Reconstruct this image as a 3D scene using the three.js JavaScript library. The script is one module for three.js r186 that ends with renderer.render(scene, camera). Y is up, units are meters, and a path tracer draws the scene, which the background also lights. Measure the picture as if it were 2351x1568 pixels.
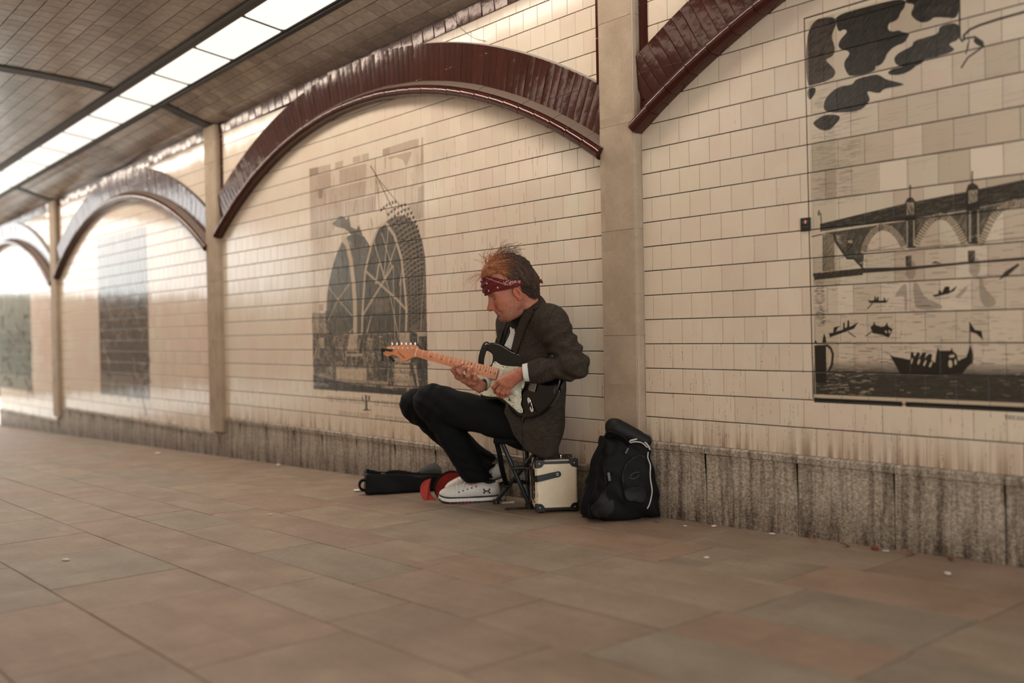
import * as THREE from 'three';
import { RoundedBoxGeometry } from 'three/addons/geometries/RoundedBoxGeometry.js';
import { mergeGeometries } from 'three/addons/utils/BufferGeometryUtils.js';
import { RectAreaLightUniformsLib } from 'three/addons/lights/RectAreaLightUniformsLib.js';

// ------------------------------------------------------------------ camera, sky, lights, exposure
const scene = new THREE.Scene();
const EYE = 0.8274;                                    // camera height above the paving under the musician
const camera = new THREE.PerspectiveCamera(38.58, 2351 / 1568, 0.05, 200);
camera.position.set(0, EYE, 3.1797);
camera.rotation.order = 'YXZ';
camera.rotation.set(-0.0097, 0.8712, -0.0182);
camera.focus = 4.42;                                   // on the musician
camera.userData.fStop = 1.15;
scene.add(camera);
scene.background = new THREE.Color(0.95, 0.97, 0.96);   // pale overcast daylight past the ends of the subway
scene.backgroundIntensity = 4;
scene.environmentIntensity = 1;
const renderer = new THREE.WebGLRenderer({ antialias: true });
renderer.shadowMap.enabled = true;
renderer.toneMapping = THREE.LinearToneMapping;
renderer.toneMappingExposure = 1.0;
RectAreaLightUniformsLib.init();
const LAMP = { glow: 0.95, light: 14.5, far: 7.5, color: new THREE.Color(1.0, 0.875, 0.745), face: new THREE.Color(1.0, 0.95, 0.88) };

// ------------------------------------------------------------------ helpers
function mulberry(a) { return () => { a = (a + 0x6d2b79f5) | 0; let t = Math.imul(a ^ (a >>> 15), 1 | a); t = (t + Math.imul(t ^ (t >>> 7), 61 | t)) ^ t; return ((t ^ (t >>> 14)) >>> 0) / 4294967296; }; }
const rnd = mulberry(20240611);
const rr = (a, b) => a + (b - a) * rnd();
const V = (x, y, z) => new THREE.Vector3(x, y, z);
const lerp = (a, b, t) => a + (b - a) * t;
const clamp = (x, a, b) => Math.min(b, Math.max(a, x));
const sstep = (a, b, x) => { const t = clamp((x - a) / (b - a), 0, 1); return t * t * (3 - 2 * t); };
const taken = new Map();
function numbered(name) { const n = taken.get(name) || 0; taken.set(name, n + 1); return n ? `${name}_${String(n).padStart(3, '0')}` : name; }
function tag(o, label, category, group) { if (label) o.userData.label = label; if (category) o.userData.category = category; if (group) o.userData.group = group; return o; }
function thing(name, label, category, pos = [0, 0, 0], turn = 0, group) {
  const o = new THREE.Group(); o.name = numbered(name); o.position.set(...pos); o.rotation.y = turn; scene.add(o);
  return tag(o, label, category, group);
}
function struct(name, label) { const o = new THREE.Group(); o.name = name; o.userData.kind = 'structure'; if (label) o.userData.label = label; scene.add(o); return o; }
function mesh(name, geo, mat, parent = scene, label) {
  const g = Array.isArray(geo) ? merge(geo) : geo;
  const m = new THREE.Mesh(g, mat); m.name = parent === scene ? numbered(name) : name; m.castShadow = m.receiveShadow = true; parent.add(m);
  if (label) m.userData.label = label;
  return m;
}
function merge(list) {
  const l = list.map((g) => { let h = g.index ? g.toNonIndexed() : g.clone(); for (const k of Object.keys(h.attributes)) if (!['position', 'normal', 'uv'].includes(k)) h.deleteAttribute(k); if (!h.attributes.uv) h.setAttribute('uv', new THREE.BufferAttribute(new Float32Array(h.attributes.position.count * 2), 2)); return h; });
  return mergeGeometries(l);
}
const tr = (g, x, y, z, rx = 0, ry = 0, rz = 0, s) => { if (s) g.scale(...(Array.isArray(s) ? s : [s, s, s])); if (rx) g.rotateX(rx); if (ry) g.rotateY(ry); if (rz) g.rotateZ(rz); return g.translate(x, y, z); };
const rbox = (w, h, d, r = 0.004, seg = 2) => new RoundedBoxGeometry(w, h, d, seg, Math.min(r, w / 2.01, h / 2.01, d / 2.01));
function tube(pts, r, seg = 40, rad = 8, closed = false) { return new THREE.TubeGeometry(new THREE.CatmullRomCurve3(pts.map((p) => (p.isVector3 ? p : V(...p))), closed, 'centripetal'), seg, r, rad, closed); }
function rod(a, b, r0, r1 = r0, n = 12) {
  const A = V(...a), B = V(...b), d = B.clone().sub(A), L = d.length(), g = new THREE.CylinderGeometry(r1, r0, L, n);
  g.applyQuaternion(new THREE.Quaternion().setFromUnitVectors(V(0, 1, 0), d.normalize()));
  return g.translate((A.x + B.x) / 2, (A.y + B.y) / 2, (A.z + B.z) / 2);
}
function ribbon(pts, widthDirs, w, t) {                 // a strap: pts and the direction across it at each, as a closed box section
  const P = [], I = [], n = pts.length;
  for (let i = 0; i < n; i++) {
    const p = pts[i], d = (i < n - 1 ? pts[i + 1].clone().sub(p) : p.clone().sub(pts[i - 1])).normalize(), a = (Array.isArray(widthDirs) ? widthDirs[i] : widthDirs).clone(); a.addScaledVector(d, -a.dot(d)).normalize();
    const nn = d.clone().cross(a).normalize(), ww = (Array.isArray(w) ? w[i] : w) / 2;
    for (const [s, u] of [[-1, -1], [1, -1], [1, 1], [-1, 1]]) { const q = p.clone().addScaledVector(a, s * ww).addScaledVector(nn, u * t / 2); P.push(q.x, q.y, q.z); }
  }
  for (let i = 0; i < n - 1; i++) for (let k = 0; k < 4; k++) { const a = i * 4 + k, b = i * 4 + (k + 1) % 4; I.push(a, a + 4, b, b, a + 4, b + 4); }
  I.push(0, 1, 2, 0, 2, 3); const e = (n - 1) * 4; I.push(e, e + 2, e + 1, e, e + 3, e + 2);
  const g = new THREE.BufferGeometry(); g.setAttribute('position', new THREE.Float32BufferAttribute(P, 3)); g.setIndex(I);
  const h = g.toNonIndexed(); h.computeVertexNormals(); return h;
}
function curvePts(pts, n) { return new THREE.CatmullRomCurve3(pts.map((p) => (p.isVector3 ? p : V(...p))), false, 'centripetal').getPoints(n); }
// value noise in 2-D and 3-D
const HASH = new Uint8Array(4096).map(() => rnd() * 256);
const h3 = (x, y, z) => HASH[(x * 73 + y * 179 + z * 283 + ((x * y) & 7) * 31) & 4095] / 255;
function noise3(x, y, z) {
  const ix = Math.floor(x), iy = Math.floor(y), iz = Math.floor(z); let fx = x - ix, fy = y - iy, fz = z - iz; fx = fx * fx * (3 - 2 * fx); fy = fy * fy * (3 - 2 * fy); fz = fz * fz * (3 - 2 * fz);
  return lerp(lerp(lerp(h3(ix, iy, iz), h3(ix + 1, iy, iz), fx), lerp(h3(ix, iy + 1, iz), h3(ix + 1, iy + 1, iz), fx), fy), lerp(lerp(h3(ix, iy, iz + 1), h3(ix + 1, iy, iz + 1), fx), lerp(h3(ix, iy + 1, iz + 1), h3(ix + 1, iy + 1, iz + 1), fx), fy), fz);
}
const fbm = (x, y, z = 0, o = 4) => { let s = 0, a = 0.5, f = 1, t = 0; for (let i = 0; i < o; i++) { s += a * noise3(x * f, y * f, z * f + i * 7.3); t += a; a *= 0.5; f *= 2.03; } return s / t; };
function canvasTex(w, h, draw, srgb = true) {
  const c = document.createElement('canvas'); c.width = w; c.height = h; const g = c.getContext('2d'); draw(g, w, h);
  const t = new THREE.CanvasTexture(c); if (srgb) t.colorSpace = THREE.SRGBColorSpace; t.wrapS = t.wrapT = THREE.RepeatWrapping; t.anisotropy = 8; return t;
}
function dataTex(w, h, f, srgb = true) {                // f(u, v) -> [r, g, b] in 0..1 (display values when srgb)
  const d = new Uint8Array(w * h * 4);
  for (let y = 0; y < h; y++) for (let x = 0; x < w; x++) { const c = f(x / w, y / h), i = (y * w + x) * 4; d[i] = clamp(c[0], 0, 1) * 255; d[i + 1] = clamp(c[1], 0, 1) * 255; d[i + 2] = clamp(c[2], 0, 1) * 255; d[i + 3] = 255; }
  const t = new THREE.DataTexture(d, w, h); t.magFilter = t.minFilter = THREE.LinearFilter; t.wrapS = t.wrapT = THREE.RepeatWrapping; if (srgb) t.colorSpace = THREE.SRGBColorSpace; t.needsUpdate = true; return t;
}
const std = (color, roughness = 0.7, o = {}) => new THREE.MeshStandardMaterial({ color, roughness, ...o });
const phys = (color, roughness = 0.5, o = {}) => new THREE.MeshPhysicalMaterial({ color, roughness, ...o });
// ------------------------------------------------------------------ the setting: wall in bays, arches, pilasters, plinth, paving, ceiling
// x runs along the tiled wall (to the right in the photograph), y up, z out of the wall into the subway. The paving ramps down to the left.
const TILE = 0.105, PERIOD = 4.37, RAMP = 0.0282, TOPRAMP = 0.019;
const floorY = (x) => 0.008 + RAMP * (x + 3.309);
const bays = [                                          // x0, x1, height of a bed joint, joints down to the plinth
  { key: 'wall_right', x0: -2.875, x1: 1.283, y0: 0.765, rows: -4, off: 0.0, shown: [-2.875, -0.95] },
  { key: 'wall_middle', x0: -7.245, x1: -3.087, y0: 0.765 - 0.0327, rows: -5, off: 0.35, shown: [-7.245, -3.087] },
  { key: 'wall_left', x0: -11.615, x1: -7.455, y0: 0.765 - 0.0525, rows: -6, off: 0.2, shown: [-11.615, -7.455] },
  { key: 'wall_far_left', x0: -14.5, x1: -11.825, y0: 0.765 + 0.0, rows: -8, off: 0.6, shown: [-14.5, -11.825] },
];
const bandLow = (x) => 2.397 + TOPRAMP * (x + 7.2);     // lower edge of the dark red band under the ceiling
const archOf = (b) => ({ cx: b.key === 'wall_far_left' ? -13.905 : (b.x0 + b.x1) / 2, cy: 2.215 - 3.75 + TOPRAMP * (((b.x0 + b.x1) / 2) + 5.166), r: 3.75 });

const grout = std(new THREE.Color(0.05, 0.048, 0.045), 0.9);
const groutPale = std(new THREE.Color(0.36, 0.32, 0.27), 0.9);

// one tile: a face, a small bevel all round and sides; uv is the place on the wall in metres
function tileGeo(x0, x1, y0, y1, t, bev, uvf, tilt) {
  const P = [], N = [], U = [], I = [], tx = tilt ? tilt[0] : 0, ty = tilt ? tilt[1] : 0;
  const q = [[x0, y0], [x1, y0], [x1, y1], [x0, y1]], cx = (x0 + x1) / 2, cy = (y0 + y1) / 2;
  const zt = (x, y) => t + (x - cx) * tx + (y - cy) * ty;
  const inn = [[x0 + bev, y0 + bev], [x1 - bev, y0 + bev], [x1 - bev, y1 - bev], [x0 + bev, y1 - bev]];
  const add = (x, y, z, n) => { P.push(x, y, z); N.push(...n); const u = uvf(x, y); U.push(u[0], u[1]); return P.length / 3 - 1; };
  const fn = V(-tx, -ty, 1).normalize().toArray(), f = inn.map(([x, y]) => add(x, y, zt(x, y), fn));
  I.push(f[0], f[1], f[2], f[0], f[2], f[3]);
  for (let k = 0; k < 4; k++) {
    const m = (k + 1) % 4, on = [[0, -1], [1, 0], [0, 1], [-1, 0]][k], n = V(on[0] * 0.7, on[1] * 0.7, 0.72).normalize().toArray(), n2 = [on[0], on[1], 0];
    const a = add(...inn[k], zt(...inn[k]), fn), b = add(...inn[m], zt(...inn[m]), fn), c = add(...q[m], t - bev * 0.9, n), d = add(...q[k], t - bev * 0.9, n);
    I.push(a, d, c, a, c, b);
    const e = add(...q[m], t - bev * 0.9, n2), g = add(...q[k], t - bev * 0.9, n2), h = add(...q[k], 0, n2), i = add(...q[m], 0, n2);
    I.push(g, h, i, g, i, e);
  }
  const geo = new THREE.BufferGeometry();
  geo.setAttribute('position', new THREE.Float32BufferAttribute(P, 3)); geo.setAttribute('normal', new THREE.Float32BufferAttribute(N, 3)); geo.setAttribute('uv', new THREE.Float32BufferAttribute(U, 2)); geo.setIndex(I);
  return geo;
}

const redTiles = [0, 1, 2].map((k) => phys(new THREE.Color([0.040, 0.046, 0.036][k], [0.0092, 0.011, 0.0085][k], [0.0068, 0.0082, 0.0064][k]), 0.13, { bumpMap: null }));
const stainBump = dataTex(256, 256, (u, v) => { const n = fbm(u * 9, v * 9, 3, 3); return [n, n, n]; }, false);
redTiles.forEach((m) => { m.bumpMap = stainBump; m.bumpScale = 0.0006; m.specularColor = new THREE.Color(1.0, 0.80, 0.70); });
const dustRed = std(new THREE.Color(0.115, 0.078, 0.058), 0.75);

function buildWall(b, mat, uvf, limit) {
  const wall = struct(b.key, { wall_right: 'cream glazed tile wall with a printed bridge picture, right of the stone pilaster', wall_middle: 'cream glazed tile wall with a printed picture of two great wheels behind the musician', wall_left: 'blurred cream tile wall with a dark printed panel, between the two far pilasters', wall_far_left: 'hazy cream tile wall at the daylight end of the subway' }[b.key]);
  const bottom = b.y0 + b.rows * TILE, [sx0, sx1] = b.shown, arch = archOf(b);
  // the wall body behind the tiles, with thickness, ends under the ceiling
  const back = new THREE.BoxGeometry(b.x1 - b.x0 + 0.06, 3.6, 0.3); mesh('wall_core', tr(back, (b.x0 + b.x1) / 2, 1.0, -0.151), grout, wall);
  const cells = [];
  for (let r = b.rows; r < 20; r++) {
    const y0 = b.y0 + r * TILE; let odd = ((r % 2) + 2) % 2;
    for (let c = -1; c < 60; c++) {
      let x0 = b.x0 + (c + (odd ? 0.5 : 0) - b.off * 0.5) * TILE, x1 = x0 + TILE;
      x0 = Math.max(x0, sx0); x1 = Math.min(x1, sx1); if (x1 - x0 < 0.012) continue;
      const top = Math.min(y0 + TILE, bandLow((x0 + x1) / 2) + 0.01); if (top - y0 < 0.02) continue;
      const far = (x, y) => Math.hypot(x - arch.cx, y - arch.cy) - arch.r;
      const ds = [far(x0, y0), far(x1, y0), far(x0, top), far(x1, top)];
      if (Math.min(...ds) > 0.04 && Math.max(...ds) < 0.26) continue;      // wholly behind the arch
      cells.push({ x0: x0 + 0.0007, x1: x1 - 0.0007, y0: y0 + 0.0019, y1: top - 0.0019, size: 1 / Math.hypot((x0 + x1) / 2, 3.18) });
    }
  }
  cells.sort((p, q) => q.size - p.size);
  const rest = [];
  cells.forEach((c, i) => {
    const g = tileGeo(c.x0, c.x1, c.y0, c.y1, 0.0065 + rr(-0.0004, 0.0004), 0.0018, uvf, [rr(-0.006, 0.006), rr(-0.006, 0.006)]);
    if (i < limit) mesh('tile', g, mat[Math.floor(rnd() * mat.length)], wall); else rest.push(g);
  });
  if (rest.length) mesh('tile_courses', rest, mat[0], wall).userData.kind = 'stuff';
  return wall;
}

function buildArch(n, b, limit) {
  const A = archOf(b), t = struct('trim_' + n, { 1: 'dark red glazed arch over the bridge picture, cut off by the photo', 2: 'large dark red glazed arch over the musician', 3: 'blurred dark red arch between the two far pilasters', 4: 'farthest dark red arch at the daylight end' }[n]);
  const half = Math.asin(Math.min(0.99, ((b.x1 - b.x0) / 2 + 0.0) / A.r)), hw = (b.key === 'wall_far_left' ? 2.08 : (b.x1 - b.x0) / 2);
  // splayed tiles of the arch ring
  const at = (ang, r, z) => [A.cx + Math.sin(ang) * r, A.cy + Math.cos(ang) * r, z];
  const R0 = A.r + 0.082, R1 = A.r + 0.285, step = 0.05 / (A.r + 0.18), N = Math.floor(Math.asin(hw / (A.r + 0.1)) / step);
  const rest = [];
  let made = 0;
  for (let i = -N; i < N; i++) {
    const a0 = i * step + 0.00018, a1 = (i + 1) * step - 0.00018, tz = rr(-0.003, 0.003);
    if (at(a0, R0, 0)[0] < b.x0 - 0.05 || at(a1, R0, 0)[0] > Math.min(b.x1, b.shown[1]) + 0.02) continue;
    const pr = [[R0, 0.012], [R0 + 0.07, 0.0195 + tz * 0.5], [R1 - 0.06, 0.0275 + tz * 0.6], [R1, 0.034]];
    const P = [], I = [];
    for (const [r, z] of pr) { P.push(...at(a0, r, z - 0.0012), ...at(a0 + 0.00028, r, z), ...at(a1 - 0.00028, r, z), ...at(a1, r, z - 0.0012)); }
    for (let k = 0; k < pr.length - 1; k++) for (let m = 0; m < 3; m++) { const q = k * 4 + m; I.push(q, q + 1, q + 4, q + 1, q + 5, q + 4); }
    const base = P.length / 3; P.push(...at(a0, R0, 0), ...at(a1, R0, 0), ...at(a0, R1, 0), ...at(a1, R1, 0)); I.push(base, 3, 0, base, base + 1, 3, base + 2, 12, 15, base + 2, 15, base + 3, base, 0, 12, base, 12, base + 2, base + 1, 15, 3, base + 1, base + 3, 15);
    const g = new THREE.BufferGeometry(); g.setAttribute('position', new THREE.Float32BufferAttribute(P, 3)); g.setAttribute('uv', new THREE.Float32BufferAttribute(P.filter((_, k) => k % 3 < 2).map((v) => v * 3.1), 2)); g.setIndex(flip(I)); g.computeVertexNormals();
    made++; mesh('arch_tile', g, redTiles[Math.floor(rnd() * 3)], t);
  }
  // bed and outer edge of the ring
  const ring = (r0, r1, z, aa) => { const g = new THREE.RingGeometry(r0, r1, 96, 1, Math.PI / 2 - aa, aa * 2); return g.translate(A.cx, A.cy, z); };
  const amax = Math.asin(hw / (A.r + 0.14));
  const lim = (g) => { const p = g.attributes.position; for (let i = 0; i < p.count; i++) p.setX(i, clamp(p.getX(i), b.x0 - 0.01, Math.min(b.x1, b.shown[1]) + 0.01)); return g; };
  const bed = new THREE.Shape(); bed.absarc(0, 0, R1 + 0.009, Math.PI / 2 - amax, Math.PI / 2 + amax, false); bed.absarc(0, 0, A.r + 0.05, Math.PI / 2 + amax, Math.PI / 2 - amax, true);
  mesh('arch_bed', lim(new THREE.ExtrudeGeometry(bed, { depth: 0.0105, bevelEnabled: false, curveSegments: 60 }).translate(A.cx, A.cy, 0)), groutPale, t);
  // projecting bullnose blocks with a dusty sloping top
  const nstep = 0.122 / A.r, NN = Math.ceil(Math.asin(hw / A.r) / nstep);
  const arcp = []; for (let k = 0; k <= 6; k++) { const a = -Math.PI / 2 + (k / 6) * Math.PI; arcp.push([0.0285 + Math.sin(a) * 0.0265, 0.050 + Math.cos(a) * 0.028]); }
  const prof = [[0.004, 0.0], [0.002, 0.03], ...arcp];
  for (let i = -NN; i < NN; i++) {
    let a0 = i * nstep + 0.0003, a1 = (i + 1) * nstep - 0.0003; const am = Math.asin(hw / A.r) - 0.001; a0 = Math.max(a0, -am); a1 = Math.min(a1, am); if (a1 - a0 < 0.003) continue;
    if (A.cx + Math.sin(a0) * A.r < b.shown[0] - 0.02 || A.cx + Math.sin(a1) * A.r > b.shown[1] + 0.02) continue;
    const j = rr(-0.0012, 0.0012);
    mesh('nose_tile', sweepArc(A, prof, a0, a1, 5, j), redTiles[Math.floor(rnd() * 3)], t);
    mesh('ledge_tile', sweepArc(A, [[0.030, 0.0], [0.056, 0.052], [0.0565, 0.058], [0.059, 0.056], [0.086, 0.011], [0.086, 0.0]], a0, a1, 5, j), dustRed, t);
  }
  return t;
}
function flip(I) { const o = []; for (let k = 0; k < I.length; k += 3) o.push(I[k], I[k + 2], I[k + 1]); return o; }
function sweepArc(A, prof, a0, a1, n, j) {
  const P = [], I = [], U = [], m = prof.length;
  for (let i = 0; i <= n; i++) { const a = lerp(a0, a1, i / n); for (const [h, z] of prof) { const r = A.r + h + j * 0.5; P.push(A.cx + Math.sin(a) * r, A.cy + Math.cos(a) * r, z + j); U.push(a * 8, h * 8 + z * 8); } }
  for (let i = 0; i < n; i++) for (let k = 0; k < m - 1; k++) { const q = i * m + k; I.push(q, q + m, q + 1, q + 1, q + m, q + m + 1); }
  for (const [from, s] of [[0, 1], [n * m, 0]]) { const base = P.length / 3; for (let k = 0; k < m; k++) { P.push(...P.slice((from + k) * 3, (from + k) * 3 + 3)); U.push(0, 0); } for (let k = 1; k < m - 1; k++) I.push(...(s ? [base, base + k, base + k + 1] : [base, base + k + 1, base + k])); }
  const g = new THREE.BufferGeometry(); g.setAttribute('position', new THREE.Float32BufferAttribute(P, 3)); g.setAttribute('uv', new THREE.Float32BufferAttribute(U, 2)); g.setIndex(flip(I)); g.computeVertexNormals(); return g;
}
// ---- dark red band under the ceiling and the upright strips beside the pilasters
function buildBand(n, b) {
  const t = struct('trim_' + n, 'dark red glazed tile band along the top of the wall, section ' + (n - 4) + ' from the right');
  for (let x = b.shown[0]; x < b.shown[1] - 0.01; x += 0.106) {
    const x1 = Math.min(x + 0.1045, b.shown[1]), y = bandLow(x + 0.05), g = tileGeo(x + 0.0008, x1 - 0.0008, y + 0.006, y + 0.112, 0.016, 0.002, (u, v) => [u * 3.1, v * 3.1], [rr(-0.03, 0.03), rr(0.075, 0.115)]);
    const p = g.attributes.position; for (let i = 0; i < p.count; i++) p.setY(i, p.getY(i) + TOPRAMP * (p.getX(i) - x - 0.05));
    mesh('band_tile', g, redTiles[Math.floor(rnd() * 3)], t);
  }
  const A = archOf(b), springY = A.cy + Math.sqrt((A.r) ** 2 - ((b.key === 'wall_far_left' ? 2.08 : (b.x1 - b.x0) / 2)) ** 2);
  for (const [x, ok] of [[b.x0 + 0.002, b.shown[0] === b.x0 && b.key !== 'wall_far_left'], [b.x1 - 0.05, b.shown[1] === b.x1]]) if (ok) {
    let y = springY + 0.03, k = 0; while (y < bandLow(x) + 0.0) { const y1 = Math.min(y + (k ? 0.208 : 0.12), bandLow(x) + 0.004); if (y1 - y > 0.02) mesh('strip_tile', tileGeo(x, x + 0.047, y + 0.002, y1 - 0.002, 0.012, 0.0018, (u, v) => [u * 3.1, v * 3.1], [0, rr(-0.01, 0.01)]), redTiles[k % 3], t); y = y1; k++; }
  }
  return t;
}

// ---- stone pilasters in blocks, and the granite plinth
const stoneTex = dataTex(512, 512, (u, v) => { const n = fbm(u * 6, v * 6, 1, 5), s = fbm(u * 60, v * 60, 9, 2), p = s > 0.77 ? -0.05 : 0, d = n * 0.13 - 0.065 + (s - 0.5) * 0.04 + p; return [0.63 + d, 0.56 + d, 0.482 + d * 0.95]; });
const stoneBump = dataTex(256, 256, (u, v) => { const s = fbm(u * 30, v * 30, 2, 3); return [s, s, s]; }, false);
const stone = std(0xffffff, 0.85, { map: stoneTex, bumpMap: stoneBump, bumpScale: 0.0007 });
const stoneJoint = std(new THREE.Color(0.42, 0.35, 0.28), 0.9);
function buildPilaster(n, x0, label, tiltTop) {
  const t = struct('trim_' + n, label), x1 = x0 + 0.212, W = 0.212;
  const top = bandLow(x0) + 0.085, base = floorY(x0) + 0.2;
  const cuts = [base]; for (let y = 0.802 - 0.462 * 3; y < top; y += 0.4625) if (y > base + 0.05) cuts.push(y); cuts.push(top);
  const sh = new THREE.Shape(); sh.moveTo(x0, 0); sh.lineTo(x0, 0.046); sh.lineTo(x0 + 0.006, 0.050); sh.lineTo(x1 - 0.012, 0.050); sh.lineTo(x1 - 0.004, 0.044); sh.lineTo(x1, 0.034); sh.lineTo(x1, 0); sh.lineTo(x0, 0);
  for (let k = 0; k < cuts.length - 1; k++) {
    const h = cuts[k + 1] - cuts[k] - 0.0042, g = new THREE.ExtrudeGeometry(sh, { depth: h, bevelEnabled: true, bevelSize: 0.0, bevelThickness: 0.0012, bevelSegments: 1 });
    g.rotateX(-Math.PI / 2).scale(1, 1, -1); const I = g.index; const p = g.attributes.position, uv = new Float32Array(p.count * 2);
    const gg = flipFaces(g); const q = gg.attributes.position; for (let i = 0; i < q.count; i++) { uv[i * 2] = (q.getX(i) + q.getZ(i)) * 1.7 + k * 0.37; uv[i * 2 + 1] = (q.getY(i) + cuts[k]) * 1.7; }
    gg.setAttribute('uv', new THREE.BufferAttribute(uv, 2)); gg.computeVertexNormals();
    mesh('stone_block', gg.translate(rr(-0.0008, 0.0008), cuts[k] + 0.0021, rr(-0.0012, 0.0006)), stone, t);
  }
  mesh('mortar', tr(new THREE.BoxGeometry(W - 0.008, top - base, 0.06), x0 + W / 2, (top + base) / 2, 0.0165), stoneJoint, t);
  return t;
}
function flipFaces(g) { const h = g.index ? g.toNonIndexed() : g; for (const k of Object.keys(h.attributes)) { const a = h.attributes[k], s = a.itemSize; for (let i = 0; i < a.count; i += 3) for (let c = 0; c < s; c++) { const x = a.array[(i + 1) * s + c]; a.array[(i + 1) * s + c] = a.array[(i + 2) * s + c]; a.array[(i + 2) * s + c] = x; } } return h; }

const graniteTex = dataTex(1024, 512, (u, v) => {
  const sp = fbm(u * 190, v * 95, 4, 2), n = fbm(u * 8, v * 4, 2, 4), st = fbm(u * 46, v * 1.6, 12, 3), st2 = fbm(u * 120, v * 2.2, 17, 2);
  let d = (sp - 0.5) * 0.34 + (n - 0.5) * 0.14; const run = sstep(0.50, 0.75, st) * 0.13 + sstep(0.56, 0.75, st2) * 0.09, low = sstep(0.45, 0.0, v) * (0.08 + 0.10 * fbm(u * 20, v * 5, 6, 3)); d -= run + low;
  return [0.62 + d, 0.575 + d, 0.52 + d * 0.95];
});
const graniteBump = dataTex(512, 256, (u, v) => { const s = fbm(u * 110, v * 55, 4, 2); return [s, s, s]; }, false);
const granite = std(0xffffff, 0.72, { map: graniteTex, bumpMap: graniteBump, bumpScale: 0.0016 });
function buildPlinth(name, x0, x1, top, label) {
  const t = struct(name, label); let x = x0;
  while (x < x1 - 0.05) {
    let L = rr(0.36, 0.44); if (x1 - x - L < 0.2) L = x1 - x; const xa = x + 0.002, xb = x + L - 0.002, yb0 = floorY(xa) - 0.05, yb1 = floorY(xb) - 0.05;
    const zf = 0.016 + rr(-0.001, 0.001), zt = 0.022; const P = [], I = [], U = [];
    const prof = (f) => [[f, 0], [f, zf], [top - 0.034, zf], [top - 0.03, zt], [top - 0.008, zt + 0.001], [top - 0.002, zt - 0.006], [top, 0.0]];
    for (const [xx, f] of [[xa, yb0], [xb, yb1]]) for (const [y, z] of prof(f)) { P.push(xx, y, z); U.push(xx * 0.9, (y - floorY(xx)) * 2.6 + 0.02); }
    const m = 7; for (let k = 0; k < m - 1; k++) I.push(k, k + m, k + 1, k + 1, k + m, k + m + 1); for (let k = 1; k < m - 1; k++) I.push(0, k, k + 1, m, m + k + 1, m + k);
    const g = new THREE.BufferGeometry(); g.setAttribute('position', new THREE.Float32BufferAttribute(P, 3)); g.setAttribute('uv', new THREE.Float32BufferAttribute(U, 2)); g.setIndex(I); const h = g.toNonIndexed(); h.computeVertexNormals();
    mesh('granite_slab', h, granite, t); x += L;
  }
  mesh('plinth_core', tr(new THREE.BoxGeometry(x1 - x0, 1.2, 0.3), (x0 + x1) / 2, top - 0.605, -0.139), grout, t);
  return t;
}

// ---- paving: rows along the wall, joints at these distances from it
const pave = []; { const hues = [[0.518, 0.451, 0.385], [0.522, 0.445, 0.375], [0.508, 0.451, 0.389], [0.527, 0.439, 0.37], [0.496, 0.445, 0.385], [0.532, 0.464, 0.391], [0.513, 0.432, 0.37]];
  hues.forEach((c, k) => { const t = dataTex(256, 256, (u, v) => { const n = fbm(u * 5 + k * 9, v * 5, k, 5), s = fbm(u * 70, v * 70, k + 4, 2), l = fbm(u * 3, v * 26 + k, k + 8, 3), d = (n - 0.5) * 0.13 + (s - 0.5) * 0.05 + (l - 0.5) * 0.05; return [c[0] + d, c[1] + d, c[2] + d]; }); pave.push(std(0xffffff, 0.62, { map: t, bumpMap: stoneBump, bumpScale: 0.0016 })); }); }
function buildFloor() {
  const f = struct('floor', 'worn sandstone paving in rows along the subway, ramping down to the left'); f.position.set(-3.309, 0.008, 0); f.rotation.z = Math.atan(RAMP);
  const rows = [0.0, 0.37, 0.67, 1.03, 1.28, 1.56, 1.85, 2.29, 2.62, 2.98, 3.36, 3.72, 4.15, 4.6];
  for (let r = 0; r < rows.length - 1; r++) {
    let x = -12.2 + rr(0, 0.5); const z0 = rows[r], z1 = rows[r + 1], end = r < 3 ? 3.2 : 2.8;
    let first = true;
    while (x < end) {
      let L = rr(0.42, 0.78); if (first) { L = Math.max(L, 0.4); first = false; }
      const jl = r === 3 || r === 4 ? 0.004 : 0.0025, w = L - 0.005, d = z1 - z0 - jl, g = rbox(w, 0.06, d, 0.0035, 1);
      const p = g.attributes.position, uv = new Float32Array(p.count * 2), ou = rnd(), ov = rnd(); for (let i = 0; i < p.count; i++) { uv[i * 2] = p.getX(i) * 1.3 + ou; uv[i * 2 + 1] = p.getZ(i) * 1.3 + ov; } g.setAttribute('uv', new THREE.BufferAttribute(uv, 2));
      const m = mesh('paving_slab', g, pave[Math.floor(rnd() * pave.length)], f); m.position.set(x + L / 2, -0.03 + rr(-0.0012, 0.0), (z0 + z1) / 2); m.rotation.set(rr(-0.0015, 0.0015), 0, rr(-0.0015, 0.0015));
      x += L;
    }
  }
  mesh('bedding', tr(new THREE.BoxGeometry(16.6, 0.3, 5.0), -4.4, -0.156, 2.2), grout, f);
  return f;
}

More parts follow.
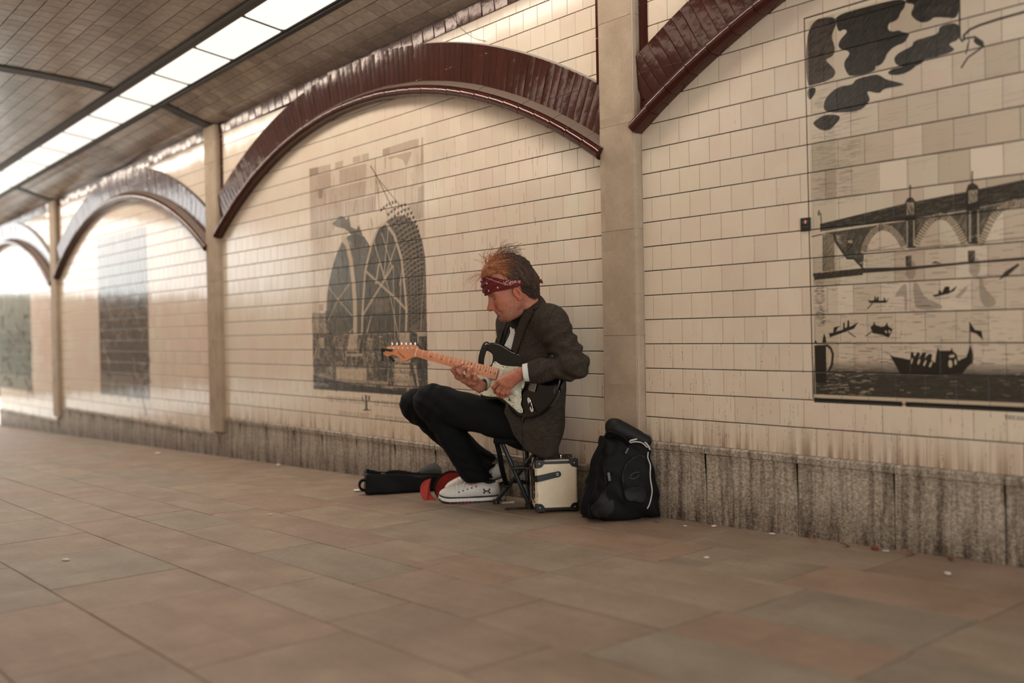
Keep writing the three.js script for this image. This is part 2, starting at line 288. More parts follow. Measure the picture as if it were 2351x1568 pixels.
// ---- vaulted tile ceiling with a trough of light panels
const VAULT = [[0, 2.478], [0.07, 2.487], [0.174, 2.518], [0.343, 2.58], [0.42, 2.598], [0.78, 2.652], [1.0, 2.675], [1.24, 2.690], [1.6, 2.70], [2.3, 2.705], [3.0, 2.70], [3.6, 2.675], [4.2, 2.6], [4.6, 2.478]];
const vaultAt = (z) => { for (let i = 0; i < VAULT.length - 1; i++) if (z <= VAULT[i + 1][0]) return lerp(VAULT[i][1], VAULT[i + 1][1], (z - VAULT[i][0]) / (VAULT[i + 1][0] - VAULT[i][0])); return 2.478; };
const ceilTop = (x, z) => vaultAt(z) + TOPRAMP * (x + 7.38);
const ceilTile = [[0.33, 0.275, 0.225], [0.29, 0.24, 0.195], [0.36, 0.30, 0.245]].map((c, k) => { const t = dataTex(128, 128, (u, v) => { const n = fbm(u * 4 + k * 5, v * 4, k, 4) - 0.5; return c.map((q) => Math.pow(q * (1 + n * 0.5), 1 / 2.2)); }); return phys(0xffffff, 0.19, { map: t, bumpMap: stainBump, bumpScale: 0.0004 }); });
const darkMetal = std(new THREE.Color(0.012, 0.013, 0.012), 0.5);
function buildCeiling() {
  const c = struct('ceiling', 'vaulted ceiling of small brown-stained glazed tiles, darker than the walls');
  const x0 = -14.5, x1 = 3.2, X = (x0 + x1) / 2;
  // slab above, following the vault
  { const P = [], I = []; for (const x of [x0 - 0.1, x1]) for (const [z] of VAULT) P.push(x, ceilTop(x, z) + 0.012, z); const n = VAULT.length; for (const x of [x0 - 0.1, x1]) for (const [z] of VAULT) P.push(x, 3.05 + TOPRAMP * (x + 7.38), z);
    for (let k = 0; k < n - 1; k++) { I.push(k, k + 1, k + n, k + 1, k + n + 1, k + n); const q = 2 * n + k; I.push(q, q + n, q + 1, q + 1, q + n, q + n + 1); I.push(k, q, k + 1, k + 1, q, q + 1); const s = k + n, u = q + n; I.push(s, s + 1, u, s + 1, u + 1, u); }
    I.push(0, n, 2 * n, n, 3 * n, 2 * n, n - 1, 3 * n - 1, 2 * n - 1, 2 * n - 1, 3 * n - 1, 4 * n - 1);
    const g = new THREE.BufferGeometry(); g.setAttribute('position', new THREE.Float32BufferAttribute(P, 3)); g.setIndex(I); const h = g.toNonIndexed(); h.computeVertexNormals(); mesh('ceiling_slab', h, grout, c); }
  // tiles by rows along the vault; a row every 0.105 m of arc, none in the light trough
  const rows = []; { let z = 0.012; while (z < 4.55) { const dz = 0.001; let L = 0, z1 = z; while (L < 0.105 && z1 < 4.6) { L += Math.hypot(dz, vaultAt(z1 + dz) - vaultAt(z1)); z1 += dz; } if (z < 0.40 && z1 > 0.405) z1 = 0.405; if (!(z > 0.40 && z < 0.77)) rows.push([z, z1]); z = z1; if (z > 0.40 && z < 0.77) z = 0.775; } }
  const items = [];
  rows.forEach(([z0, z1], r) => { if (z1 - z0 < 0.03) return; for (let i = 0; i < 169; i++) { const x = x0 + 0.02 + (i + (r % 2) * 0.5) * 0.105; if (x > x1 - 0.1) continue; if ([-3.04, -7.35, -11.72].some((p) => Math.abs(x + 0.052 - p) < 0.06)) continue; items.push({ x: x + 0.0525, z0, z1 }); } });
  items.forEach((t) => { const d = Math.hypot(t.x, t.z0 - 3.18); t.key = (t.z0 < 1.7 && t.x < -3.6) ? d : d + 50; }); items.sort((a, b) => a.key - b.key);
  const cache = new Map(), geo = (w) => { const k = w.toFixed(3); if (!cache.has(k)) cache.set(k, rbox(0.1025, 0.012, w - 0.0042, 0.002, 1)); return cache.get(k); };
  const place = (o, t) => { const zc = (t.z0 + t.z1) / 2, yc = (ceilTop(t.x, t.z0) + ceilTop(t.x, t.z1)) / 2, w = Math.hypot(t.z1 - t.z0, ceilTop(t.x, t.z1) - ceilTop(t.x, t.z0)); o.position.set(t.x, yc + 0.006, zc); o.rotation.set(-Math.atan2(ceilTop(t.x, t.z1) - ceilTop(t.x, t.z0), t.z1 - t.z0) + rr(-0.006, 0.006), 0, Math.atan(TOPRAMP) + rr(-0.006, 0.006)); return w; };
  const rest = items.slice(300), dummy = new THREE.Object3D(); dummy.rotation.order = 'ZXY';
  items.slice(0, 300).forEach((t) => { const w = place(dummy, t); const m = mesh('ceiling_tile', geo(w), ceilTile[Math.floor(rnd() * 3)], c); m.rotation.order = 'ZXY'; m.position.copy(dummy.position); m.rotation.copy(dummy.rotation); });
  const g0 = geo(0.105), inst = new THREE.InstancedMesh(g0, ceilTile[0], rest.length); inst.name = 'ceiling_tiles_beyond'; inst.userData.kind = 'stuff'; inst.castShadow = inst.receiveShadow = true;
  rest.forEach((t, i) => { const w = place(dummy, t); dummy.scale.set(1, 1, (w - 0.0042) / (0.105 - 0.0042)); dummy.updateMatrix(); inst.setMatrixAt(i, dummy.matrix); const k = rr(0.75, 1.2); inst.setColorAt(i, new THREE.Color(k, k * 0.98, k * 0.96)); }); c.add(inst);
  // dark recessed ribs in line with the pilasters
  for (const xr of [-3.04, -7.35, -11.72]) { const P = [], zs = []; for (let z = 0; z <= 4.6; z += 0.05) if (z < 0.4 || z > 0.78) zs.push(z); const pts = zs.map((z) => V(xr, ceilTop(xr, z) - 0.003, z)); const cut = pts.findIndex((p) => p.z > 0.78); mesh('ceiling_rib', ribbon(pts.slice(0, cut), V(1, 0, 0), 0.13, 0.012), darkMetal, c); mesh('ceiling_rib', ribbon(pts.slice(cut), V(1, 0, 0), 0.13, 0.012), darkMetal, c); }
  // trough rails
  for (const [za, zb] of [[0.398, 0.436], [0.726, 0.785]]) { const g = new THREE.BoxGeometry(x1 - x0, 0.03, zb - za); const zc = (za + zb) / 2; g.rotateZ(Math.atan(TOPRAMP)); mesh('trough_rail', tr(g, X, ceilTop(X, zc) + 0.004, zc), darkMetal, c); }
  return c;
}
function buildLights() {
  const pitch = 0.7125, names = ['nearest'];
  let n = 0;
  for (let k = -4; k < 14; k++) {
    const xr = -5.30 - k * pitch, xl = xr - pitch, xc = (xr + xl) / 2; if (xl < -14.45) break;
    const ya = ceilTop(xc, 0.436), yb = ceilTop(xc, 0.724), zc = 0.58, yc = (ya + yb) / 2 + 0.002, a = Math.atan2(yb - ya, 0.288);
    const seen = k >= -1 && k <= 8;
    const ord = ['first', 'second', 'third', 'fourth', 'fifth', 'sixth', 'seventh', 'eighth', 'ninth', 'tenth'][k + 1];
    const t = thing('ceiling_light', seen ? `glowing white ceiling panel, ${ord} in the row counted from the top edge of the photo` : 'glowing white ceiling panel continuing the row outside the picture', 'ceiling light', [xc, yc, zc], 0, 'row of light panels along the ceiling');
    t.rotation.order = 'ZXY'; t.rotation.set(-a, 0, Math.atan(TOPRAMP));
    const s = new THREE.Shape(), W = (pitch - 0.03) / 2, H = 0.125, r = 0.028; s.moveTo(-W + r, -H); s.lineTo(W - r, -H); s.quadraticCurveTo(W, -H, W, -H + r); s.lineTo(W, H - r); s.quadraticCurveTo(W, H, W - r, H); s.lineTo(-W + r, H); s.quadraticCurveTo(-W, H, -W, H - r); s.lineTo(-W, -H + r); s.quadraticCurveTo(-W, -H, -W + r, -H);
    mesh('diffuser', new THREE.ExtrudeGeometry(s, { depth: 0.012, bevelEnabled: true, bevelSize: 0.006, bevelThickness: 0.006, bevelSegments: 3, curveSegments: 5 }).rotateX(Math.PI / 2).translate(0, 0.012, 0), diffuserMat, t);
    const fr = new THREE.Shape(); fr.moveTo(-pitch / 2 + 0.001, -0.143); fr.lineTo(pitch / 2 - 0.001, -0.143); fr.lineTo(pitch / 2 - 0.001, 0.143); fr.lineTo(-pitch / 2 + 0.001, 0.143); fr.lineTo(-pitch / 2 + 0.001, -0.143);
    const hole = new THREE.Path(); hole.moveTo(-W - 0.004, -H - 0.003); hole.lineTo(-W - 0.004, H + 0.003); hole.lineTo(W + 0.004, H + 0.003); hole.lineTo(W + 0.004, -H - 0.003); hole.lineTo(-W - 0.004, -H - 0.003); fr.holes.push(hole);
    mesh('frame', new THREE.ExtrudeGeometry(fr, { depth: 0.02, bevelEnabled: false }).rotateX(Math.PI / 2).translate(0, 0.014, 0), frameMat, t);
    const l = new THREE.RectAreaLight(LAMP.color, LAMP.light, pitch - 0.04, 0.25); l.name = 'lamp'; l.position.set(0, -0.012, 0); l.rotation.x = -Math.PI / 2; t.add(l); n++;
  }
}
function buildFarRow() {                               // the matching row above the other side of the subway
  for (let k = 0; k < 6; k++) { const x = -12.6 + k * 2.5, z = 3.85, y = ceilTop(x, z) - 0.02, t = thing('ceiling_light', 'long ceiling panel on the opposite side of the subway, outside the picture', 'ceiling light', [x, y, z], 0, 'second row of light panels');
    t.rotation.order = 'ZXY'; t.rotation.set(Math.atan2(ceilTop(x, 3.7) - ceilTop(x, 4.0), 0.3), 0, Math.atan(TOPRAMP)); mesh('diffuser', rbox(2.2, 0.012, 0.25, 0.005), diffuserMat, t); mesh('frame', merge([tr(rbox(2.3, 0.02, 0.02, 0.004), 0, 0.004, 0.14), tr(rbox(2.3, 0.02, 0.02, 0.004), 0, 0.004, -0.14)]), frameMat, t);
    const l = new THREE.RectAreaLight(LAMP.color, LAMP.far, 2.15, 0.24); l.name = 'lamp'; l.position.set(0, -0.012, 0); l.rotation.x = -Math.PI / 2; t.add(l); }
}
const diffuserMat = new THREE.MeshStandardMaterial({ color: new THREE.Color(0.7, 0.68, 0.64), roughness: 0.4, emissive: LAMP.face, emissiveIntensity: LAMP.glow });
const frameMat = std(new THREE.Color(0.05, 0.05, 0.048), 0.35, { metalness: 0.5 });
// ---- outlines of the printed pictures, in tile widths from the left end of the bay and tile heights from a bed joint
const BRIDGE = {
  cloud: [[7.85,11.31,8.96,11.25,9.03,10.91,8.8,10.57,8.95,10.2,8.94,9.97,8.83,9.86,8.57,9.82,8.71,9.66,8.93,9.41,8.97,9.27,8.85,9.13,8.55,9.06,8.1,9.05,7.81,9.04], [7.85,8.97,8.17,8.95,8.19,8.8,8.09,8.65,7.94,8.54,7.85,8.7], [8.96,11.25,10.49,11.22,11.5,11.16,11.5,10.85,11.33,10.74,11.26,10.53,11.06,10.48,10.93,10.49,10.87,10.29,11.05,10.16,11.25,10.18,11.39,10.07,11.65,9.97,11.55,9.84,11.45,9.71,11.11,9.69,10.84,9.5,10.81,9.38,10.63,9.17,10.41,9.19,10.46,9.02,9.51,9.02,9.37,9.22,9.28,9.47,9.34,9.65,9.49,9.75,9.49,9.91,9.2,10.01,9.06,10.18,9.17,10.38,9.46,10.57,9.32,10.7,9.1,10.63,9.03,10.91], [11.5,11.16,13.26,11.11,13.24,10.03,12.85,10.17,12.42,10.3,12.35,10.22,12.13,10.19,11.94,10.27,11.72,10.48,11.69,10.64,11.79,10.77,11.79,10.89,11.53,10.96], [12.6,9.98,13.27,9.93,13.28,9.38,12.84,9.35,13.11,9.13,12.95,9.05,12.43,9.02,12.05,9.04,12.11,8.97,11.79,8.85,11.2,9.01,11.07,9.26,11.18,9.4,11.44,9.49,11.74,9.55,11.74,9.7,12.25,9.72,12.6,9.74], [10.83,8.84,10.97,8.97,11.3,8.96,11.86,8.93,11.79,8.85,11.5,8.73,11.17,8.72], [9.69,8.89,10.01,8.92,10.46,8.92,10.63,8.82,10.8,8.66,11.44,8.4,11.36,8.35,10.69,8.39,10.62,8.28,10.48,8.28,10.07,8.46,10.24,8.13,10.13,8.01,9.95,7.86,9.6,7.82,9.02,7.91,8.5,8.03,8.49,8.37,8.7,8.6,9.07,8.79,9.61,8.74], [8.5,7.93,9.05,7.83,9.13,7.69,8.9,7.5,8.71,7.36,8.45,7.39,8.23,7.51,8.04,7.71,8.15,7.79], [13.71,9.36,13.94,9.15,13.96,8.99,13.79,9.09,13.65,9.24]],
  cloudLines: [[13.26,11.1,13.25,10.03,13.26,9.43,13.32,9.32,13.44,9.38,13.71,9.36,13.94,9.15,13.96,9.01,13.79,8.92,13.49,8.78,13.29,8.52], [13.38,9.37,13.38,9.49,13.56,9.62,13.86,9.68,14.43,9.72,15.53,9.75], [13.53,9.3,13.43,8.91]],
  light: [[10.48,5.96,11.45,5.95,11.46,4.99,10.48,5.03], [13.51,5.96,14.49,5.94,14.5,5.04,13.53,5.02]],
  dark: [[8.28,4.17,11.4,4.53,13.38,4.67,15.47,4.85,15.46,4.3,13.37,4.1,11.39,4,9.28,3.95,8.28,3.91], [8.37,3.83,11.39,3.97,11.38,3.09,11.25,3.32,11.09,3.54,10.89,3.72,10.65,3.8,10.48,3.8,10.27,3.71,10.1,3.53,9.95,3.28,9.87,2.53,9.55,2.87,9.3,2.89,8.87,3.49,8.8,3.76], [11.73,3.97,13.37,4.07,13.35,3.03,13.18,3.36,13,3.67,12.79,3.89,12.58,3.97,12.39,3.95,12.17,3.82,11.94,3.53,11.74,3.19], [13.75,4.12,15.46,4.27,15.46,4.02,15.14,4.06,14.83,4.15,14.64,4.11,14.41,4,14.18,3.77,13.95,3.35,13.8,3.02], [8.37,3.8,8.82,3.76,8.82,2.51,8.35,2.5], [9.31,3.57,9.53,3.55,9.52,3.04,9.3,3.06], [11.4,4.56,11.47,4.68,11.57,4.73,11.68,4.66,11.76,4.52,11.74,3.06,11.38,3.09], [13.38,4.7,13.44,4.87,13.57,4.93,13.72,4.83,13.79,4.68,13.78,3.02,13.37,3.06], [11.39,2.82,11.59,2.84,11.58,2.48,11.39,2.5], [13.41,2.85,13.63,2.84,13.61,2.49,13.41,2.5], [7.95,2.46,9.87,2.53,9.87,2.3,8.02,2.23], [9.87,2.53,11.37,2.47,13.41,2.51,15.44,2.54,15.44,2.45,13.41,2.44,11.37,2.37,9.87,2.36], [12.24,2.53,12.37,2.6,12.59,2.51], [14.33,1.9,14.5,2.13,14.89,2.36,14.94,2.31,14.61,2.03], [8.19,4.55,8.23,4.67,8.29,4.61,8.27,4.46,8.2,4.47], [13.55,5.28,13.6,5.28,13.59,4.92,13.54,4.93], [11.55,5.11,11.61,5.1,11.59,4.73,11.55,4.73]],
  pale: [[11.45,4.56,11.7,4.53,11.7,4.13,11.44,4.14], [13.45,4.69,13.73,4.7,13.73,4.33,13.45,4.29], [11.43,3.96,11.48,3.96,11.47,3.12,11.42,3.12], [11.66,3.96,11.71,3.95,11.7,3.13,11.65,3.13], [13.46,4.06,13.53,4.06,13.52,3.1,13.44,3.11], [13.71,4.07,13.77,4.07,13.76,3.11,13.7,3.11], [9.33,3.51,9.51,3.5,9.51,3.4,9.33,3.42], [8.89,3.72,9.28,3.73,9.27,3.16,8.95,3.51]],
  rings: [[9.91,3.11,9.97,3.3,10.1,3.53,10.27,3.72,10.48,3.83,10.65,3.84,10.89,3.75,11.09,3.56,11.25,3.33,11.33,3.13], [11.76,3.22,11.94,3.53,12.17,3.83,12.39,3.98,12.58,4,12.79,3.93,13,3.7,13.18,3.38,13.32,3.05], [13.81,3.05,13.95,3.36,14.18,3.8,14.41,4.03,14.64,4.14,14.83,4.17,15.14,4.08]],
  lines: [[8.31,4.54,8.33,4.17], [8.8,3.76,8.87,3.49,9.3,2.89,9.55,2.87,9.87,2.53], [7.93,3.75,8.35,3.8], [9.95,3.09,11.31,3.08], [11.77,3.06,13.35,3.07], [13.86,3.08,15.45,3.12]],
  boats: [[10.05,1.45,10.17,1.42,10.27,1.44,10.28,1.56,10.33,1.55,10.34,1.43,10.38,1.55,10.43,1.54,10.42,1.42,10.6,1.41,10.62,1.51,10.66,1.49,10.67,1.4,10.81,1.46,10.68,1.33,10.1,1.35], [12.26,1.52,12.45,1.55,12.48,1.68,12.54,1.66,12.57,1.57,12.67,1.77,12.82,1.77,12.82,1.62,12.88,1.66,13.06,1.79,12.97,1.63,12.79,1.55,12.35,1.46], [8.56,0.35,8.73,0.37,8.75,0.55,9.01,0.6,8.9,0.53,8.82,0.4,9.1,0.47,9.12,0.71,9.17,0.7,9.17,0.51,9.26,0.56,9.28,0.79,9.34,0.78,9.35,0.56,9.43,0.59,9.68,0.72,9.52,0.5,9.15,0.38,8.59,0.21], [10.12,0.54,10.22,0.61,10.26,0.72,10.31,0.6,10.5,0.54,10.65,0.57,10.71,0.69,10.76,0.55,10.91,0.46,10.77,0.18,10.56,0.27,10.19,0.34], [7.96,-0.07,8.44,-0.05,8.43,-1.37,8,-1.38], [8.29,0.03,8.37,0.37,8.42,0.23,8.46,0.03], [7.96,-0,8.02,0.13,8.1,-0], [10.79,-0.38,10.93,-0.44,11.49,-0.54,11.53,-0.29,11.59,-0.29,11.64,-0.45,11.75,-0.29,11.83,-0.32,11.78,-0.51,11.91,-0.31,12.03,-0.32,11.97,-0.51,12.12,-0.34,12.23,-0.35,12.2,-0.54,12.32,-0.63,12.36,-0.35,12.42,-0.12,12.47,-0.24,12.82,-0.24,12.86,-0.14,12.9,-0.26,13.01,-0.35,13.06,-0.56,13.31,-0.44,13.38,-0.26,13.44,-0.02,13.49,-0.23,13.53,-0.37,13.51,-0.61,13.36,-0.73,13.18,-0.96,11.15,-1.02,11.02,-0.77], [13.45,0.63,13.59,0.4,13.79,0.37,13.83,0.09,13.64,0.28,13.46,0.34]],
  boatPale: [[12.74,-0.53,12.87,-0.53,12.88,-0.77,12.75,-0.78], [12.94,-0.5,13.01,-0.5,13.02,-0.68,12.94,-0.7], [12.76,-0.38,12.95,-0.35,12.96,-0.45,12.77,-0.47], [11.49,-0.61,11.57,-0.45,11.6,-0.54,11.52,-0.72], [11.72,-0.63,11.81,-0.48,11.85,-0.56,11.76,-0.73], [11.91,-0.69,12.02,-0.52,12.05,-0.58,11.96,-0.77], [12.1,-0.72,12.23,-0.54,12.24,-0.63,12.15,-0.81], [8.46,-0.14,8.57,-0.24,8.6,-0.67,8.52,-0.93,8.46,-0.93], [10.62,0.42,10.7,0.42,10.72,0.33,10.65,0.34], [10.75,0.44,10.84,0.42,10.82,0.31,10.77,0.33]],
  boatLines: [[10.2,1.33,10.02,1.16], [9.3,0.39,9.56,0.21], [10.15,0.38,9.94,0.24], [13.44,0.64,13.43,-0.02], [8.47,-0.07,8.62,-0.17,8.7,-0.37,8.66,-0.74,8.52,-0.96]],
  shade: [[11.39,2.69,11.73,2.67,11.72,2.07,11.38,2.06], [13.44,2.64,13.76,2.62,13.78,2.05,13.43,2.04], [11.3,1.94,11.43,1.93,11.43,1.02,11.32,1.03,11.36,1.59,10.92,1.48], [11.62,1.96,11.79,1.95,12,1.44,12.38,1.3,12.72,1.08,11.71,1.05,11.66,1.42], [12.97,1.4,13.15,1.61,13.38,1.81,13.38,1.66,13.12,1.37], [13.72,2,13.84,1.99,13.89,1.66,14.26,1.3,14.2,1.09,13.77,1.11]],
};
const WHEELS = {
  sky: [[13.45,11.49,14.59,11.44,14.58,11,13.43,10.98], [14.59,11.44,16.14,11.41,16.12,10.98,14.58,11], [16.68,11.41,17.63,11.41,17.61,10.98,16.66,10.98], [18.76,11.43,19.66,11.42,19.65,11.04,18.75,11.06], [19.76,11.44,20.54,11.42,20.53,11.01,19.75,11.05], [22.01,11.4,22.75,11.41,22.73,11.01,22,11.02], [22.75,11.41,24.82,11.45,25.59,11.42,25.57,10.94,22.73,11.01], [13.43,10.95,16.12,10.92,16.14,9.97,13.45,9.97], [17.19,10.91,20.23,10.85,20.2,10,17.16,10.05], [22.5,10.87,24.2,10.87,24.97,10.82,24.34,10.06,24.01,10.5,23.4,10.74,22.68,10.7], [13.45,9.97,15.65,9.95,15.61,9.02,13.46,9.01], [15.75,9.91,20.2,9.87,20.07,9.01,15.72,9.03], [13.4,8.96,17.64,8.93,17.6,8.02,13.42,8.02], [17.69,8.92,21.12,8.89,21.09,8.02,17.71,8.04], [25.41,8.81,26,8.88,26.01,8.02,25.43,7.99], [24.45,8,25.89,7.96,25.9,7.13,25.19,7.1], [13.42,7.94,16.86,7.93,15.97,7.04,13.5,7.09], [14.53,10,15.15,9.95,15.02,9.44,14.57,9.47], [25.84,11.43,26,11.45,26,10.07,25.75,10.06], [22.18,10.92,22.36,10.92,22.29,10.25,22.18,10.27]],
  mass: [[13.46,1.03,19.44,1.02,19.36,-0.93,13.44,-1.08], [19.44,1.02,26.02,0.95,25.95,-0.99,19.36,-0.98], [13.51,-0.89,14.51,-0.88,14.61,-1.42,13.61,-1.5], [19.9,-1.03,22.08,-1.05,22.06,-1.77,19.87,-1.77], [24.4,0.97,26.02,0.95,26.01,-2.03,24.86,-2.01,24.42,-1.07], [13.4,-2.04,15.91,-2.18,19.52,-2.47,25.22,-2.5,25.17,-2.37,22.44,-2.2,18.88,-2.09,16.27,-1.87,13.42,-1.57], [15.99,-0.08,16.34,-0.08,16.2,-2.35,15.9,-2.36], [22.1,-0.5,22.5,-0.5,22.75,-1.92,22.1,-2.05]],
  palew: [[18,0.98,18.89,0.94,18.79,-0.07,17.62,-0.07], [23.39,0.98,24.4,0.97,24.37,0.22,23.37,0.22], [22.85,-0.44,24.45,-0.42,24.39,-0.69,22.84,-0.68], [22.79,-0.79,24.34,-0.8,24.28,-1.17,22.78,-1.18], [22.72,-1.29,24.27,-1.31,24.26,-1.66,22.71,-1.67], [22.7,-1.84,24.3,-1.82,24.25,-1.98,22.7,-2], [24.67,-0.9,24.9,-0.79,25.19,-1.9,25.05,-2.06], [14.33,0.77,14.88,0.77,14.85,0.1,14.3,0.1], [20.57,2.87,22.42,2.91,22.3,2.2,20.55,2.14], [24.5,1.07,25.97,1,25.97,0.77,25.23,0.75,25.22,0.38,25.13,0.38,25.1,0.9], [16.3,-1.15,19.79,-1.09,19.76,-1.78,16.4,-1.74], [17.61,-0.22,19.39,-0.21,19.38,-0.35,17.61,-0.37]],
  wheelA: [[15.23,1.85,15.35,3.42,15.82,4.6,16.58,5.86,17.42,6.68,17.88,6.81,18.32,6.43,18.61,5.37,18.78,3.86,18.71,2.24,18.45,1.03,15.2,1.07]],
  drumA: [[17.88,6.81,18.78,6.91,19.86,6.64,20.48,6.03,20.66,5.23,19.48,2.11,19.44,1.02,18.45,1.03,18.71,2.24,18.78,3.86,18.61,5.37,18.32,6.43]],
  rimA: [[17.42,6.74,17.87,6.41,18.28,5.39,18.51,4.16,18.68,2.82,18.62,1.09], [17.42,6.74,16.82,6.02], [13.75,5.02,14.01,2.25,14.22,1.14], [15.67,3.83,16.7,3.07,18.37,2.02], [18.11,4,16.7,3.07,15.47,1.85]],
  topA: [[16.18,7.74,17.13,8.12,17.59,8.01,17.92,7.8,18.16,8.07,18.35,7.35,19.01,7.12,19.24,7.38,19.65,6.83,19.64,6.38,19.18,5.84,18.75,6.16,18.34,6.95,17.67,7.3,16.64,7.51]],
  wheelB: [[19.33,1.02,19.42,2.11,19.79,4.6,20.48,6.03,21.14,6.81,21.77,7.14,22.47,7.18,23.05,6.53,23.68,5.23,24.01,3.6,24.11,2.26,24.07,0.97]],
  drumB: [[21.77,7.14,22.58,7.39,23.76,7.49,24.52,7.3,25.16,6.82,25.77,5.87,26.01,4.86,26.04,2.98,26.02,0.95,24.07,0.97,24.11,2.26,24.01,3.6,23.68,5.23,23.05,6.53,22.47,7.18]],
  rimB: [[19.38,1.02,19.48,2.11,19.89,4.6,20.58,6.02,21.35,7.02,22.07,7.22], [22.27,7.15,23.04,6.42,23.73,5.02,24,3.33,24.11,2.26,24.02,1.13], [20,4.59,21.44,3.78,23.02,2.94,24.06,2.26], [22.78,4.7,21.33,3.51,19.58,2.1], [21.38,4.95,21.03,3.86], [21.58,4.94,22.34,3.46,22.79,2.13,23.33,0.6], [22.89,4.75,22.84,3.33,22.89,2.13,22.88,0.49], [23.64,4,23.34,0.98], [22.47,7.08,21.86,4.09], [20.91,6.27,21.96,3.98], [21.75,6.65,22.69,4.76], [23.12,5.82,21.96,4.03], [20.43,1.97,19.98,1.07], [23.76,4.53,23.48,3.63], [19.87,0.96,20.32,1.75]],
  masts: [[20.71,10.63,21.17,10.15,22.85,8.03], [21.2,10.97,21.24,10.04,21.09,8.12], [21.16,10.05,24.17,7.62], [21.3,9.73,21.57,8.07], [19.07,8.82,18.74,8.22], [20.6,7.66,20.77,7.13], [22.21,8,22.3,7.69], [23.03,7.91,23.11,7.66]],
  ropes: [[25.85,4.04,25.43,1.01], [24.91,-0.58,25.14,-2], [19.39,-0.24,18.06,-0.42,18.58,-1.4], [22.2,-0.61,22.1,-1.99]],
  frame: [[13.5,5.1,13.37,-2.62,19.52,-2.64,25.22,-2.53,26.13,-2.52,26.02,0.95,25.98,4.03]],
  emblem: [[19.3,-2.65,19.45,-3.04,19.29,-2.99,19.24,-2.77], [19.57,-2.64,19.84,-2.63,19.81,-3.43,20.23,-3.52,19.26,-3.56,19.59,-3.44,19.63,-2.98], [19.94,-2.68,20.16,-2.64,20.13,-2.96,19.94,-2.94]],
  text: [[13.55,-2.93,15.88,-2.9,19.18,-2.91], [20.26,-2.73,23.41,-2.85], [16.45,-3.35,19.16,-3.4], [20.35,-3.34,22.9,-3.39], [13.54,-3.17,19.17,-3.08]],
};
// ---- the glaze of each bay: cream with age, streaks and the printed pictures (flat print on the tiles)
const bayArea = { wall_right: [-2.9, 0.30, 2.0, 2.35, 1600, 1880], wall_middle: [-7.27, 0.15, 4.22, 2.42, 1980, 1136], wall_left: [-11.64, 0.03, 4.22, 2.5, 1008, 600], wall_far_left: [-14.55, -0.15, 2.76, 2.6, 552, 520] };
const bayUV = (b, x, y) => { const a = bayArea[b.key]; return [(x - a[0]) / a[2], (y - a[1]) / a[3]]; };
const INK = '34,33,29', INKB = '62,57,50';
function brushes(g, b) {
  const a = bayArea[b.key], W = a[4], H = a[5], k = W / a[2];
  const X = (t) => (b.x0 + t * TILE - a[0]) * k, Y = (t) => H - (b.y0 + t * TILE - a[1]) * (H / a[3]);
  const path = (p, close) => { g.beginPath(); for (let i = 0; i < p.length; i += 2) (i ? g.lineTo : g.moveTo).call(g, X(p[i]), Y(p[i + 1])); if (close) g.closePath(); };
  const smooth = (p) => { g.beginPath(); const n = p.length / 2, q = (i) => [X(p[((i + n) % n) * 2]), Y(p[((i + n) % n) * 2 + 1])]; for (let i = 0; i < n; i++) { const c = q(i), d = q(i + 1), m = [(c[0] + d[0]) / 2, (c[1] + d[1]) / 2]; if (!i) { const z = q(-1); g.moveTo((z[0] + c[0]) / 2, (z[1] + c[1]) / 2); } g.quadraticCurveTo(c[0], c[1], m[0], m[1]); } g.closePath(); };
  return { X, Y, W, H, k, T: TILE * k,
    fill: (p, c, s) => { s ? smooth(p) : path(p, true); g.fillStyle = c; g.fill(); },
    line: (p, c, w) => { path(p); g.strokeStyle = c; g.lineWidth = w * k; g.lineJoin = 'round'; g.lineCap = 'round'; g.stroke(); },
    hatch: (p, c, n, ang, w, s) => { g.save(); s ? smooth(p) : path(p, true); g.clip(); let x0 = 1e9, x1 = -1e9, y0 = 1e9, y1 = -1e9; for (let i = 0; i < p.length; i += 2) { x0 = Math.min(x0, X(p[i])); x1 = Math.max(x1, X(p[i])); y0 = Math.min(y0, Y(p[i + 1])); y1 = Math.max(y1, Y(p[i + 1])); }
      g.strokeStyle = c; g.lineWidth = w; for (let i = 0; i < n; i++) { const x = lerp(x0, x1, rnd()), y = lerp(y0, y1, rnd()), L = rr(6, 26), t = ang + rr(-0.2, 0.2); g.beginPath(); g.moveTo(x, y); g.lineTo(x + Math.cos(t) * L, y + Math.sin(t) * L); g.stroke(); } g.restore(); } };
}
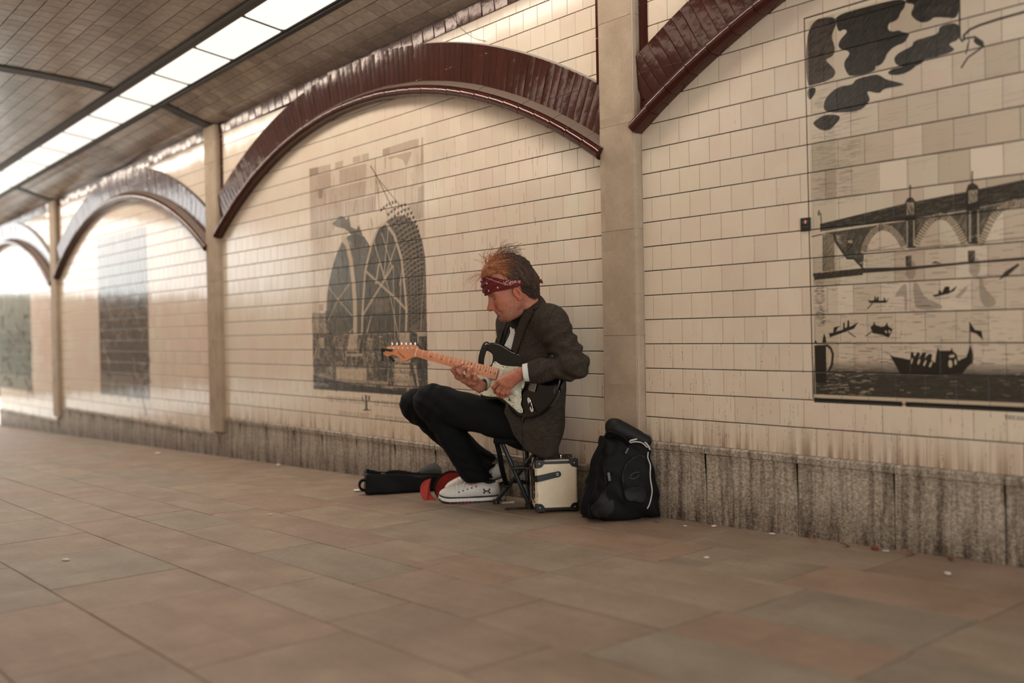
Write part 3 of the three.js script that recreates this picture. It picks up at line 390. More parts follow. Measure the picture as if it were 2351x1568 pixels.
function glazeBase(g, b, B, streaks, lowRows) {
  const { W, H } = B; g.fillStyle = 'rgb(214,199,180)'; g.fillRect(0, 0, W, H);
  for (let i = 0; i < 900; i++) { const x = rnd() * W, y = rnd() * H, r = rr(8, 60), v = rnd() < 0.5; g.fillStyle = v ? 'rgba(196,176,152,0.06)' : 'rgba(226,214,198,0.06)'; g.beginPath(); g.ellipse(x, y, r, r * rr(0.6, 2), 0, 0, 7); g.fill(); }
  for (let i = 0; i < W * H / 700; i++) { g.fillStyle = `rgba(120,98,76,${rr(0.05, 0.22)})`; g.fillRect(rnd() * W, rnd() * H, rr(0.6, 1.6), rr(0.6, 2)); }
  // runs of dirt, thickest near the plinth
  const bottom = B.Y(b.rows);
  for (let i = 0; i < streaks; i++) {
    const low = rnd() < 0.72, x = rnd() * W, y1 = low ? bottom - Math.pow(rnd(), 1.6) * B.T * lowRows : rnd() * bottom, L = rr(0.15, 0.9) * B.T; let y = y1 - L, xx = x;
    while (y < y1) { const s = rr(2, 9); if (rnd() < 0.8) { g.strokeStyle = `rgba(${rnd() < 0.5 ? '88,62,46' : '70,58,48'},${rr(0.06, low ? 0.42 : 0.26)})`; g.lineWidth = rr(0.6, low ? 3.2 : 2.2); g.beginPath(); g.moveTo(xx, y); xx += rr(-0.8, 0.8); g.lineTo(xx, y + s); g.stroke(); } y += s; }
  }
  for (let i = 0; i < streaks * 1.3; i++) { const x = rnd() * W, h = rr(0.3, 1.6) * B.T, w = rr(3, 16); const gr = g.createLinearGradient(0, bottom - h, 0, bottom); gr.addColorStop(0, 'rgba(112,84,64,0)'); gr.addColorStop(1, `rgba(104,78,60,${rr(0.04, 0.2)})`); g.fillStyle = gr; g.fillRect(x, bottom - h, w, h); }
}
function paintBridge(g, b) {
  const B = brushes(g, b), ink = (a) => `rgba(${INK},${a})`; glazeBase(g, b, B, 330, 4);
  const L = 7.93, R = 19, T = 11.44, bot = -1.93, rect = (x0, x1, y0, y1, c) => B.fill([x0, y0, x1, y0, x1, y1, x0, y1], c);
  // printed sky in tile-sized tones
  for (let r = -2; r < 12; r++) for (let c = 0; c < 12; c++) { const x0 = Math.max(L, 7.5 + c + (((r % 2) + 2) % 2) * 0.5 - 0.5), x1 = Math.min(R, x0 + 1); const v = rnd(); if (r >= 1) rect(x0, x1, r, Math.min(r + 1, 11.3), `rgba(${v < 0.5 ? '140,124,104' : '156,146,126'},${r > 8.5 && c > 5 ? 0.12 : rr(0.12, 0.42)})`); else rect(x0, x1, Math.max(r, bot), r + 1, `rgba(140,124,104,${rr(0.15, 0.35)})`); }
  for (let i = 0; i < 260; i++) { const x = rr(L, 18), y = rr(5.5, 9.2), w = rr(0.2, 1.2); B.line([x, y, x + w, y + 0.03], `rgba(90,78,66,${rr(0.05, 0.22)})`, 0.0016); }
  for (let i = 0; i < 420; i++) { const x = rr(L, L + 1.6), y = rr(4.8, 8.8); B.line([x, y, x + rr(0.1, 0.5), y], ink(rr(0.08, 0.3)), 0.0014); }
  BRIDGE.light.forEach((p) => B.fill(p, 'rgba(218,204,186,0.9)'));
  BRIDGE.cloud.forEach((p, i) => { B.fill(p, i < 2 ? 'rgba(58,50,43,0.95)' : ink(0.95), true); B.hatch(p, 'rgba(120,112,96,0.30)', 500, -0.9, 1.0, true); B.hatch(p, 'rgba(8,8,8,0.45)', 260, -0.5, 1.5, true); });
  BRIDGE.cloudLines.forEach((p, i) => B.line(p, ink(0.85), [0.006, 0.008, 0.004][i]));
  // water, boats, bridge
  for (let i = 0; i < 1500; i++) { const y = -1.9 + Math.pow(rnd(), 1.5) * 5.4, x = rr(L, R), w = rr(0.08, 0.5); B.line([x, y, x + w, y + rr(-0.02, 0.02)], ink(rr(0.06, y < 0 ? 0.5 : 0.28)), rr(0.001, 0.0035)); }
  BRIDGE.shade.forEach((p) => B.fill(p, 'rgba(66,62,54,0.30)', true));
  for (let y = -0.6; y > bot; y -= 0.05) rect(L, R, y - 0.06, y, ink(clamp((-0.55 - y) * 1.5, 0.05, 0.62)));
  rect(L, R, bot, -1.0, ink(0.6));
  for (let i = 0; i < 900; i++) { const y = rr(bot + 0.03, -0.5), x = rr(L, R), left = x < 10.2 || rnd() < 0.12, w = rr(0.06, 0.3); if (left) B.line([x, y, x + w, y + rr(-0.03, 0.03)], `rgba(178,160,138,${rr(0.15, 0.7)})`, rr(0.0015, 0.004)); else B.line([x, y, x + w, y + 0.01], `rgba(100,94,84,${rr(0.1, 0.4)})`, 0.002); }
  BRIDGE.dark.forEach((p, i) => { B.fill(p, i === 4 ? 'rgba(72,62,52,0.9)' : i === 1 || i === 2 || i === 3 ? ink(0.80) : ink(0.93)); B.hatch(p, 'rgba(150,138,116,0.42)', i < 5 ? 420 : 30, i === 0 ? -0.12 : -1.0, 1.2); });
  { const p = BRIDGE.dark[0]; for (let i = 0; i < 58; i++) { const t = i / 58, x = lerp(8.3, 19, t), y0 = lerp(2.58, 3.62, Math.min(1, t * 1.55)); B.line([x, y0 - 0.1, x + 0.1, y0 - 0.09], 'rgba(170,156,132,0.6)', 0.006); B.line([x, y0 + 0.24, x + 0.14, y0 + 0.25], 'rgba(120,110,94,0.5)', 0.003); } }
  BRIDGE.rings.forEach((p) => { B.line(p, 'rgba(176,160,138,0.95)', 0.022); for (let i = 0; i < p.length - 2; i += 2) for (let k = 0; k < 4; k++) { const x = lerp(p[i], p[i + 2], k / 4), y = lerp(p[i + 1], p[i + 3], k / 4), dx = p[i + 2] - p[i], dy = p[i + 3] - p[i + 1], l = Math.hypot(dx, dy) || 1; B.line([x - dy / l * 0.12, y + dx / l * 0.12, x + dy / l * 0.10, y - dx / l * 0.10], ink(0.75), 0.0028); } });
  BRIDGE.pale.forEach((p) => B.fill(p, 'rgba(176,160,138,0.85)')); BRIDGE.pale.slice(0, 2).forEach((p) => B.hatch(p, ink(0.5), 40, 1.2, 1));
  B.hatch(BRIDGE.pale[7], ink(0.5), 160, 0.0, 1); for (let i = 0; i < 150; i++) { const x = rr(8.0, 8.35), y = rr(0.6, 2.2); B.line([x, y, x + 0.1, y], ink(0.5), 0.0015); }
  BRIDGE.lines.forEach((p, i) => B.line(p, ink(i > 2 ? 0.5 : 0.9), i === 1 ? 0.006 : 0.0035));
  BRIDGE.boats.forEach((p) => B.fill(p, 'rgba(26,25,22,0.97)')); BRIDGE.boatPale.forEach((p) => B.fill(p, 'rgba(190,174,150,0.95)', true)); BRIDGE.boatLines.forEach((p, i) => B.line(p, 'rgba(30,28,25,0.9)', i === 4 ? 0.009 : 0.0035));
  // ruled border
  rect(L - 0.02, R, bot + 0.02, bot + 0.14, 'rgba(196,180,156,0.95)'); rect(L, R, bot - 0.14, bot + 0.01, 'rgb(26,25,24)'); rect(11.2, 11.32, bot - 0.14, bot + 0.02, 'rgb(200,176,150)');
  B.line([L - 0.03, bot, L - 0.16, T], 'rgb(54,50,46)', 0.0042); B.line([L - 0.16, T, R, T + 0.03], 'rgb(40,38,36)', 0.005); B.line([L - 0.1, T - 0.1, R, T - 0.07], 'rgba(214,199,178,0.95)', 0.006); B.line([L + 0.06, bot + 0.1, L - 0.06, T - 0.1], 'rgba(190,176,152,0.8)', 0.0025);
  g.fillStyle = 'rgba(52,54,52,0.85)'; g.font = `bold ${Math.round(0.165 * B.T)}px serif`; g.fillText('THE', B.X(14.43), B.Y(-2.30)); g.fillStyle = 'rgba(84,80,72,0.75)'; g.fillText('BRIDGE', B.X(14.43) + B.T * 0.36, B.Y(-2.31)); g.font = `${Math.round(0.15 * B.T)}px serif`; g.fillText('/  ,', B.X(14.72), B.Y(-2.52));
}
function paintWheels(g, b) {
  const B = brushes(g, b), ink = (a) => `rgba(${INK},${a})`; glazeBase(g, b, B, 240, 3);
  for (let i = 0; i < 70; i++) { const x = B.X(rr(26, 36)), y = B.Y(rr(2, 11)); g.strokeStyle = `rgba(66,58,48,${rr(0.15, 0.45)})`; g.lineWidth = rr(0.7, 2.2); g.beginPath(); g.moveTo(x, y); g.quadraticCurveTo(x + rr(-4, 4), y + 8, x + rr(-3, 3), y + rr(6, 30)); g.stroke(); }
  const rect = (x0, x1, y0, y1, c) => B.fill([x0, y0, x1, y0, x1, y1, x0, y1], c);
  const x0 = 13.42, x1 = 26.0, y0 = -2.5, y1 = 11.2;
  for (let r = -3; r < 11; r++) for (let c = 0; c < 13; c++) rect(x0 + c * 0.97, x0 + (c + 1) * 0.97, Math.max(y0, r), r + 1, `rgba(128,106,86,${rr(0.02, r > 8 ? 0.2 : 0.28)})`);
  for (let i = 0; i < 300; i++) { const x = rr(x0, x1), y = rr(4, 11); B.line([x, y, x + rr(-0.1, 0.1), y - rr(0.2, 1)], `rgba(120,98,80,${rr(0.03, 0.14)})`, rr(0.004, 0.02)); }
  WHEELS.sky.forEach((p, i) => B.fill(p, `rgba(112,92,76,${i === 0 || i === 17 ? 0.6 : i === 5 ? 0.45 : 0.3})`));
  // lower scene
  rect(x0, x1, y0, 2.3, 'rgba(96,84,70,0.55)'); for (let i = 0; i < 900; i++) { const x = rr(x0, x1), y = rr(y0, 2.4), v = rnd(); B.line([x, y, x + rr(-0.05, 0.25), y + rr(-0.3, 0.1)], v < 0.6 ? ink(rr(0.1, 0.45)) : `rgba(190,170,146,${rr(0.1, 0.4)})`, rr(0.003, 0.012)); }
  WHEELS.mass.forEach((p, i) => { B.fill(p, ink(i < 2 ? 0.40 : 0.78)); B.hatch(p, 'rgba(150,132,110,0.5)', i < 2 ? 420 : 40, 1.4, 2.4); B.hatch(p, 'rgba(14,14,12,0.55)', i < 2 ? 520 : 20, 1.5, 2.6); B.hatch(p, 'rgba(186,166,142,0.55)', i < 2 ? 90 : 8, 0.1, 2.2); });
  for (let i = 0; i < 130; i++) { const x = rr(x0, x1 - 0.5), y = rr(-1.9, 2.6), w = rr(0.12, 0.7), h = rr(0.1, 0.8); rect(x, x + w, y, y + h, rnd() < 0.62 ? ink(rr(0.15, 0.6)) : `rgba(178,158,134,${rr(0.15, 0.55)})`); }
  for (let i = 0; i < 46; i++) { const x = rr(x0, x1), y = rr(-1.4, 2.8), l = rr(0.4, 1.6), a = rr(1.0, 2.1); B.line([x, y, clamp(x + Math.cos(a) * l, x0, x1), y + Math.sin(a) * l], rnd() < 0.5 ? ink(0.6) : 'rgba(180,160,136,0.6)', rr(0.006, 0.016)); }
  WHEELS.drumA.forEach((p) => { B.fill(p, 'rgba(66,62,54,0.82)', false); B.hatch(p, 'rgba(150,138,118,0.35)', 60, 0.1, 2); });
  WHEELS.wheelA.forEach((p) => { B.fill(p, 'rgba(62,60,52,0.78)', true); B.hatch(p, 'rgba(20,20,18,0.5)', 120, 1.5, 3); B.hatch(p, 'rgba(150,138,118,0.3)', 60, 1.5, 2); });
  WHEELS.topA.forEach((p) => B.fill(p, 'rgba(74,68,58,0.8)'));
  WHEELS.rimA.forEach((p, i) => B.line(p, `rgba(186,166,142,${i ? 0.6 : 0.95})`, i ? 0.012 : 0.045));
  WHEELS.wheelB.forEach((p) => { B.fill(p, 'rgba(58,55,48,0.85)'); B.hatch(p, 'rgba(18,18,16,0.6)', 160, 1.5, 3); B.hatch(p, 'rgba(160,146,124,0.35)', 110, 1.5, 2); });
  WHEELS.drumB.forEach((p) => { B.fill(p, 'rgba(92,80,66,0.92)'); });
  { // windows round the drum, following its curve
    for (let i = 0; i < 26; i++) for (let k = 0; k < 6; k++) {
      const t = i / 25, yl = lerp(8.0, 1.2, Math.pow(t, 0.95)), yr = lerp(8.35, 1.9, t), u0 = (k + 0.12) / 6, u1 = (k + 0.72) / 6;
      const xl = lerp(21.6, 24.0, Math.sqrt(1 - Math.pow(1 - Math.min(1, t * 1.25), 2))), xr = lerp(23.4, 25.85, Math.sqrt(1 - Math.pow(1 - Math.min(1, t * 1.9), 2)));
      const h = 0.15, px = (u) => lerp(xl, xr, u), py = (u) => lerp(yl, yr, u) + Math.sin(u * 3.1) * 0.12;
      B.fill([px(u0), py(u0), px(u1), py(u1), px(u1), py(u1) - h, px(u0), py(u0) - h], ink(0.92));
      if (t < 0.62) B.line([px(u0), py(u0) + 0.045, px(u1) + 0.05, py(u1) + 0.045], 'rgba(176,156,132,0.55)', 0.005);
    }
    WHEELS.drumB.forEach((p) => B.hatch(p, 'rgba(20,20,18,0.35)', 90, 0, 3));
  }
  WHEELS.rimB.forEach((p, i) => B.line(p, `rgba(190,170,146,${i < 2 ? 0.9 : 0.78})`, i < 2 ? 0.022 : i < 5 ? 0.017 : 0.009));
  WHEELS.masts.forEach((p, i) => B.line(p, 'rgba(98,82,68,0.75)', i ? 0.006 : 0.009)); WHEELS.ropes.forEach((p) => B.line(p, i2c(p), 0.008));
  WHEELS.palew.forEach((p, i) => { B.fill(p, i === 8 ? 'rgba(120,106,88,0.6)' : 'rgba(188,168,144,0.85)'); B.hatch(p, ink(0.4), 14, 1.5, 2); });
  rect(x0, x1, y0 + 0.02, y0 + 0.22, ink(0.75));
  for (let i = 0; i < 60; i++) { const x = rr(x0, x1), w = rr(0.2, 0.9); rect(x, x + w, y0 + 0.1, y0 + rr(0.25, 0.55), ink(rr(0.2, 0.6))); }
  // two rows of worn lettering and the little emblem under the picture
  g.fillStyle = 'rgba(104,86,70,0.52)'; g.font = `bold ${Math.round(0.42 * B.T)}px serif`; g.fillText('THE GREAT WHEELS', B.X(15.1), B.Y(-3.16)); g.fillText('OF THE EXHIBITION', B.X(20.6), B.Y(-3.2)); g.font = `bold ${Math.round(0.32 * B.T)}px serif`; g.fillText('FROM AN OLD PRINT', B.X(16.5), B.Y(-3.95)); g.fillText('BESIDE THE RIVER', B.X(20.6), B.Y(-3.98));
  WHEELS.emblem.forEach((p) => B.fill(p, ink(0.7)));
}
const i2c = () => 'rgba(180,162,138,0.55)';
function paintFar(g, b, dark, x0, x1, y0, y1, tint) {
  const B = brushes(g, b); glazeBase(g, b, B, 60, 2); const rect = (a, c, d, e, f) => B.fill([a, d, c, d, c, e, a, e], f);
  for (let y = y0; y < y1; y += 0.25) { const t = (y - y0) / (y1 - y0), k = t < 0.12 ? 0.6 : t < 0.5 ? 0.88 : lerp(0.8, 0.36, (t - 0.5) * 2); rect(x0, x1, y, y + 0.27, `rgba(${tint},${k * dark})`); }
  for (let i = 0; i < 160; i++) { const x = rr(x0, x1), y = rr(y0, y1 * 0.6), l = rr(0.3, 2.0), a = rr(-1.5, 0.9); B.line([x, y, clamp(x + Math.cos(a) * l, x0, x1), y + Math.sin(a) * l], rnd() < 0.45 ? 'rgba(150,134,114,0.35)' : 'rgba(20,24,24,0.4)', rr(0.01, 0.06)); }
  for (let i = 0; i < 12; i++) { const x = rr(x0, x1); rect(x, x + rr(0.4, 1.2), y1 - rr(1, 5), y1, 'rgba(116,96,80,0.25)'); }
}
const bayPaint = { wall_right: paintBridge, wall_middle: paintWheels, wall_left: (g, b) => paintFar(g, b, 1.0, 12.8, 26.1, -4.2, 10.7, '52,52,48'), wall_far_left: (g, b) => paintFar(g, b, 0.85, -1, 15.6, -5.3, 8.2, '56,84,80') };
const bayMats = {};
const glazeBump = dataTex(256, 256, (u, v) => { const n = fbm(u * 5, v * 5, 21, 2); return [n, n, n]; }, false);
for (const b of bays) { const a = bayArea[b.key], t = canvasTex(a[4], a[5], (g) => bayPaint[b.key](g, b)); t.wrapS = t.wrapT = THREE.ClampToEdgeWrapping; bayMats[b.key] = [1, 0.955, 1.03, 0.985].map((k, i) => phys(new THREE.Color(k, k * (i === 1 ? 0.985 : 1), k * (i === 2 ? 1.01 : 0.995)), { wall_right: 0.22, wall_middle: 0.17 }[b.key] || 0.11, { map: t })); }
// ------------------------------------------------------------------ a mesher for smooth bodies: surface nets over a distance field
function sdfMesh(f, lo, hi, cell, opt = {}) {
  const nx = Math.ceil((hi[0] - lo[0]) / cell) + 1, ny = Math.ceil((hi[1] - lo[1]) / cell) + 1, nz = Math.ceil((hi[2] - lo[2]) / cell) + 1, D = new Float32Array(nx * ny * nz).fill(NaN), at = (i, j, k) => i + nx * (j + ny * k), B = 5, lip = opt.lip || 1.5;
  for (let k0 = 0; k0 < nz; k0 += B) for (let j0 = 0; j0 < ny; j0 += B) for (let i0 = 0; i0 < nx; i0 += B) {
    const h = (B - 1) / 2, d0 = f(lo[0] + (i0 + h) * cell, lo[1] + (j0 + h) * cell, lo[2] + (k0 + h) * cell), far = Math.abs(d0) > lip * h * 1.75 * cell + cell * 2.5;
    for (let k = k0; k < Math.min(nz, k0 + B); k++) for (let j = j0; j < Math.min(ny, j0 + B); j++) for (let i = i0; i < Math.min(nx, i0 + B); i++) D[at(i, j, k)] = far ? d0 : f(lo[0] + i * cell, lo[1] + j * cell, lo[2] + k * cell);
  }
  const id = new Int32Array(nx * ny * nz).fill(-1), P = [], I = [];
  for (let k = 0; k < nz - 1; k++) for (let j = 0; j < ny - 1; j++) for (let i = 0; i < nx - 1; i++) {
    let sx = 0, sy = 0, sz = 0, n = 0; const a = at(i, j, k);
    const v = [D[a], D[a + 1], D[a + nx], D[a + nx + 1], D[a + nx * ny], D[a + nx * ny + 1], D[a + nx * ny + nx], D[a + nx * ny + nx + 1]];
    let m = 0; for (let q = 0; q < 8; q++) if (v[q] < 0) m |= 1 << q; if (m === 0 || m === 255) continue;
    for (const [p, q] of EDGES) { if ((v[p] < 0) === (v[q] < 0)) continue; const t = v[p] / (v[p] - v[q]); sx += lerp(p & 1, q & 1, t); sy += lerp((p >> 1) & 1, (q >> 1) & 1, t); sz += lerp((p >> 2) & 1, (q >> 2) & 1, t); n++; }
    id[a] = P.length / 3; P.push(lo[0] + (i + sx / n) * cell, lo[1] + (j + sy / n) * cell, lo[2] + (k + sz / n) * cell);
  }
  const quad = (a, b, c, d, flipped) => { if (a < 0 || b < 0 || c < 0 || d < 0) return; if (flipped) I.push(a, c, b, a, d, c); else I.push(a, b, c, a, c, d); };
  for (let k = 1; k < nz - 1; k++) for (let j = 1; j < ny - 1; j++) for (let i = 1; i < nx - 1; i++) {
    const a = at(i, j, k), s = D[a] < 0;
    if (s !== D[a + 1] < 0) quad(id[at(i, j - 1, k - 1)], id[at(i, j, k - 1)], id[a], id[at(i, j - 1, k)], !s);
    if (s !== D[a + nx] < 0) quad(id[at(i - 1, j, k - 1)], id[at(i - 1, j, k)], id[a], id[at(i, j, k - 1)], !s);
    if (s !== D[a + nx * ny] < 0) quad(id[at(i - 1, j - 1, k)], id[at(i, j - 1, k)], id[a], id[at(i - 1, j, k)], !s);
  }
  const N = new Float32Array(P.length), U = new Float32Array(P.length / 3 * 2), Cc = opt.color ? new Float32Array(P.length) : null, e = cell * 0.6;
  for (let q = 0; q < P.length; q += 3) {
    const x = P[q], y = P[q + 1], z = P[q + 2]; let gx = f(x + e, y, z) - f(x - e, y, z), gy = f(x, y + e, z) - f(x, y - e, z), gz = f(x, y, z + e) - f(x, y, z - e); const l = Math.hypot(gx, gy, gz) || 1; gx /= l; gy /= l; gz /= l;
    const d = f(x, y, z) * 0.85; if (Math.abs(d) < cell) { P[q] -= gx * d; P[q + 1] -= gy * d; P[q + 2] -= gz * d; }
    N[q] = gx; N[q + 1] = gy; N[q + 2] = gz;
    const u = opt.uv ? opt.uv(x, y, z) : [(x * 0.75 + z * 0.66) * 4, (y + z * 0.12) * 4]; U[q / 3 * 2] = u[0]; U[q / 3 * 2 + 1] = u[1];
    if (Cc) { const c = opt.color(x, y, z, gx, gy, gz); Cc[q] = c[0]; Cc[q + 1] = c[1]; Cc[q + 2] = c[2]; }
  }
  const g = new THREE.BufferGeometry(); g.setAttribute('position', new THREE.Float32BufferAttribute(P, 3)); g.setAttribute('normal', new THREE.BufferAttribute(N, 3)); g.setAttribute('uv', new THREE.BufferAttribute(U, 2)); if (Cc) g.setAttribute('color', new THREE.BufferAttribute(Cc, 3)); g.setIndex(I);
  return g;
}
const EDGES = [[0, 1], [0, 2], [1, 3], [2, 3], [4, 5], [4, 6], [5, 7], [6, 7], [0, 4], [1, 5], [2, 6], [3, 7]];
const smin = (a, b, k) => { const h = Math.max(k - Math.abs(a - b), 0) / k; return Math.min(a, b) - h * h * k * 0.25; };
const smax = (a, b, k) => -smin(-a, -b, k);
function cap(x, y, z, a, b, ra, rb) { const bx = b[0] - a[0], by = b[1] - a[1], bz = b[2] - a[2], px = x - a[0], py = y - a[1], pz = z - a[2], h = clamp((px * bx + py * by + pz * bz) / (bx * bx + by * by + bz * bz + 1e-12), 0, 1); return Math.hypot(px - bx * h, py - by * h, pz - bz * h) - (ra + (rb - ra) * h); }
const ell = (x, y, z, c, r) => { const a = (x - c[0]) / r[0], b = (y - c[1]) / r[1], d = (z - c[2]) / r[2], k0 = Math.hypot(a, b, d), k1 = Math.hypot(a / r[0], b / r[1], d / r[2]); return k1 < 1e-9 ? -Math.min(...r) : k0 * (k0 - 1) / k1; };
const rbx = (x, y, z, c, h, r) => { const a = Math.abs(x - c[0]) - h[0] + r, b = Math.abs(y - c[1]) - h[1] + r, d = Math.abs(z - c[2]) - h[2] + r; return Math.hypot(Math.max(a, 0), Math.max(b, 0), Math.max(d, 0)) + Math.min(Math.max(a, b, d), 0) - r; };
function poly2(x, y, p) { let d = 1e9, s = 1; for (let i = 0, j = p.length - 1; i < p.length; j = i++) { const ex = p[j][0] - p[i][0], ey = p[j][1] - p[i][1], wx = x - p[i][0], wy = y - p[i][1], h = clamp((wx * ex + wy * ey) / (ex * ex + ey * ey), 0, 1), bx = wx - ex * h, by = wy - ey * h; d = Math.min(d, bx * bx + by * by); const c1 = y >= p[i][1], c2 = y < p[j][1], c3 = ex * wy > ey * wx; if ((c1 && c2 && c3) || (!c1 && !c2 && !c3)) s = -s; } return s * Math.sqrt(d); }
// a piece of cloth cut to an outline (seen from +z) and laid on a body
function patch(outline, f, off, thick, zFrom = 0.6, fine = 0.014, smoothEdge = true) {
  const pts = smoothEdge ? new THREE.CatmullRomCurve3(outline.map((q) => V(q[0], q[1], 0)), true, 'centripetal', 0.5).getPoints(outline.length * 5).slice(0, -1) : outline.map((q) => V(q[0], q[1], 0));
  let tris = new THREE.ShapeGeometry(new THREE.Shape(pts.map((q) => new THREE.Vector2(q.x, q.y)))), P = Array.from(tris.attributes.position.array), I = Array.from(tris.index.array);
  for (let pass = 0; pass < 6; pass++) {                 // split long edges at their middles
    const mid = new Map(), O = []; let any = false;
    const L = (a, b) => Math.hypot(P[a * 3] - P[b * 3], P[a * 3 + 1] - P[b * 3 + 1]), M = (a, b) => { if (L(a, b) < fine) return -1; const k = a < b ? a * 1e6 + b : b * 1e6 + a; if (!mid.has(k)) { mid.set(k, P.length / 3); P.push((P[a * 3] + P[b * 3]) / 2, (P[a * 3 + 1] + P[b * 3 + 1]) / 2, 0); } any = true; return mid.get(k); };
    for (let t = 0; t < I.length; t += 3) { const [a, b, c] = [I[t], I[t + 1], I[t + 2]], m = M(a, b), n = M(b, c), o = M(c, a), q = (m >= 0) + (n >= 0) + (o >= 0);
      if (q === 3) O.push(a, m, o, m, b, n, o, n, c, m, n, o); else if (q === 0) O.push(a, b, c);
      else if (q === 1) { if (m >= 0) O.push(a, m, c, m, b, c); else if (n >= 0) O.push(a, b, n, a, n, c); else O.push(a, b, o, b, c, o); }
      else { if (m < 0) O.push(a, b, n, a, n, o, o, n, c); else if (n < 0) O.push(a, m, o, m, b, c, m, c, o); else O.push(b, n, m, a, m, n, a, n, c); } }
    I = O; if (!any) break;
  }
  const n = P.length / 3, Z = new Float32Array(n);
  for (let i = 0; i < n; i++) { let z = zFrom, d = 1; for (let s = 0; s < 90; s++) { d = f(P[i * 3], P[i * 3 + 1], z); if (d < 0.0008) break; z -= Math.max(0.0008, d * 0.7); if (z < -0.6) { z = NaN; break; } } Z[i] = z; }
  const good = Array.from(Z).filter((z) => !Number.isNaN(z)), fall = good.length ? Math.min(...good) : 0; for (let i = 0; i < n; i++) if (Number.isNaN(Z[i])) Z[i] = fall;
  const Q = []; for (let i = 0; i < n; i++) Q.push(P[i * 3], P[i * 3 + 1], Z[i] + off + thick); for (let i = 0; i < n; i++) Q.push(P[i * 3], P[i * 3 + 1], Z[i] + off);
  const J = [], edges = new Map(); for (let t = 0; t < I.length; t += 3) { let [a, b, c] = [I[t], I[t + 1], I[t + 2]]; const ar = (P[b * 3] - P[a * 3]) * (P[c * 3 + 1] - P[a * 3 + 1]) - (P[b * 3 + 1] - P[a * 3 + 1]) * (P[c * 3] - P[a * 3]); if (ar < 0) [b, c] = [c, b]; J.push(a, b, c, a + n, c + n, b + n); for (const [u, v] of [[a, b], [b, c], [c, a]]) { const k = u + '_' + v, r = v + '_' + u; if (edges.has(r)) edges.delete(r); else edges.set(k, [u, v]); } }
  for (const [u, v] of edges.values()) J.push(u, u + n, v, v, u + n, v + n);
  const g = new THREE.BufferGeometry(); g.setAttribute('position', new THREE.Float32BufferAttribute(Q, 3)); g.setAttribute('uv', new THREE.Float32BufferAttribute(Q.filter((_, i) => i % 3 < 2).map((v) => v * 4), 2)); g.setIndex(J); g.computeVertexNormals(); return g;
}
// point of a body seen from +z
function onBody(f, x, y, zFrom = 0.6) { let z = zFrom; for (let s = 0; s < 200; s++) { const d = f(x, y, z); if (d < 0.0005) break; z -= Math.max(0.0005, d * 0.6); if (z < -0.8) break; } return V(x, y, z); }
function seam(f, pts, r, off = 0.001, mat) { return tube(curvePts(pts.map((p) => [p[0], p[1], 0]), pts.length * 6).map((p) => { const q = onBody(f, p.x, p.y); q.z += off; return q; }), r, pts.length * 6, 5); }
// ------------------------------------------------------------------ the musician. Local frame: x to the picture's right, y up, z towards the viewer; base on the paving under him.
const SITE = [-3.443, floorY(-3.443), 0.281], FACE = 0.8712;
const toWorld = (x, y, z) => V(x, y, z).applyAxisAngle(V(0, 1, 0), FACE).add(V(...SITE));
const floorHere = (x, z) => floorY(toWorld(x, 0, z).x) - SITE[1];   // height of the ramped paving in his frame

// ---- materials
const weave = dataTex(256, 256, (u, v) => { const a = fbm(u * 40, v * 40, 3, 2), t = 0.5 + 0.5 * Math.sin((u + v) * Math.PI * 2 * 64), n = 0.55 * a + 0.45 * t; return [n, n, n]; }, false);
const woolTex = dataTex(256, 256, (u, v) => { const n = fbm(u * 60, v * 60, 5, 2) - 0.5, m = fbm(u * 6, v * 6, 8, 3) - 0.5; const c = [0.215, 0.19, 0.163]; return c.map((q, i) => q + n * 0.09 + m * 0.03); });
const wool = phys(0xffffff, 0.9, { map: woolTex, bumpMap: weave, bumpScale: 0.0012, sheen: 0.2, sheenRoughness: 0.6, sheenColor: new THREE.Color(0.2, 0.18, 0.15), specularIntensity: 0.35 });
const woolDark = phys(new THREE.Color(0.009, 0.010, 0.011), 0.85, { bumpMap: weave, bumpScale: 0.001, specularIntensity: 0.3 });
const denim = phys(new THREE.Color(0.0062, 0.0070, 0.0080), 0.85, { bumpMap: weave, bumpScale: 0.0009, sheen: 0.2, sheenRoughness: 0.45, sheenColor: new THREE.Color(0.10, 0.105, 0.115), specularIntensity: 0.3 });
const shirtMat = phys(new THREE.Color(0.60, 0.63, 0.60), 0.85, { bumpMap: weave, bumpScale: 0.0004, sheen: 0.3, sheenColor: new THREE.Color(0.5, 0.5, 0.5) });
const skin = phys(0xffffff, 0.52, { vertexColors: true, bumpMap: dataTex(256, 256, (u, v) => { const n = fbm(u * 50, v * 50, 7, 3); return [n, n, n]; }, false), bumpScale: 0.0009, specularIntensity: 0.5 });
const hairMat = phys(0xffffff, 0.72, { vertexColors: true, anisotropy: 0 });

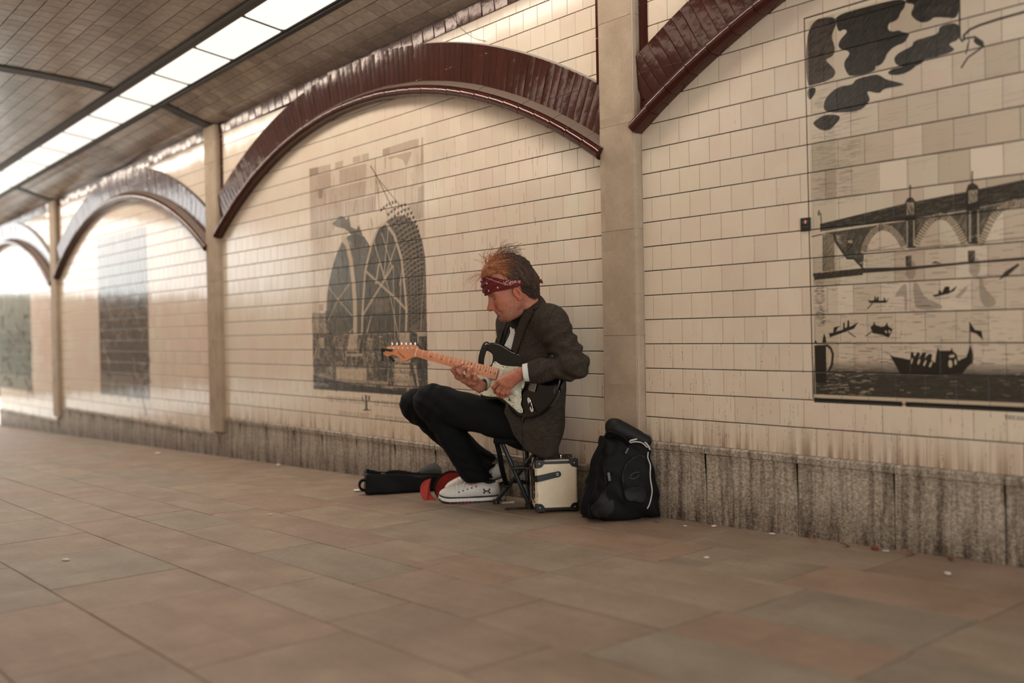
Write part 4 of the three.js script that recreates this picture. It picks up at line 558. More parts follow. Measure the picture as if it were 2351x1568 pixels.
// ---- head frame: f forwards, u up, s to the viewer's side
const HC = V(0.012, 1.021, 0.075), HF = V(-0.934, -0.342, 0.10).normalize(), HS0 = V(0, 0, 1), HU = HS0.clone().cross(HF).negate().normalize(); if (HU.y < 0) HU.negate(); const HS = HF.clone().cross(HU); if (HS.z < 0) HS.negate();
const headPt = (f, u, s) => HC.clone().addScaledVector(HF, f).addScaledVector(HU, u).addScaledVector(HS, s);
const headFrame = new THREE.Matrix4().makeBasis(HF, HU, HS.clone()).setPosition(HC);
function headSkin(f, u, s0) {
  const s = Math.abs(s0);
  let d = ell(f, u, s, [-0.006, 0.038, 0], [0.099, 0.098, 0.076]);
  d = smin(d, ell(f, u, s, [0.058, 0.048, 0], [0.060, 0.060, 0.061]), 0.03);
  d = smin(d, ell(f, u, s, [0.052, -0.030, 0], [0.060, 0.070, 0.058]), 0.03);
  d = smin(d, ell(f, u, s, [0.066, -0.088, 0], [0.042, 0.034, 0.043]), 0.03);
  d = smin(d, ell(f, u, s, [0.092, -0.108, 0], [0.020, 0.019, 0.023]), 0.022);          // chin
  d = smin(d, cap(f, u, s, [-0.004, -0.058, 0.054], [0.068, -0.106, 0.030], 0.019, 0.018), 0.03);   // jaw
  d = smin(d, ell(f, u, s, [0.040, -0.112, 0.012], [0.040, 0.018, 0.032]), 0.02);       // loose skin under the jaw
  d = smin(d, cap(f, u, s, [0.108, 0.014, 0.008], [0.088, 0.010, 0.048], 0.011, 0.011), 0.018);     // brow
  d = smin(d, ell(f, u, s, [0.076, -0.036, 0.042], [0.024, 0.019, 0.015]), 0.03);       // cheekbone
  d = smin(d, ell(f, u, s, [0.084, -0.062, 0.030], [0.018, 0.022, 0.018]), 0.016);      // cheek fold
  d = smin(d, cap(f, u, s, [0.110, 0.004, 0], [0.1325, -0.043, 0], 0.0095, 0.0112), 0.012);         // nose
  d = smin(d, cap(f, u, s, [0.100, -0.004, 0.004], [0.117, -0.046, 0.006], 0.011, 0.0125), 0.012);
  d = smin(d, ell(f, u, s, [0.1335, -0.048, 0], [0.0118, 0.0112, 0.0130]), 0.008);
  d = smin(d, ell(f, u, s, [0.120, -0.053, 0.0135], [0.0115, 0.0085, 0.0075]), 0.005);  // nostril wing
  d = smax(d, -ell(f, u, s, [0.122, -0.0615, 0.007], [0.006, 0.004, 0.0035]), 0.004);
  d = smin(d, ell(f, u, s, [0.1075, -0.069, 0.006], [0.0115, 0.009, 0.023]), 0.010);     // upper lip
  d = smin(d, ell(f, u, s, [0.1040, -0.0865, 0.004], [0.0115, 0.0075, 0.020]), 0.010);    // lower lip
  d = smax(d, -cap(f, u, s, [0.1215, -0.0785, 0], [0.100, -0.0855, 0.027], 0.0014, 0.0012), 0.004);  // mouth line
  d = smax(d, -cap(f, u, s, [0.112, -0.0965, 0], [0.103, -0.096, 0.018], 0.004, 0.003), 0.008);     // under the lip
  d = smax(d, -ell(f, u, s, [0.112, -0.010, 0.033], [0.018, 0.011, 0.016]), 0.010);     // socket
  d = smin(d, ell(f, u, s, [0.0885, -0.0085, 0.031], [0.0145, 0.0120, 0.0140]), 0.004); // lowered lid
  d = smax(d, -cap(f, u, s, [0.1035, -0.0165, 0.022], [0.089, -0.0155, 0.0435], 0.0011, 0.0011), 0.002); // lid line
  for (const [a, b, r] of [[[0.113, -0.050, 0.019], [0.094, -0.084, 0.035], 0.0022], [[0.098, -0.026, 0.030], [0.084, -0.031, 0.048], 0.0012]]) d = smax(d, -(cap(f, u, s, a, b, r, r) + 0.0008), 0.011);
  // ear
  const ef = (f - 0.002) * 1.13, eu = (u + 0.030) * 1.13, c = Math.cos(0.25), sn = Math.sin(0.25), af = ef * c - eu * sn, au = ef * sn + eu * c;
  let e = ell(af, au, s, [-0.002, 0.0, 0.074], [0.0205, 0.035, 0.0105]); e = smax(e, -ell(af, au, s, [0.001, 0.004, 0.086], [0.0125, 0.024, 0.0115]), 0.004); e = smin(e, cap(af, au, s, [0.010, -0.004, 0.075], [0.004, 0.008, 0.079], 0.0035, 0.0035), 0.004); e = smin(e, ell(af, au, s, [0.006, -0.029, 0.072], [0.0095, 0.011, 0.007]), 0.006);
  d = smin(d, e * 0.89, 0.006);
  // neck down into the collar
  d = smin(d, cap(f, u, s0, [-0.022, -0.055, 0.0], [-0.058, -0.142, -0.004], 0.051, 0.048), 0.022);
  d = smin(d, cap(f, u, s, [-0.002, -0.062, 0.040], [-0.055, -0.135, 0.022], 0.014, 0.014), 0.02);
  const cr = Math.exp(-((f - 0.068) ** 2 + (u + 0.012) ** 2) / 0.0005) * Math.sin(Math.atan2(u + 0.012, f - 0.10) * 26) * 0.0006 + Math.exp(-((f - 0.05) ** 2 + (u + 0.075) ** 2) / 0.0012) * Math.sin((f * 0.8 + u * 0.5) * 420 + noise3(f * 40, u * 40, s * 40) * 3) * 0.0005;
  return d - cr - 0.0016 * (noise3(f * 70, u * 90, s0 * 70) - 0.5) - 0.0022 * (noise3(f * 28, u * 24, s0 * 28) - 0.5);
}
function skinTone(f, u, s0) {
  const s = Math.abs(s0), m = fbm(f * 60, u * 60, s0 * 60, 3) - 0.5, m2 = fbm(f * 200, u * 200, s0 * 200, 2) - 0.5; let r = 0.40, g = 0.160, b = 0.102;
  const red = Math.exp(-(((f - 0.132) ** 2 + (u + 0.045) ** 2 + s * s) / 0.0007)) * 0.9 + Math.exp(-(((f - 0.078) ** 2 + (u + 0.045) ** 2 + (s - 0.045) ** 2) / 0.0012)) * 0.7 + Math.exp(-(((f + 0.004) ** 2 + (u + 0.031) ** 2) / 0.0010)) * (s > 0.066 ? 0.9 : 0);
  g *= 1 - 0.26 * red; b *= 1 - 0.30 * red; const beard = sstep(-0.055, -0.095, u) * sstep(-0.02, 0.03, f) * 0.22; r *= 1 - beard; g *= 1 - beard * 0.85; b *= 1 - beard * 0.6;
  const lip = Math.exp(-(((f - 0.115) ** 2 + (u + 0.080) ** 2) / 0.00012)) * (s < 0.026 ? 1 : 0); g *= 1 - lip * 0.12; b *= 1 - lip * 0.08;
  const k = 1 + m * 0.34 + m2 * 0.14; return [r * k, g * k * (1 - m * 0.15), b * k];
}
// ---- hands: chains of joints from wrist to fingertips
const LH = { wrist: [0.038, 0.640, 0.190], palm: [[-0.006, 0.613, 0.170], [-0.032, 0.600, 0.160]], index: [[-0.057, 0.604, 0.152], [-0.082, 0.581, 0.131], [-0.080, 0.556, 0.110], [-0.062, 0.556, 0.101]], middle: [[-0.043, 0.594, 0.166], [-0.065, 0.562, 0.149], [-0.064, 0.540, 0.126], [-0.047, 0.544, 0.112]], ring: [[-0.026, 0.588, 0.174], [-0.046, 0.554, 0.160], [-0.047, 0.535, 0.136], [-0.031, 0.541, 0.121]], little: [[-0.009, 0.588, 0.174], [-0.026, 0.554, 0.164], [-0.030, 0.539, 0.143], [-0.015, 0.546, 0.129]], thumb: [[0.000, 0.634, 0.160], [-0.040, 0.620, 0.139], [-0.070, 0.598, 0.118], [-0.090, 0.575, 0.100]] };
const RH = { wrist: [-0.146, 0.570, -0.014], palm: [[-0.192, 0.600, -0.020], [-0.226, 0.612, -0.030]], index: [[-0.256, 0.622, -0.028], [-0.277, 0.655, -0.002], [-0.258, 0.6745, 0.020], [-0.230, 0.680, 0.011]], middle: [[-0.229, 0.608, -0.008], [-0.241, 0.643, 0.026], [-0.224, 0.665, 0.037], [-0.203, 0.664, 0.025]], ring: [[-0.200, 0.598, 0.008], [-0.205, 0.627, 0.047], [-0.200, 0.652, 0.050], [-0.189, 0.662, 0.032]], little: [[-0.176, 0.594, 0.016], [-0.172, 0.614, 0.046], [-0.172, 0.629, 0.052], [-0.174, 0.638, 0.040]], thumb: [[-0.176, 0.597, -0.022], [-0.206, 0.630, -0.048], [-0.216, 0.660, -0.046], [-0.222, 0.680, -0.040]] };
const FR = { index: [0.0118, 0.0110, 0.0098, 0.0084], middle: [0.0120, 0.0112, 0.0100, 0.0086], ring: [0.0116, 0.0108, 0.0096, 0.0082], little: [0.0104, 0.0095, 0.0085, 0.0074], thumb: [0.0145, 0.0120, 0.0108, 0.0092] };
function handField(H, back) {
  return (x, y, z) => {
    let d = cap(x, y, z, H.wrist, H.palm[0], 0.0290, 0.0305);
    const pl = []; for (const k of ['index', 'middle', 'ring', 'little']) d = smin(d, cap(x, y, z, H.palm[0], H[k][0], 0.0230, 0.0145), 0.012);
    d = smin(d, cap(x, y, z, H.palm[0], H.thumb[1], 0.020, 0.014), 0.012);
    let fg = 1e9;
    for (const k of ['index', 'middle', 'ring', 'little', 'thumb']) { const c = H[k], r = FR[k]; let q = cap(x, y, z, c[0], c[1], r[0], r[1]); q = smin(q, cap(x, y, z, c[1], c[2], r[1] * 0.96, r[2]), 0.004); q = smin(q, cap(x, y, z, c[2], c[3], r[2] * 0.97, r[3]), 0.004); q = smin(q, Math.hypot(x - c[1][0], y - c[1][1], z - c[1][2]) - r[1] * 1.06, 0.004); q = smin(q, Math.hypot(x - c[0][0], y - c[0][1], z - c[0][2]) - r[0] * 1.12, 0.006); fg = Math.min(fg, q + (noise3(x * 160, y * 160, z * 160) - 0.5) * 0.0012); }
    d = smin(d, fg, 0.006);
    // tendons and veins on the back of the hand
    for (const k of ['index', 'middle', 'ring', 'little']) { const m = [0, 1, 2].map((i) => lerp(H.wrist[i], H[k][0][i], 0.25) + back[i] * 0.020), n = H[k][0].map((v, i) => v + back[i] * 0.007); d = smin(d, cap(x, y, z, m, n, 0.0030, 0.0036), 0.010); }
    return d - 0.0010 * (noise3(x * 90, y * 90, z * 90) - 0.5);
  };
}
const handTone = (x, y, z) => { const m = fbm(x * 80, y * 80, z * 80, 3) - 0.5, n = fbm(x * 260, y * 260, z * 260, 2) - 0.5, k = 1 + m * 0.42 + n * 0.22; return [0.41 * k, 0.155 * k * (1 - m * 0.2), 0.102 * k]; };
const handToneR = (x, y, z) => { const c = handTone(x, y, z); return [c[0] * 1.02, c[1] * 1.14, c[2] * 1.16]; };

// ---- body under the clothes, and the clothes
const TW = [0.586, 0, 0.810], TN = [-0.810, 0, 0.586];
const tor = (x, y, z, cx, cz) => [(x - cx) * TW[0] + (z - cz) * TW[2], y, (x - cx) * TN[0] + (z - cz) * TN[2]];
const NEAR = { S: [0.178, 0.868, 0.150], E: [0.272, 0.672, 0.222], W: [0.072, 0.644, 0.203] }, FARA = { S: [-0.006, 0.866, -0.130], E: [0.020, 0.560, -0.120], W: [-0.090, 0.574, -0.030], C: [-0.122, 0.571, -0.016] };
function torsoField(x, y, z, gr) {
  let p = tor(x, y, z, 0.104, -0.012), d = ell(p[0], p[1], p[2], [0, 0.715, 0.0], [0.172 + gr, 0.215 + gr, 0.112 + gr]);
  d = smin(d, cap(x, y, z, [0.150, 0.876, 0.120], [0.020, 0.872, -0.095], 0.060 + gr, 0.060 + gr), 0.07);
  d = smin(d, cap(x, y, z, [0.094, 0.880, 0.010], [0.078, 0.930, 0.022], 0.075 + gr, 0.060 + gr), 0.05);
  p = tor(x, y, z, 0.106, -0.025); d = smin(d, ell(p[0], p[1], p[2], [0, 0.52, 0.0], [0.155 + gr, 0.19 + gr, 0.105 + gr]), 0.06);
  p = tor(x, y, z, 0.096, -0.05); d = smin(d, ell(p[0], p[1], p[2], [0, 0.375, 0.0], [0.150 + gr, 0.11 + gr, 0.115 + gr]), 0.06);
  return d;
}
function bodyField(x, y, z) {
  let d = torsoField(x, y, z, -0.012);
  d = smin(d, cap(x, y, z, NEAR.S, NEAR.E, 0.048, 0.040), 0.03); d = smin(d, cap(x, y, z, NEAR.E, LH.wrist, 0.038, 0.026), 0.02);
  d = smin(d, cap(x, y, z, FARA.S, FARA.E, 0.048, 0.040), 0.03); d = smin(d, cap(x, y, z, FARA.E, RH.wrist, 0.038, 0.026), 0.02);
  for (const L of [LEGN, LEGF]) { d = smin(d, cap(x, y, z, L.H, L.K, 0.072, 0.050), 0.03); d = smin(d, cap(x, y, z, L.K, L.A, 0.048, 0.034), 0.02); d = smin(d, cap(x, y, z, L.A, L.T, 0.030, 0.024), 0.01); }
  return d;
}
const LEGN = { H: [0.062, 0.385, -0.012], K: [-0.392, 0.500, -0.165], A: [-0.186, 0.112, -0.302], T: [-0.23, 0.06, -0.310] }, LEGF = { H: [0.075, 0.385, -0.14], K: [-0.486, 0.466, -0.375], A: [-0.165, 0.150, -0.475], T: [-0.20, 0.08, -0.478] };
const wr = (a, w) => Math.sin(a) * w;
function jacketField(x, y, z) {
  let d = torsoField(x, y, z, 0.008);
  d = smin(d, cap(x, y, z, [0.106, 0.905, 0.012], [0.106, 0.956, 0.022], 0.078, 0.036), 0.03);
  // sleeves: folds crowd the elbow
  const sl = (A, rs, near) => {
    let a = cap(x, y, z, A.S, A.E, rs[0], rs[1]), b = cap(x, y, z, A.E, A.W, rs[2], rs[3]);
    const de = Math.hypot(x - A.E[0], y - A.E[1], z - A.E[2]), t = (x - A.E[0]) * 0.45 - (y - A.E[1]) * 0.9;
    const fold = Math.exp(-de * de / 0.011) * 0.0085 * Math.sin((x * 60 + y * 95) + 2.2 * noise3(x * 14, y * 14, z * 14) * 3) + 0.0075 * (noise3(x * 15, y * 24, z * 15) - 0.5) + Math.exp(-((de - 0.14) ** 2) / 0.004) * 0.0055 * Math.sin(y * 110 - x * 60);
    let q = smin(a, b, 0.028) - fold;
    // flat end at the cuff
    const ax = A.W[0] - A.E[0], ay = A.W[1] - A.E[1], az = A.W[2] - A.E[2], l = Math.hypot(ax, ay, az), e = ((x - A.W[0]) * ax + (y - A.W[1]) * ay + (z - A.W[2]) * az) / l; return smax(q, e + 0.0, 0.005);
  };
  const s1 = sl(NEAR, [0.074, 0.061, 0.057, 0.0455]); d = smin(d, s1, 0.034);
  d = smin(d, sl(FARA, [0.070, 0.060, 0.058, 0.046]), 0.03);
  // skirts of the jacket over the near hip, hanging down behind the stool
  const bend = (x - 0.1) * 0.35, sk = Math.hypot(Math.max(poly2(x, y, SKIRT) + 0.012, 0), Math.max(Math.abs(z - (0.040 + 0.030 * sstep(0.45, 0.36, y)) + bend * 0.6 - 0.012 * Math.sin(x * 38 + y * 9)) - 0.030, 0)) - 0.012;
  d = smin(d, sk, 0.035);
  d -= 0.0055 * (noise3(x * 11, y * 9, z * 11) - 0.5) + 0.0022 * Math.sin(y * 16 - x * 40 + 5 * noise3(x * 5, y * 5, z * 5)) * sstep(0.80, 0.60, y);
  return smax(d, 0.255 - y + 0.01 * Math.sin(x * 30), 0.006);
}
const SKIRT = [[-0.03, 0.52], [0.18, 0.60], [0.200, 0.52], [0.203, 0.262], [0.125, 0.250], [0.050, 0.286], [0.0, 0.36], [-0.045, 0.46]];
function trouserField(x, y, z) {
  let d = smin(ell(x, y, z, [0.075, 0.395, -0.05], [0.15, 0.10, 0.13]), cap(x, y, z, [0.05, 0.39, -0.02], [0.08, 0.39, -0.14], 0.10, 0.10), 0.05), all = 1e9;
  for (const [L, r] of [[LEGN, [0.098, 0.080, 0.074, 0.068]], [LEGF, [0.094, 0.076, 0.073, 0.068]]]) {
    let a = cap(x, y, z, L.H, L.K, r[0], r[1]), b = cap(x, y, z, L.K, [L.A[0] + (L.A[0] - L.K[0]) * 0.12, L.A[1] + (L.A[1] - L.K[1]) * 0.12, L.A[2] + (L.A[2] - L.K[2]) * 0.12], r[2], r[3]);
    const dk = Math.hypot(x - L.K[0], y - L.K[1], z - L.K[2]), da = Math.hypot(x - L.A[0], y - L.A[1] - 0.03, z - L.A[2]), nz = noise3(x * 9, y * 9, z * 9);
    const fold = Math.exp(-((dk - 0.12) ** 2) / 0.004) * 0.0028 * Math.sin(x * 50 - y * 70 + nz * 9) + Math.exp(-da * da / 0.008) * 0.007 * Math.sin(y * 100 + x * 34 + nz * 7) + 0.009 * (noise3(x * 12, y * 16, z * 12) - 0.5) + 0.0022 * Math.sin(x * 60 + y * 46 + noise3(x * 7, y * 7, z * 7) * 11);
    let q = smin(a, b, 0.03) - fold; const ax = L.A[0] - L.K[0], ay = L.A[1] - L.K[1], az = L.A[2] - L.K[2], l = Math.hypot(ax, ay, az), e = ((x - L.A[0]) * ax + (y - L.A[1]) * ay + (z - L.A[2]) * az) / l; q = smax(q, L === LEGN ? (0.094 + (x + 0.2) * 0.12 + 0.005 * Math.sin(z * 60) - y) : e - 0.03 - 0.006 * Math.sin(z * 60), 0.006); all = Math.min(all, q);
  }
  return smin(d, all, 0.05);
}
// ---- hair, bandana
function hairField(f, u, s) {
  const rag = fbm(f * 22 + u * 10, u * 14, s * 26, 3) - 0.5, rag2 = noise3(f * 30 + u * 30, u * 90 - f * 20, s * 120) - 0.5;
  let d = ell(f, u, s, [-0.018, 0.048, 0], [0.096, 0.096, 0.086]);
  d = smin(d, ell(f, u, s, [0.030, 0.116, 0.004], [0.076, 0.032, 0.064]), 0.03);         // heaped on top
  d = smin(d, ell(f, u, s, [0.002, 0.134, 0.0], [0.044, 0.024, 0.044]), 0.03);
  d = smin(d, ell(f, u, s, [0.076, 0.098, 0], [0.044, 0.024, 0.052]), 0.02);             // swept over the forehead
  d = smin(d, ell(f, u, s, [-0.066, -0.010, 0], [0.050, 0.062, 0.078]), 0.03);           // back of the head down to the nape
  d = smin(d, ell(f, u, s, [-0.064, -0.058, 0.0], [0.030, 0.032, 0.054]), 0.02);
  d -= rag * 0.022 + rag2 * 0.007;
  return smax(d, Math.min(bandTopU(f) - 0.008 - u, f + 0.030 - Math.max(0, 0.02 - u) * 0.25), 0.010);   // bare face, ears
}
const hairTone = (f, u, s) => { const n = fbm(f * 40 + u * 90, u * 20 - f * 60, s * 120, 3), k = sstep(-0.03, 0.07, f) * sstep(0.03, 0.10, u), grey = sstep(0.56, 0.75, noise3(f * 50, u * 20, s * 200)) * (1 - k) * 0.6; const c = [lerp(0.040, 0.25, k), lerp(0.021, 0.088, k), lerp(0.013, 0.034, k)], m = 0.3 + 1.4 * n; return [c[0] * m + grey * 0.020, c[1] * m + grey * 0.019, c[2] * m + grey * 0.017]; };
const bandLowU = (f) => f > 0.0 ? lerp(-0.002, 0.015, sstep(0.0, 0.12, f)) : lerp(-0.002, -0.006, clamp(-f / 0.1, 0, 1)), bandTopU = (f) => f > -0.02 ? lerp(0.036, 0.096, sstep(0.0, 0.118, f)) : lerp(0.036, 0.020, sstep(-0.02, -0.1, f));
function bandanaField(f, u, s) {
  let d = ell(f, u, s, [-0.002, 0.040, 0], [0.122, 0.150, 0.0865]); d = smin(d, ell(f, u, s, [0.07, 0.03, 0], [0.066, 0.10, 0.066]), 0.03);
  d -= 0.0024 * Math.sin(u * 240 + f * 30 + 3 * noise3(f * 20, u * 20, s * 20)) + 0.003 * (noise3(f * 24, u * 30, s * 24) - 0.5);
  d = Math.max(d, -(d + 0.006));
  return smax(d, Math.max(u - bandTopU(f), bandLowU(f) - u), 0.003);
}
function buildPerson() {
  const t = thing('person', 'seated man in dark jacket and red bandana, head bowed, playing an electric guitar left-handed', 'person', SITE, FACE);
  const inHead = (g0) => { let g = g0.clone(); g.applyMatrix4(headFrame); if (g.index) { g.setIndex(flip(Array.from(g.index.array))); } else g = flipFaces(g); return g; };   // the head frame is left-handed: turn the faces
  // body: one continuous mesh of trunk, limbs, hands, neck and head
  const keep = (g) => { const h = g.toNonIndexed(); return h; };
  const white = (g) => { const n = g.attributes.position.count; const c = new Float32Array(n * 3); for (let i = 0; i < n; i++) { c[i * 3] = 0.47; c[i * 3 + 1] = 0.21; c[i * 3 + 2] = 0.14; } g.setAttribute('color', new THREE.BufferAttribute(c, 3)); return g; };
  const head = inHead(sdfMesh(headSkin, [-0.17, -0.23, -0.1], [0.155, 0.15, 0.1], 0.0027, { color: skinTone, uv: (f, u, s) => [f * 6 + s * 3, u * 6] }));
  const lh = sdfMesh(handField(LH, [-0.25, 0.35, 0.9]), [-0.115, 0.515, 0.08], [0.095, 0.675, 0.225], 0.0025, { color: handTone, uv: (x, y, z) => [x * 6, y * 6] });
  const rh = sdfMesh(handField(RH, [-0.6, -0.6, -0.3]), [-0.30, 0.535, -0.075], [-0.11, 0.70, 0.072], 0.0025, { color: handToneR, uv: (x, y, z) => [x * 6, y * 6] });
  const core = white(sdfMesh(bodyField, [-0.60, 0.0, -0.6], [0.42, 0.98, 0.36], 0.0125));
  const bodyGeo = mergeGeometries([head, lh, rh, core].map(keep));
  mesh('body', bodyGeo, skin, t);
  // fingernails
  const nail = (c, dir, out, w) => { const g = new THREE.SphereGeometry(1, 12, 8); g.scale(w, w * 1.25, 0.0014); const q = new THREE.Quaternion().setFromRotationMatrix(new THREE.Matrix4().lookAt(V(0, 0, 0), out.clone().negate(), dir)); g.applyQuaternion(q); return g.translate(c.x, c.y, c.z); };
  const nailMat = phys(new THREE.Color(0.62, 0.40, 0.31), 0.3);
  for (const [k, out] of [['index', V(-0.30, 0.75, 0.55)], ['middle', V(-0.1, 0.75, 0.65)], ['ring', V(-0.1, 0.55, 0.83)]]) { const c = RH[k], b = V(...c[3]), a = V(...c[2]), dir = b.clone().sub(a).normalize(); mesh('fingernail', nail(b.clone().addScaledVector(out.normalize(), FR[k][3] * 0.86), dir, out, 0.0052), nailMat, t); }
  // eyelashes and eyebrow peeping under the bandana
  for (const s of [1, -1]) { const e = mesh('eyelashes', inHead(tube([[0.1045, -0.0168, s * 0.0215], [0.1035, -0.0180, s * 0.030], [0.0945, -0.0172, s * 0.040], [0.0885, -0.0160, s * 0.0445]], 0.0010, 14, 5)), std(new THREE.Color(0.03, 0.018, 0.012), 0.8), t); mesh('eyebrow', inHead(tube([[0.117, 0.010, s * 0.012], [0.1115, 0.014, s * 0.030], [0.094, 0.011, s * 0.050]], 0.0032, 14, 6)), std(new THREE.Color(0.12, 0.06, 0.035), 0.9), t); }
  // clothes
  mesh('trousers', sdfMesh(trouserField, [-0.62, 0.05, -0.6], [0.30, 0.62, 0.20], 0.0065), denim, t, 'black jeans');
  const jk = mesh('jacket', sdfMesh(jacketField, [-0.16, 0.24, -0.30], [0.42, 1.02, 0.34], 0.006), wool, t, 'dark brown-grey wool jacket');
  // shirt front, dark scarf and lapels laid on the chest
  const J = (x, y, z) => jacketField(x, y, z);
  mesh('shirt', patch([[0.003, 0.855], [-0.009, 0.843], [-0.008, 0.822], [-0.036, 0.762], [-0.044, 0.745], [-0.006, 0.722], [0.014, 0.815]], J, 0.0015, 0.002), shirtMat, t, 'pale shirt at the open neck');
  mesh('scarf', patch([[0.082, 0.968], [0.052, 0.912], [0.020, 0.850], [0.004, 0.838], [-0.012, 0.852], [-0.030, 0.808], [-0.047, 0.756], [-0.066, 0.775], [-0.046, 0.836], [-0.030, 0.868], [0.0, 0.890], [0.045, 0.925]], J, 0.003, 0.004), woolDark, t, 'dark patterned scarf');
  const lap = patch([[0.118, 0.984], [0.128, 0.966], [0.110, 0.926], [0.092, 0.920], [0.097, 0.911], [0.058, 0.836], [0.018, 0.726], [0.004, 0.702], [-0.008, 0.735], [0.014, 0.822], [0.046, 0.902], [0.078, 0.968]], J, 0.006, 0.006, 0.6, 0.012, false); mesh('lapel', lap, wool, jk);
  mesh('lapel', patch([[-0.022, 0.878], [-0.046, 0.864], [-0.066, 0.820], [-0.082, 0.762], [-0.066, 0.765], [-0.044, 0.820], [-0.028, 0.862]], J, 0.006, 0.005), wool, jk);
  mesh('collar', patch([[0.122, 0.988], [0.136, 0.968], [0.116, 0.930], [0.098, 0.918], [0.074, 0.935], [0.072, 0.962], [0.092, 0.985]], J, 0.002, 0.007, 0.6, 0.012, false), wool, jk);
  mesh('breast_pocket', patch([[0.070, 0.768], [0.102, 0.782], [0.134, 0.793], [0.130, 0.782], [0.100, 0.770], [0.070, 0.756]], J, 0.0008, 0.0028, 0.6, 0.012, false), wool, jk);
  mesh('armhole_seam', seam(J, [[0.196, 0.930], [0.176, 0.905], [0.160, 0.870], [0.152, 0.830], [0.157, 0.780], [0.176, 0.732]], 0.0018, -0.0004), wool, jk);
  for (const [x, y] of [[0.118, 0.611], [0.133, 0.613], [0.149, 0.617], [0.164, 0.622]]) { const p = onBody(J, x, y); const b = new THREE.CylinderGeometry(0.0068, 0.0068, 0.003, 16).rotateX(Math.PI / 2); const rim = new THREE.TorusGeometry(0.0058, 0.0011, 6, 18); mesh('cuff_button', merge([b, rim.translate(0, 0, 0.0015)]).rotateX(0.35).translate(p.x, p.y, p.z + 0.0012), phys(new THREE.Color(0.03, 0.018, 0.012), 0.3), jk); }
  // shirt cuffs
  const cuff = (A, w, r0, r1, L0) => { const a = V(...A.E), d = V(...w).sub(a).normalize(), c = V(...(A.C || A.W)), P = []; const prof = [[r1 - 0.006, -0.03], [r0, -0.028], [r0 * 1.0, -0.005], [r1 * 1.0, L0 - 0.002], [r1 - 0.0012, L0], [r1 - 0.003, L0 - 0.001], [r1 - 0.005, -0.02]].map(([r, h]) => new THREE.Vector2(r, h)); const g = new THREE.LatheGeometry(prof, 40); const p = g.attributes.position; for (let i = 0; i < p.count; i++) { const q = Math.atan2(p.getZ(i), p.getX(i)), k = 1 + 0.035 * Math.sin(q * 3 + p.getY(i) * 60); p.setX(i, p.getX(i) * k); p.setZ(i, p.getZ(i) * k); } g.computeVertexNormals(); g.applyQuaternion(new THREE.Quaternion().setFromUnitVectors(V(0, 1, 0), d)); return g.translate(c.x, c.y, c.z); };
  mesh('shirt_cuff', cuff(NEAR, LH.wrist, 0.0425, 0.0395, 0.024), shirtMat, t); mesh('shirt_cuff', cuff(FARA, RH.wrist, 0.043, 0.041, 0.018), shirtMat, t);
  // hair in a mass and in loose locks
  const hr = mesh('hair', inHead(sdfMesh(hairField, [-0.14, -0.12, -0.12], [0.13, 0.19, 0.12], 0.0035, { color: hairTone, lip: 2 })), hairMat, t, 'tousled auburn hair greying at the back');
  { const R = mulberry(77), locks = [], rg = (a, b) => a + (b - a) * R();
    const grad = (p) => { const e = 0.002; return V(hairField(p.x + e, p.y, p.z) - hairField(p.x - e, p.y, p.z), hairField(p.x, p.y + e, p.z) - hairField(p.x, p.y - e, p.z), hairField(p.x, p.y, p.z + e) - hairField(p.x, p.y, p.z - e)).normalize(); };
    const settle = (p, h) => { for (let k = 0; k < 6; k++) p.addScaledVector(grad(p), -(hairField(p.x, p.y, p.z) - h) * 0.7); return p; };
    const lock = (pts, r, a, m) => { const g = tube(pts, r, 14, 4), cc = hairTone(a.x, a.y, a.z), n = g.attributes.position.count, C = new Float32Array(n * 3); for (let k = 0; k < n; k++) { C[k * 3] = cc[0] * m; C[k * 3 + 1] = cc[1] * m; C[k * 3 + 2] = cc[2] * m; } g.setAttribute('color', new THREE.BufferAttribute(C, 3)); g.deleteAttribute('uv'); locks.push(g.toNonIndexed()); };
    for (let i = 0; i < 2300; i++) {                       // combed back over the head, lying on the mass
      const front = i % 4 === 0, sd = front ? rg(-0.5, 0.85) : rg(-0.5, 1), az = front ? rg(0.25, 1.7) : rg(0, 6.283), rq = Math.sqrt(1 - sd * sd), p = V(-0.012 + Math.cos(az) * rq * 0.115, 0.035 + Math.sin(az) * rq * 0.13, sd * 0.095); settle(p, 0.001); if (p.x > -0.02 && p.y < bandTopU(p.x) + 0.004) continue; if (p.x < -0.02 && p.y < -0.092) continue;
      const pts = [p.clone()], top = sstep(0.06, 0.12, p.y), dir = V(lerp(-0.25, -1, top) + rg(-0.35, 0.35), lerp(-1, -0.25, top) + rg(-0.3, 0.3), rg(-0.35, 0.35)); const step = rg(0.006, 0.011), lift = rg(0, 0.004); let q = p.clone();
      for (let k = 1; k <= 5; k++) { const g = grad(q), d = dir.clone().addScaledVector(g, -dir.dot(g)).normalize(); q = q.clone().addScaledVector(d, step); settle(q, 0.0006 + lift * k / 5); pts.push(q.clone()); dir.y -= 0.12; dir.z += rg(-0.25, 0.25); }
      lock(pts, rg(0.00035, 0.0009), p, rg(0.5, 2.6));
    }
    for (let i = 0; i < 190; i++) {                        // tousled locks standing up and curling over
      const p = settle(V(rg(-0.05, 0.085), 0.14, rg(-0.045, 0.06)), -0.002), g = grad(p), pts = [p.clone()]; let d = g.clone().add(V(rg(-0.9, 0.5), rg(0, 0.5), rg(-0.5, 0.5))).normalize(), q = p.clone(); const L = rg(0.03, 0.085), bend = V(rg(-1.1, -0.2), rg(-0.9, -0.35), rg(-0.4, 0.4));
      for (let k = 1; k <= 5; k++) { q = q.clone().addScaledVector(d, L / 5); pts.push(q.clone()); d.addScaledVector(bend, 0.42).normalize(); } lock(pts, rg(0.0004, 0.0008), p, rg(0.8, 2.0));
    }
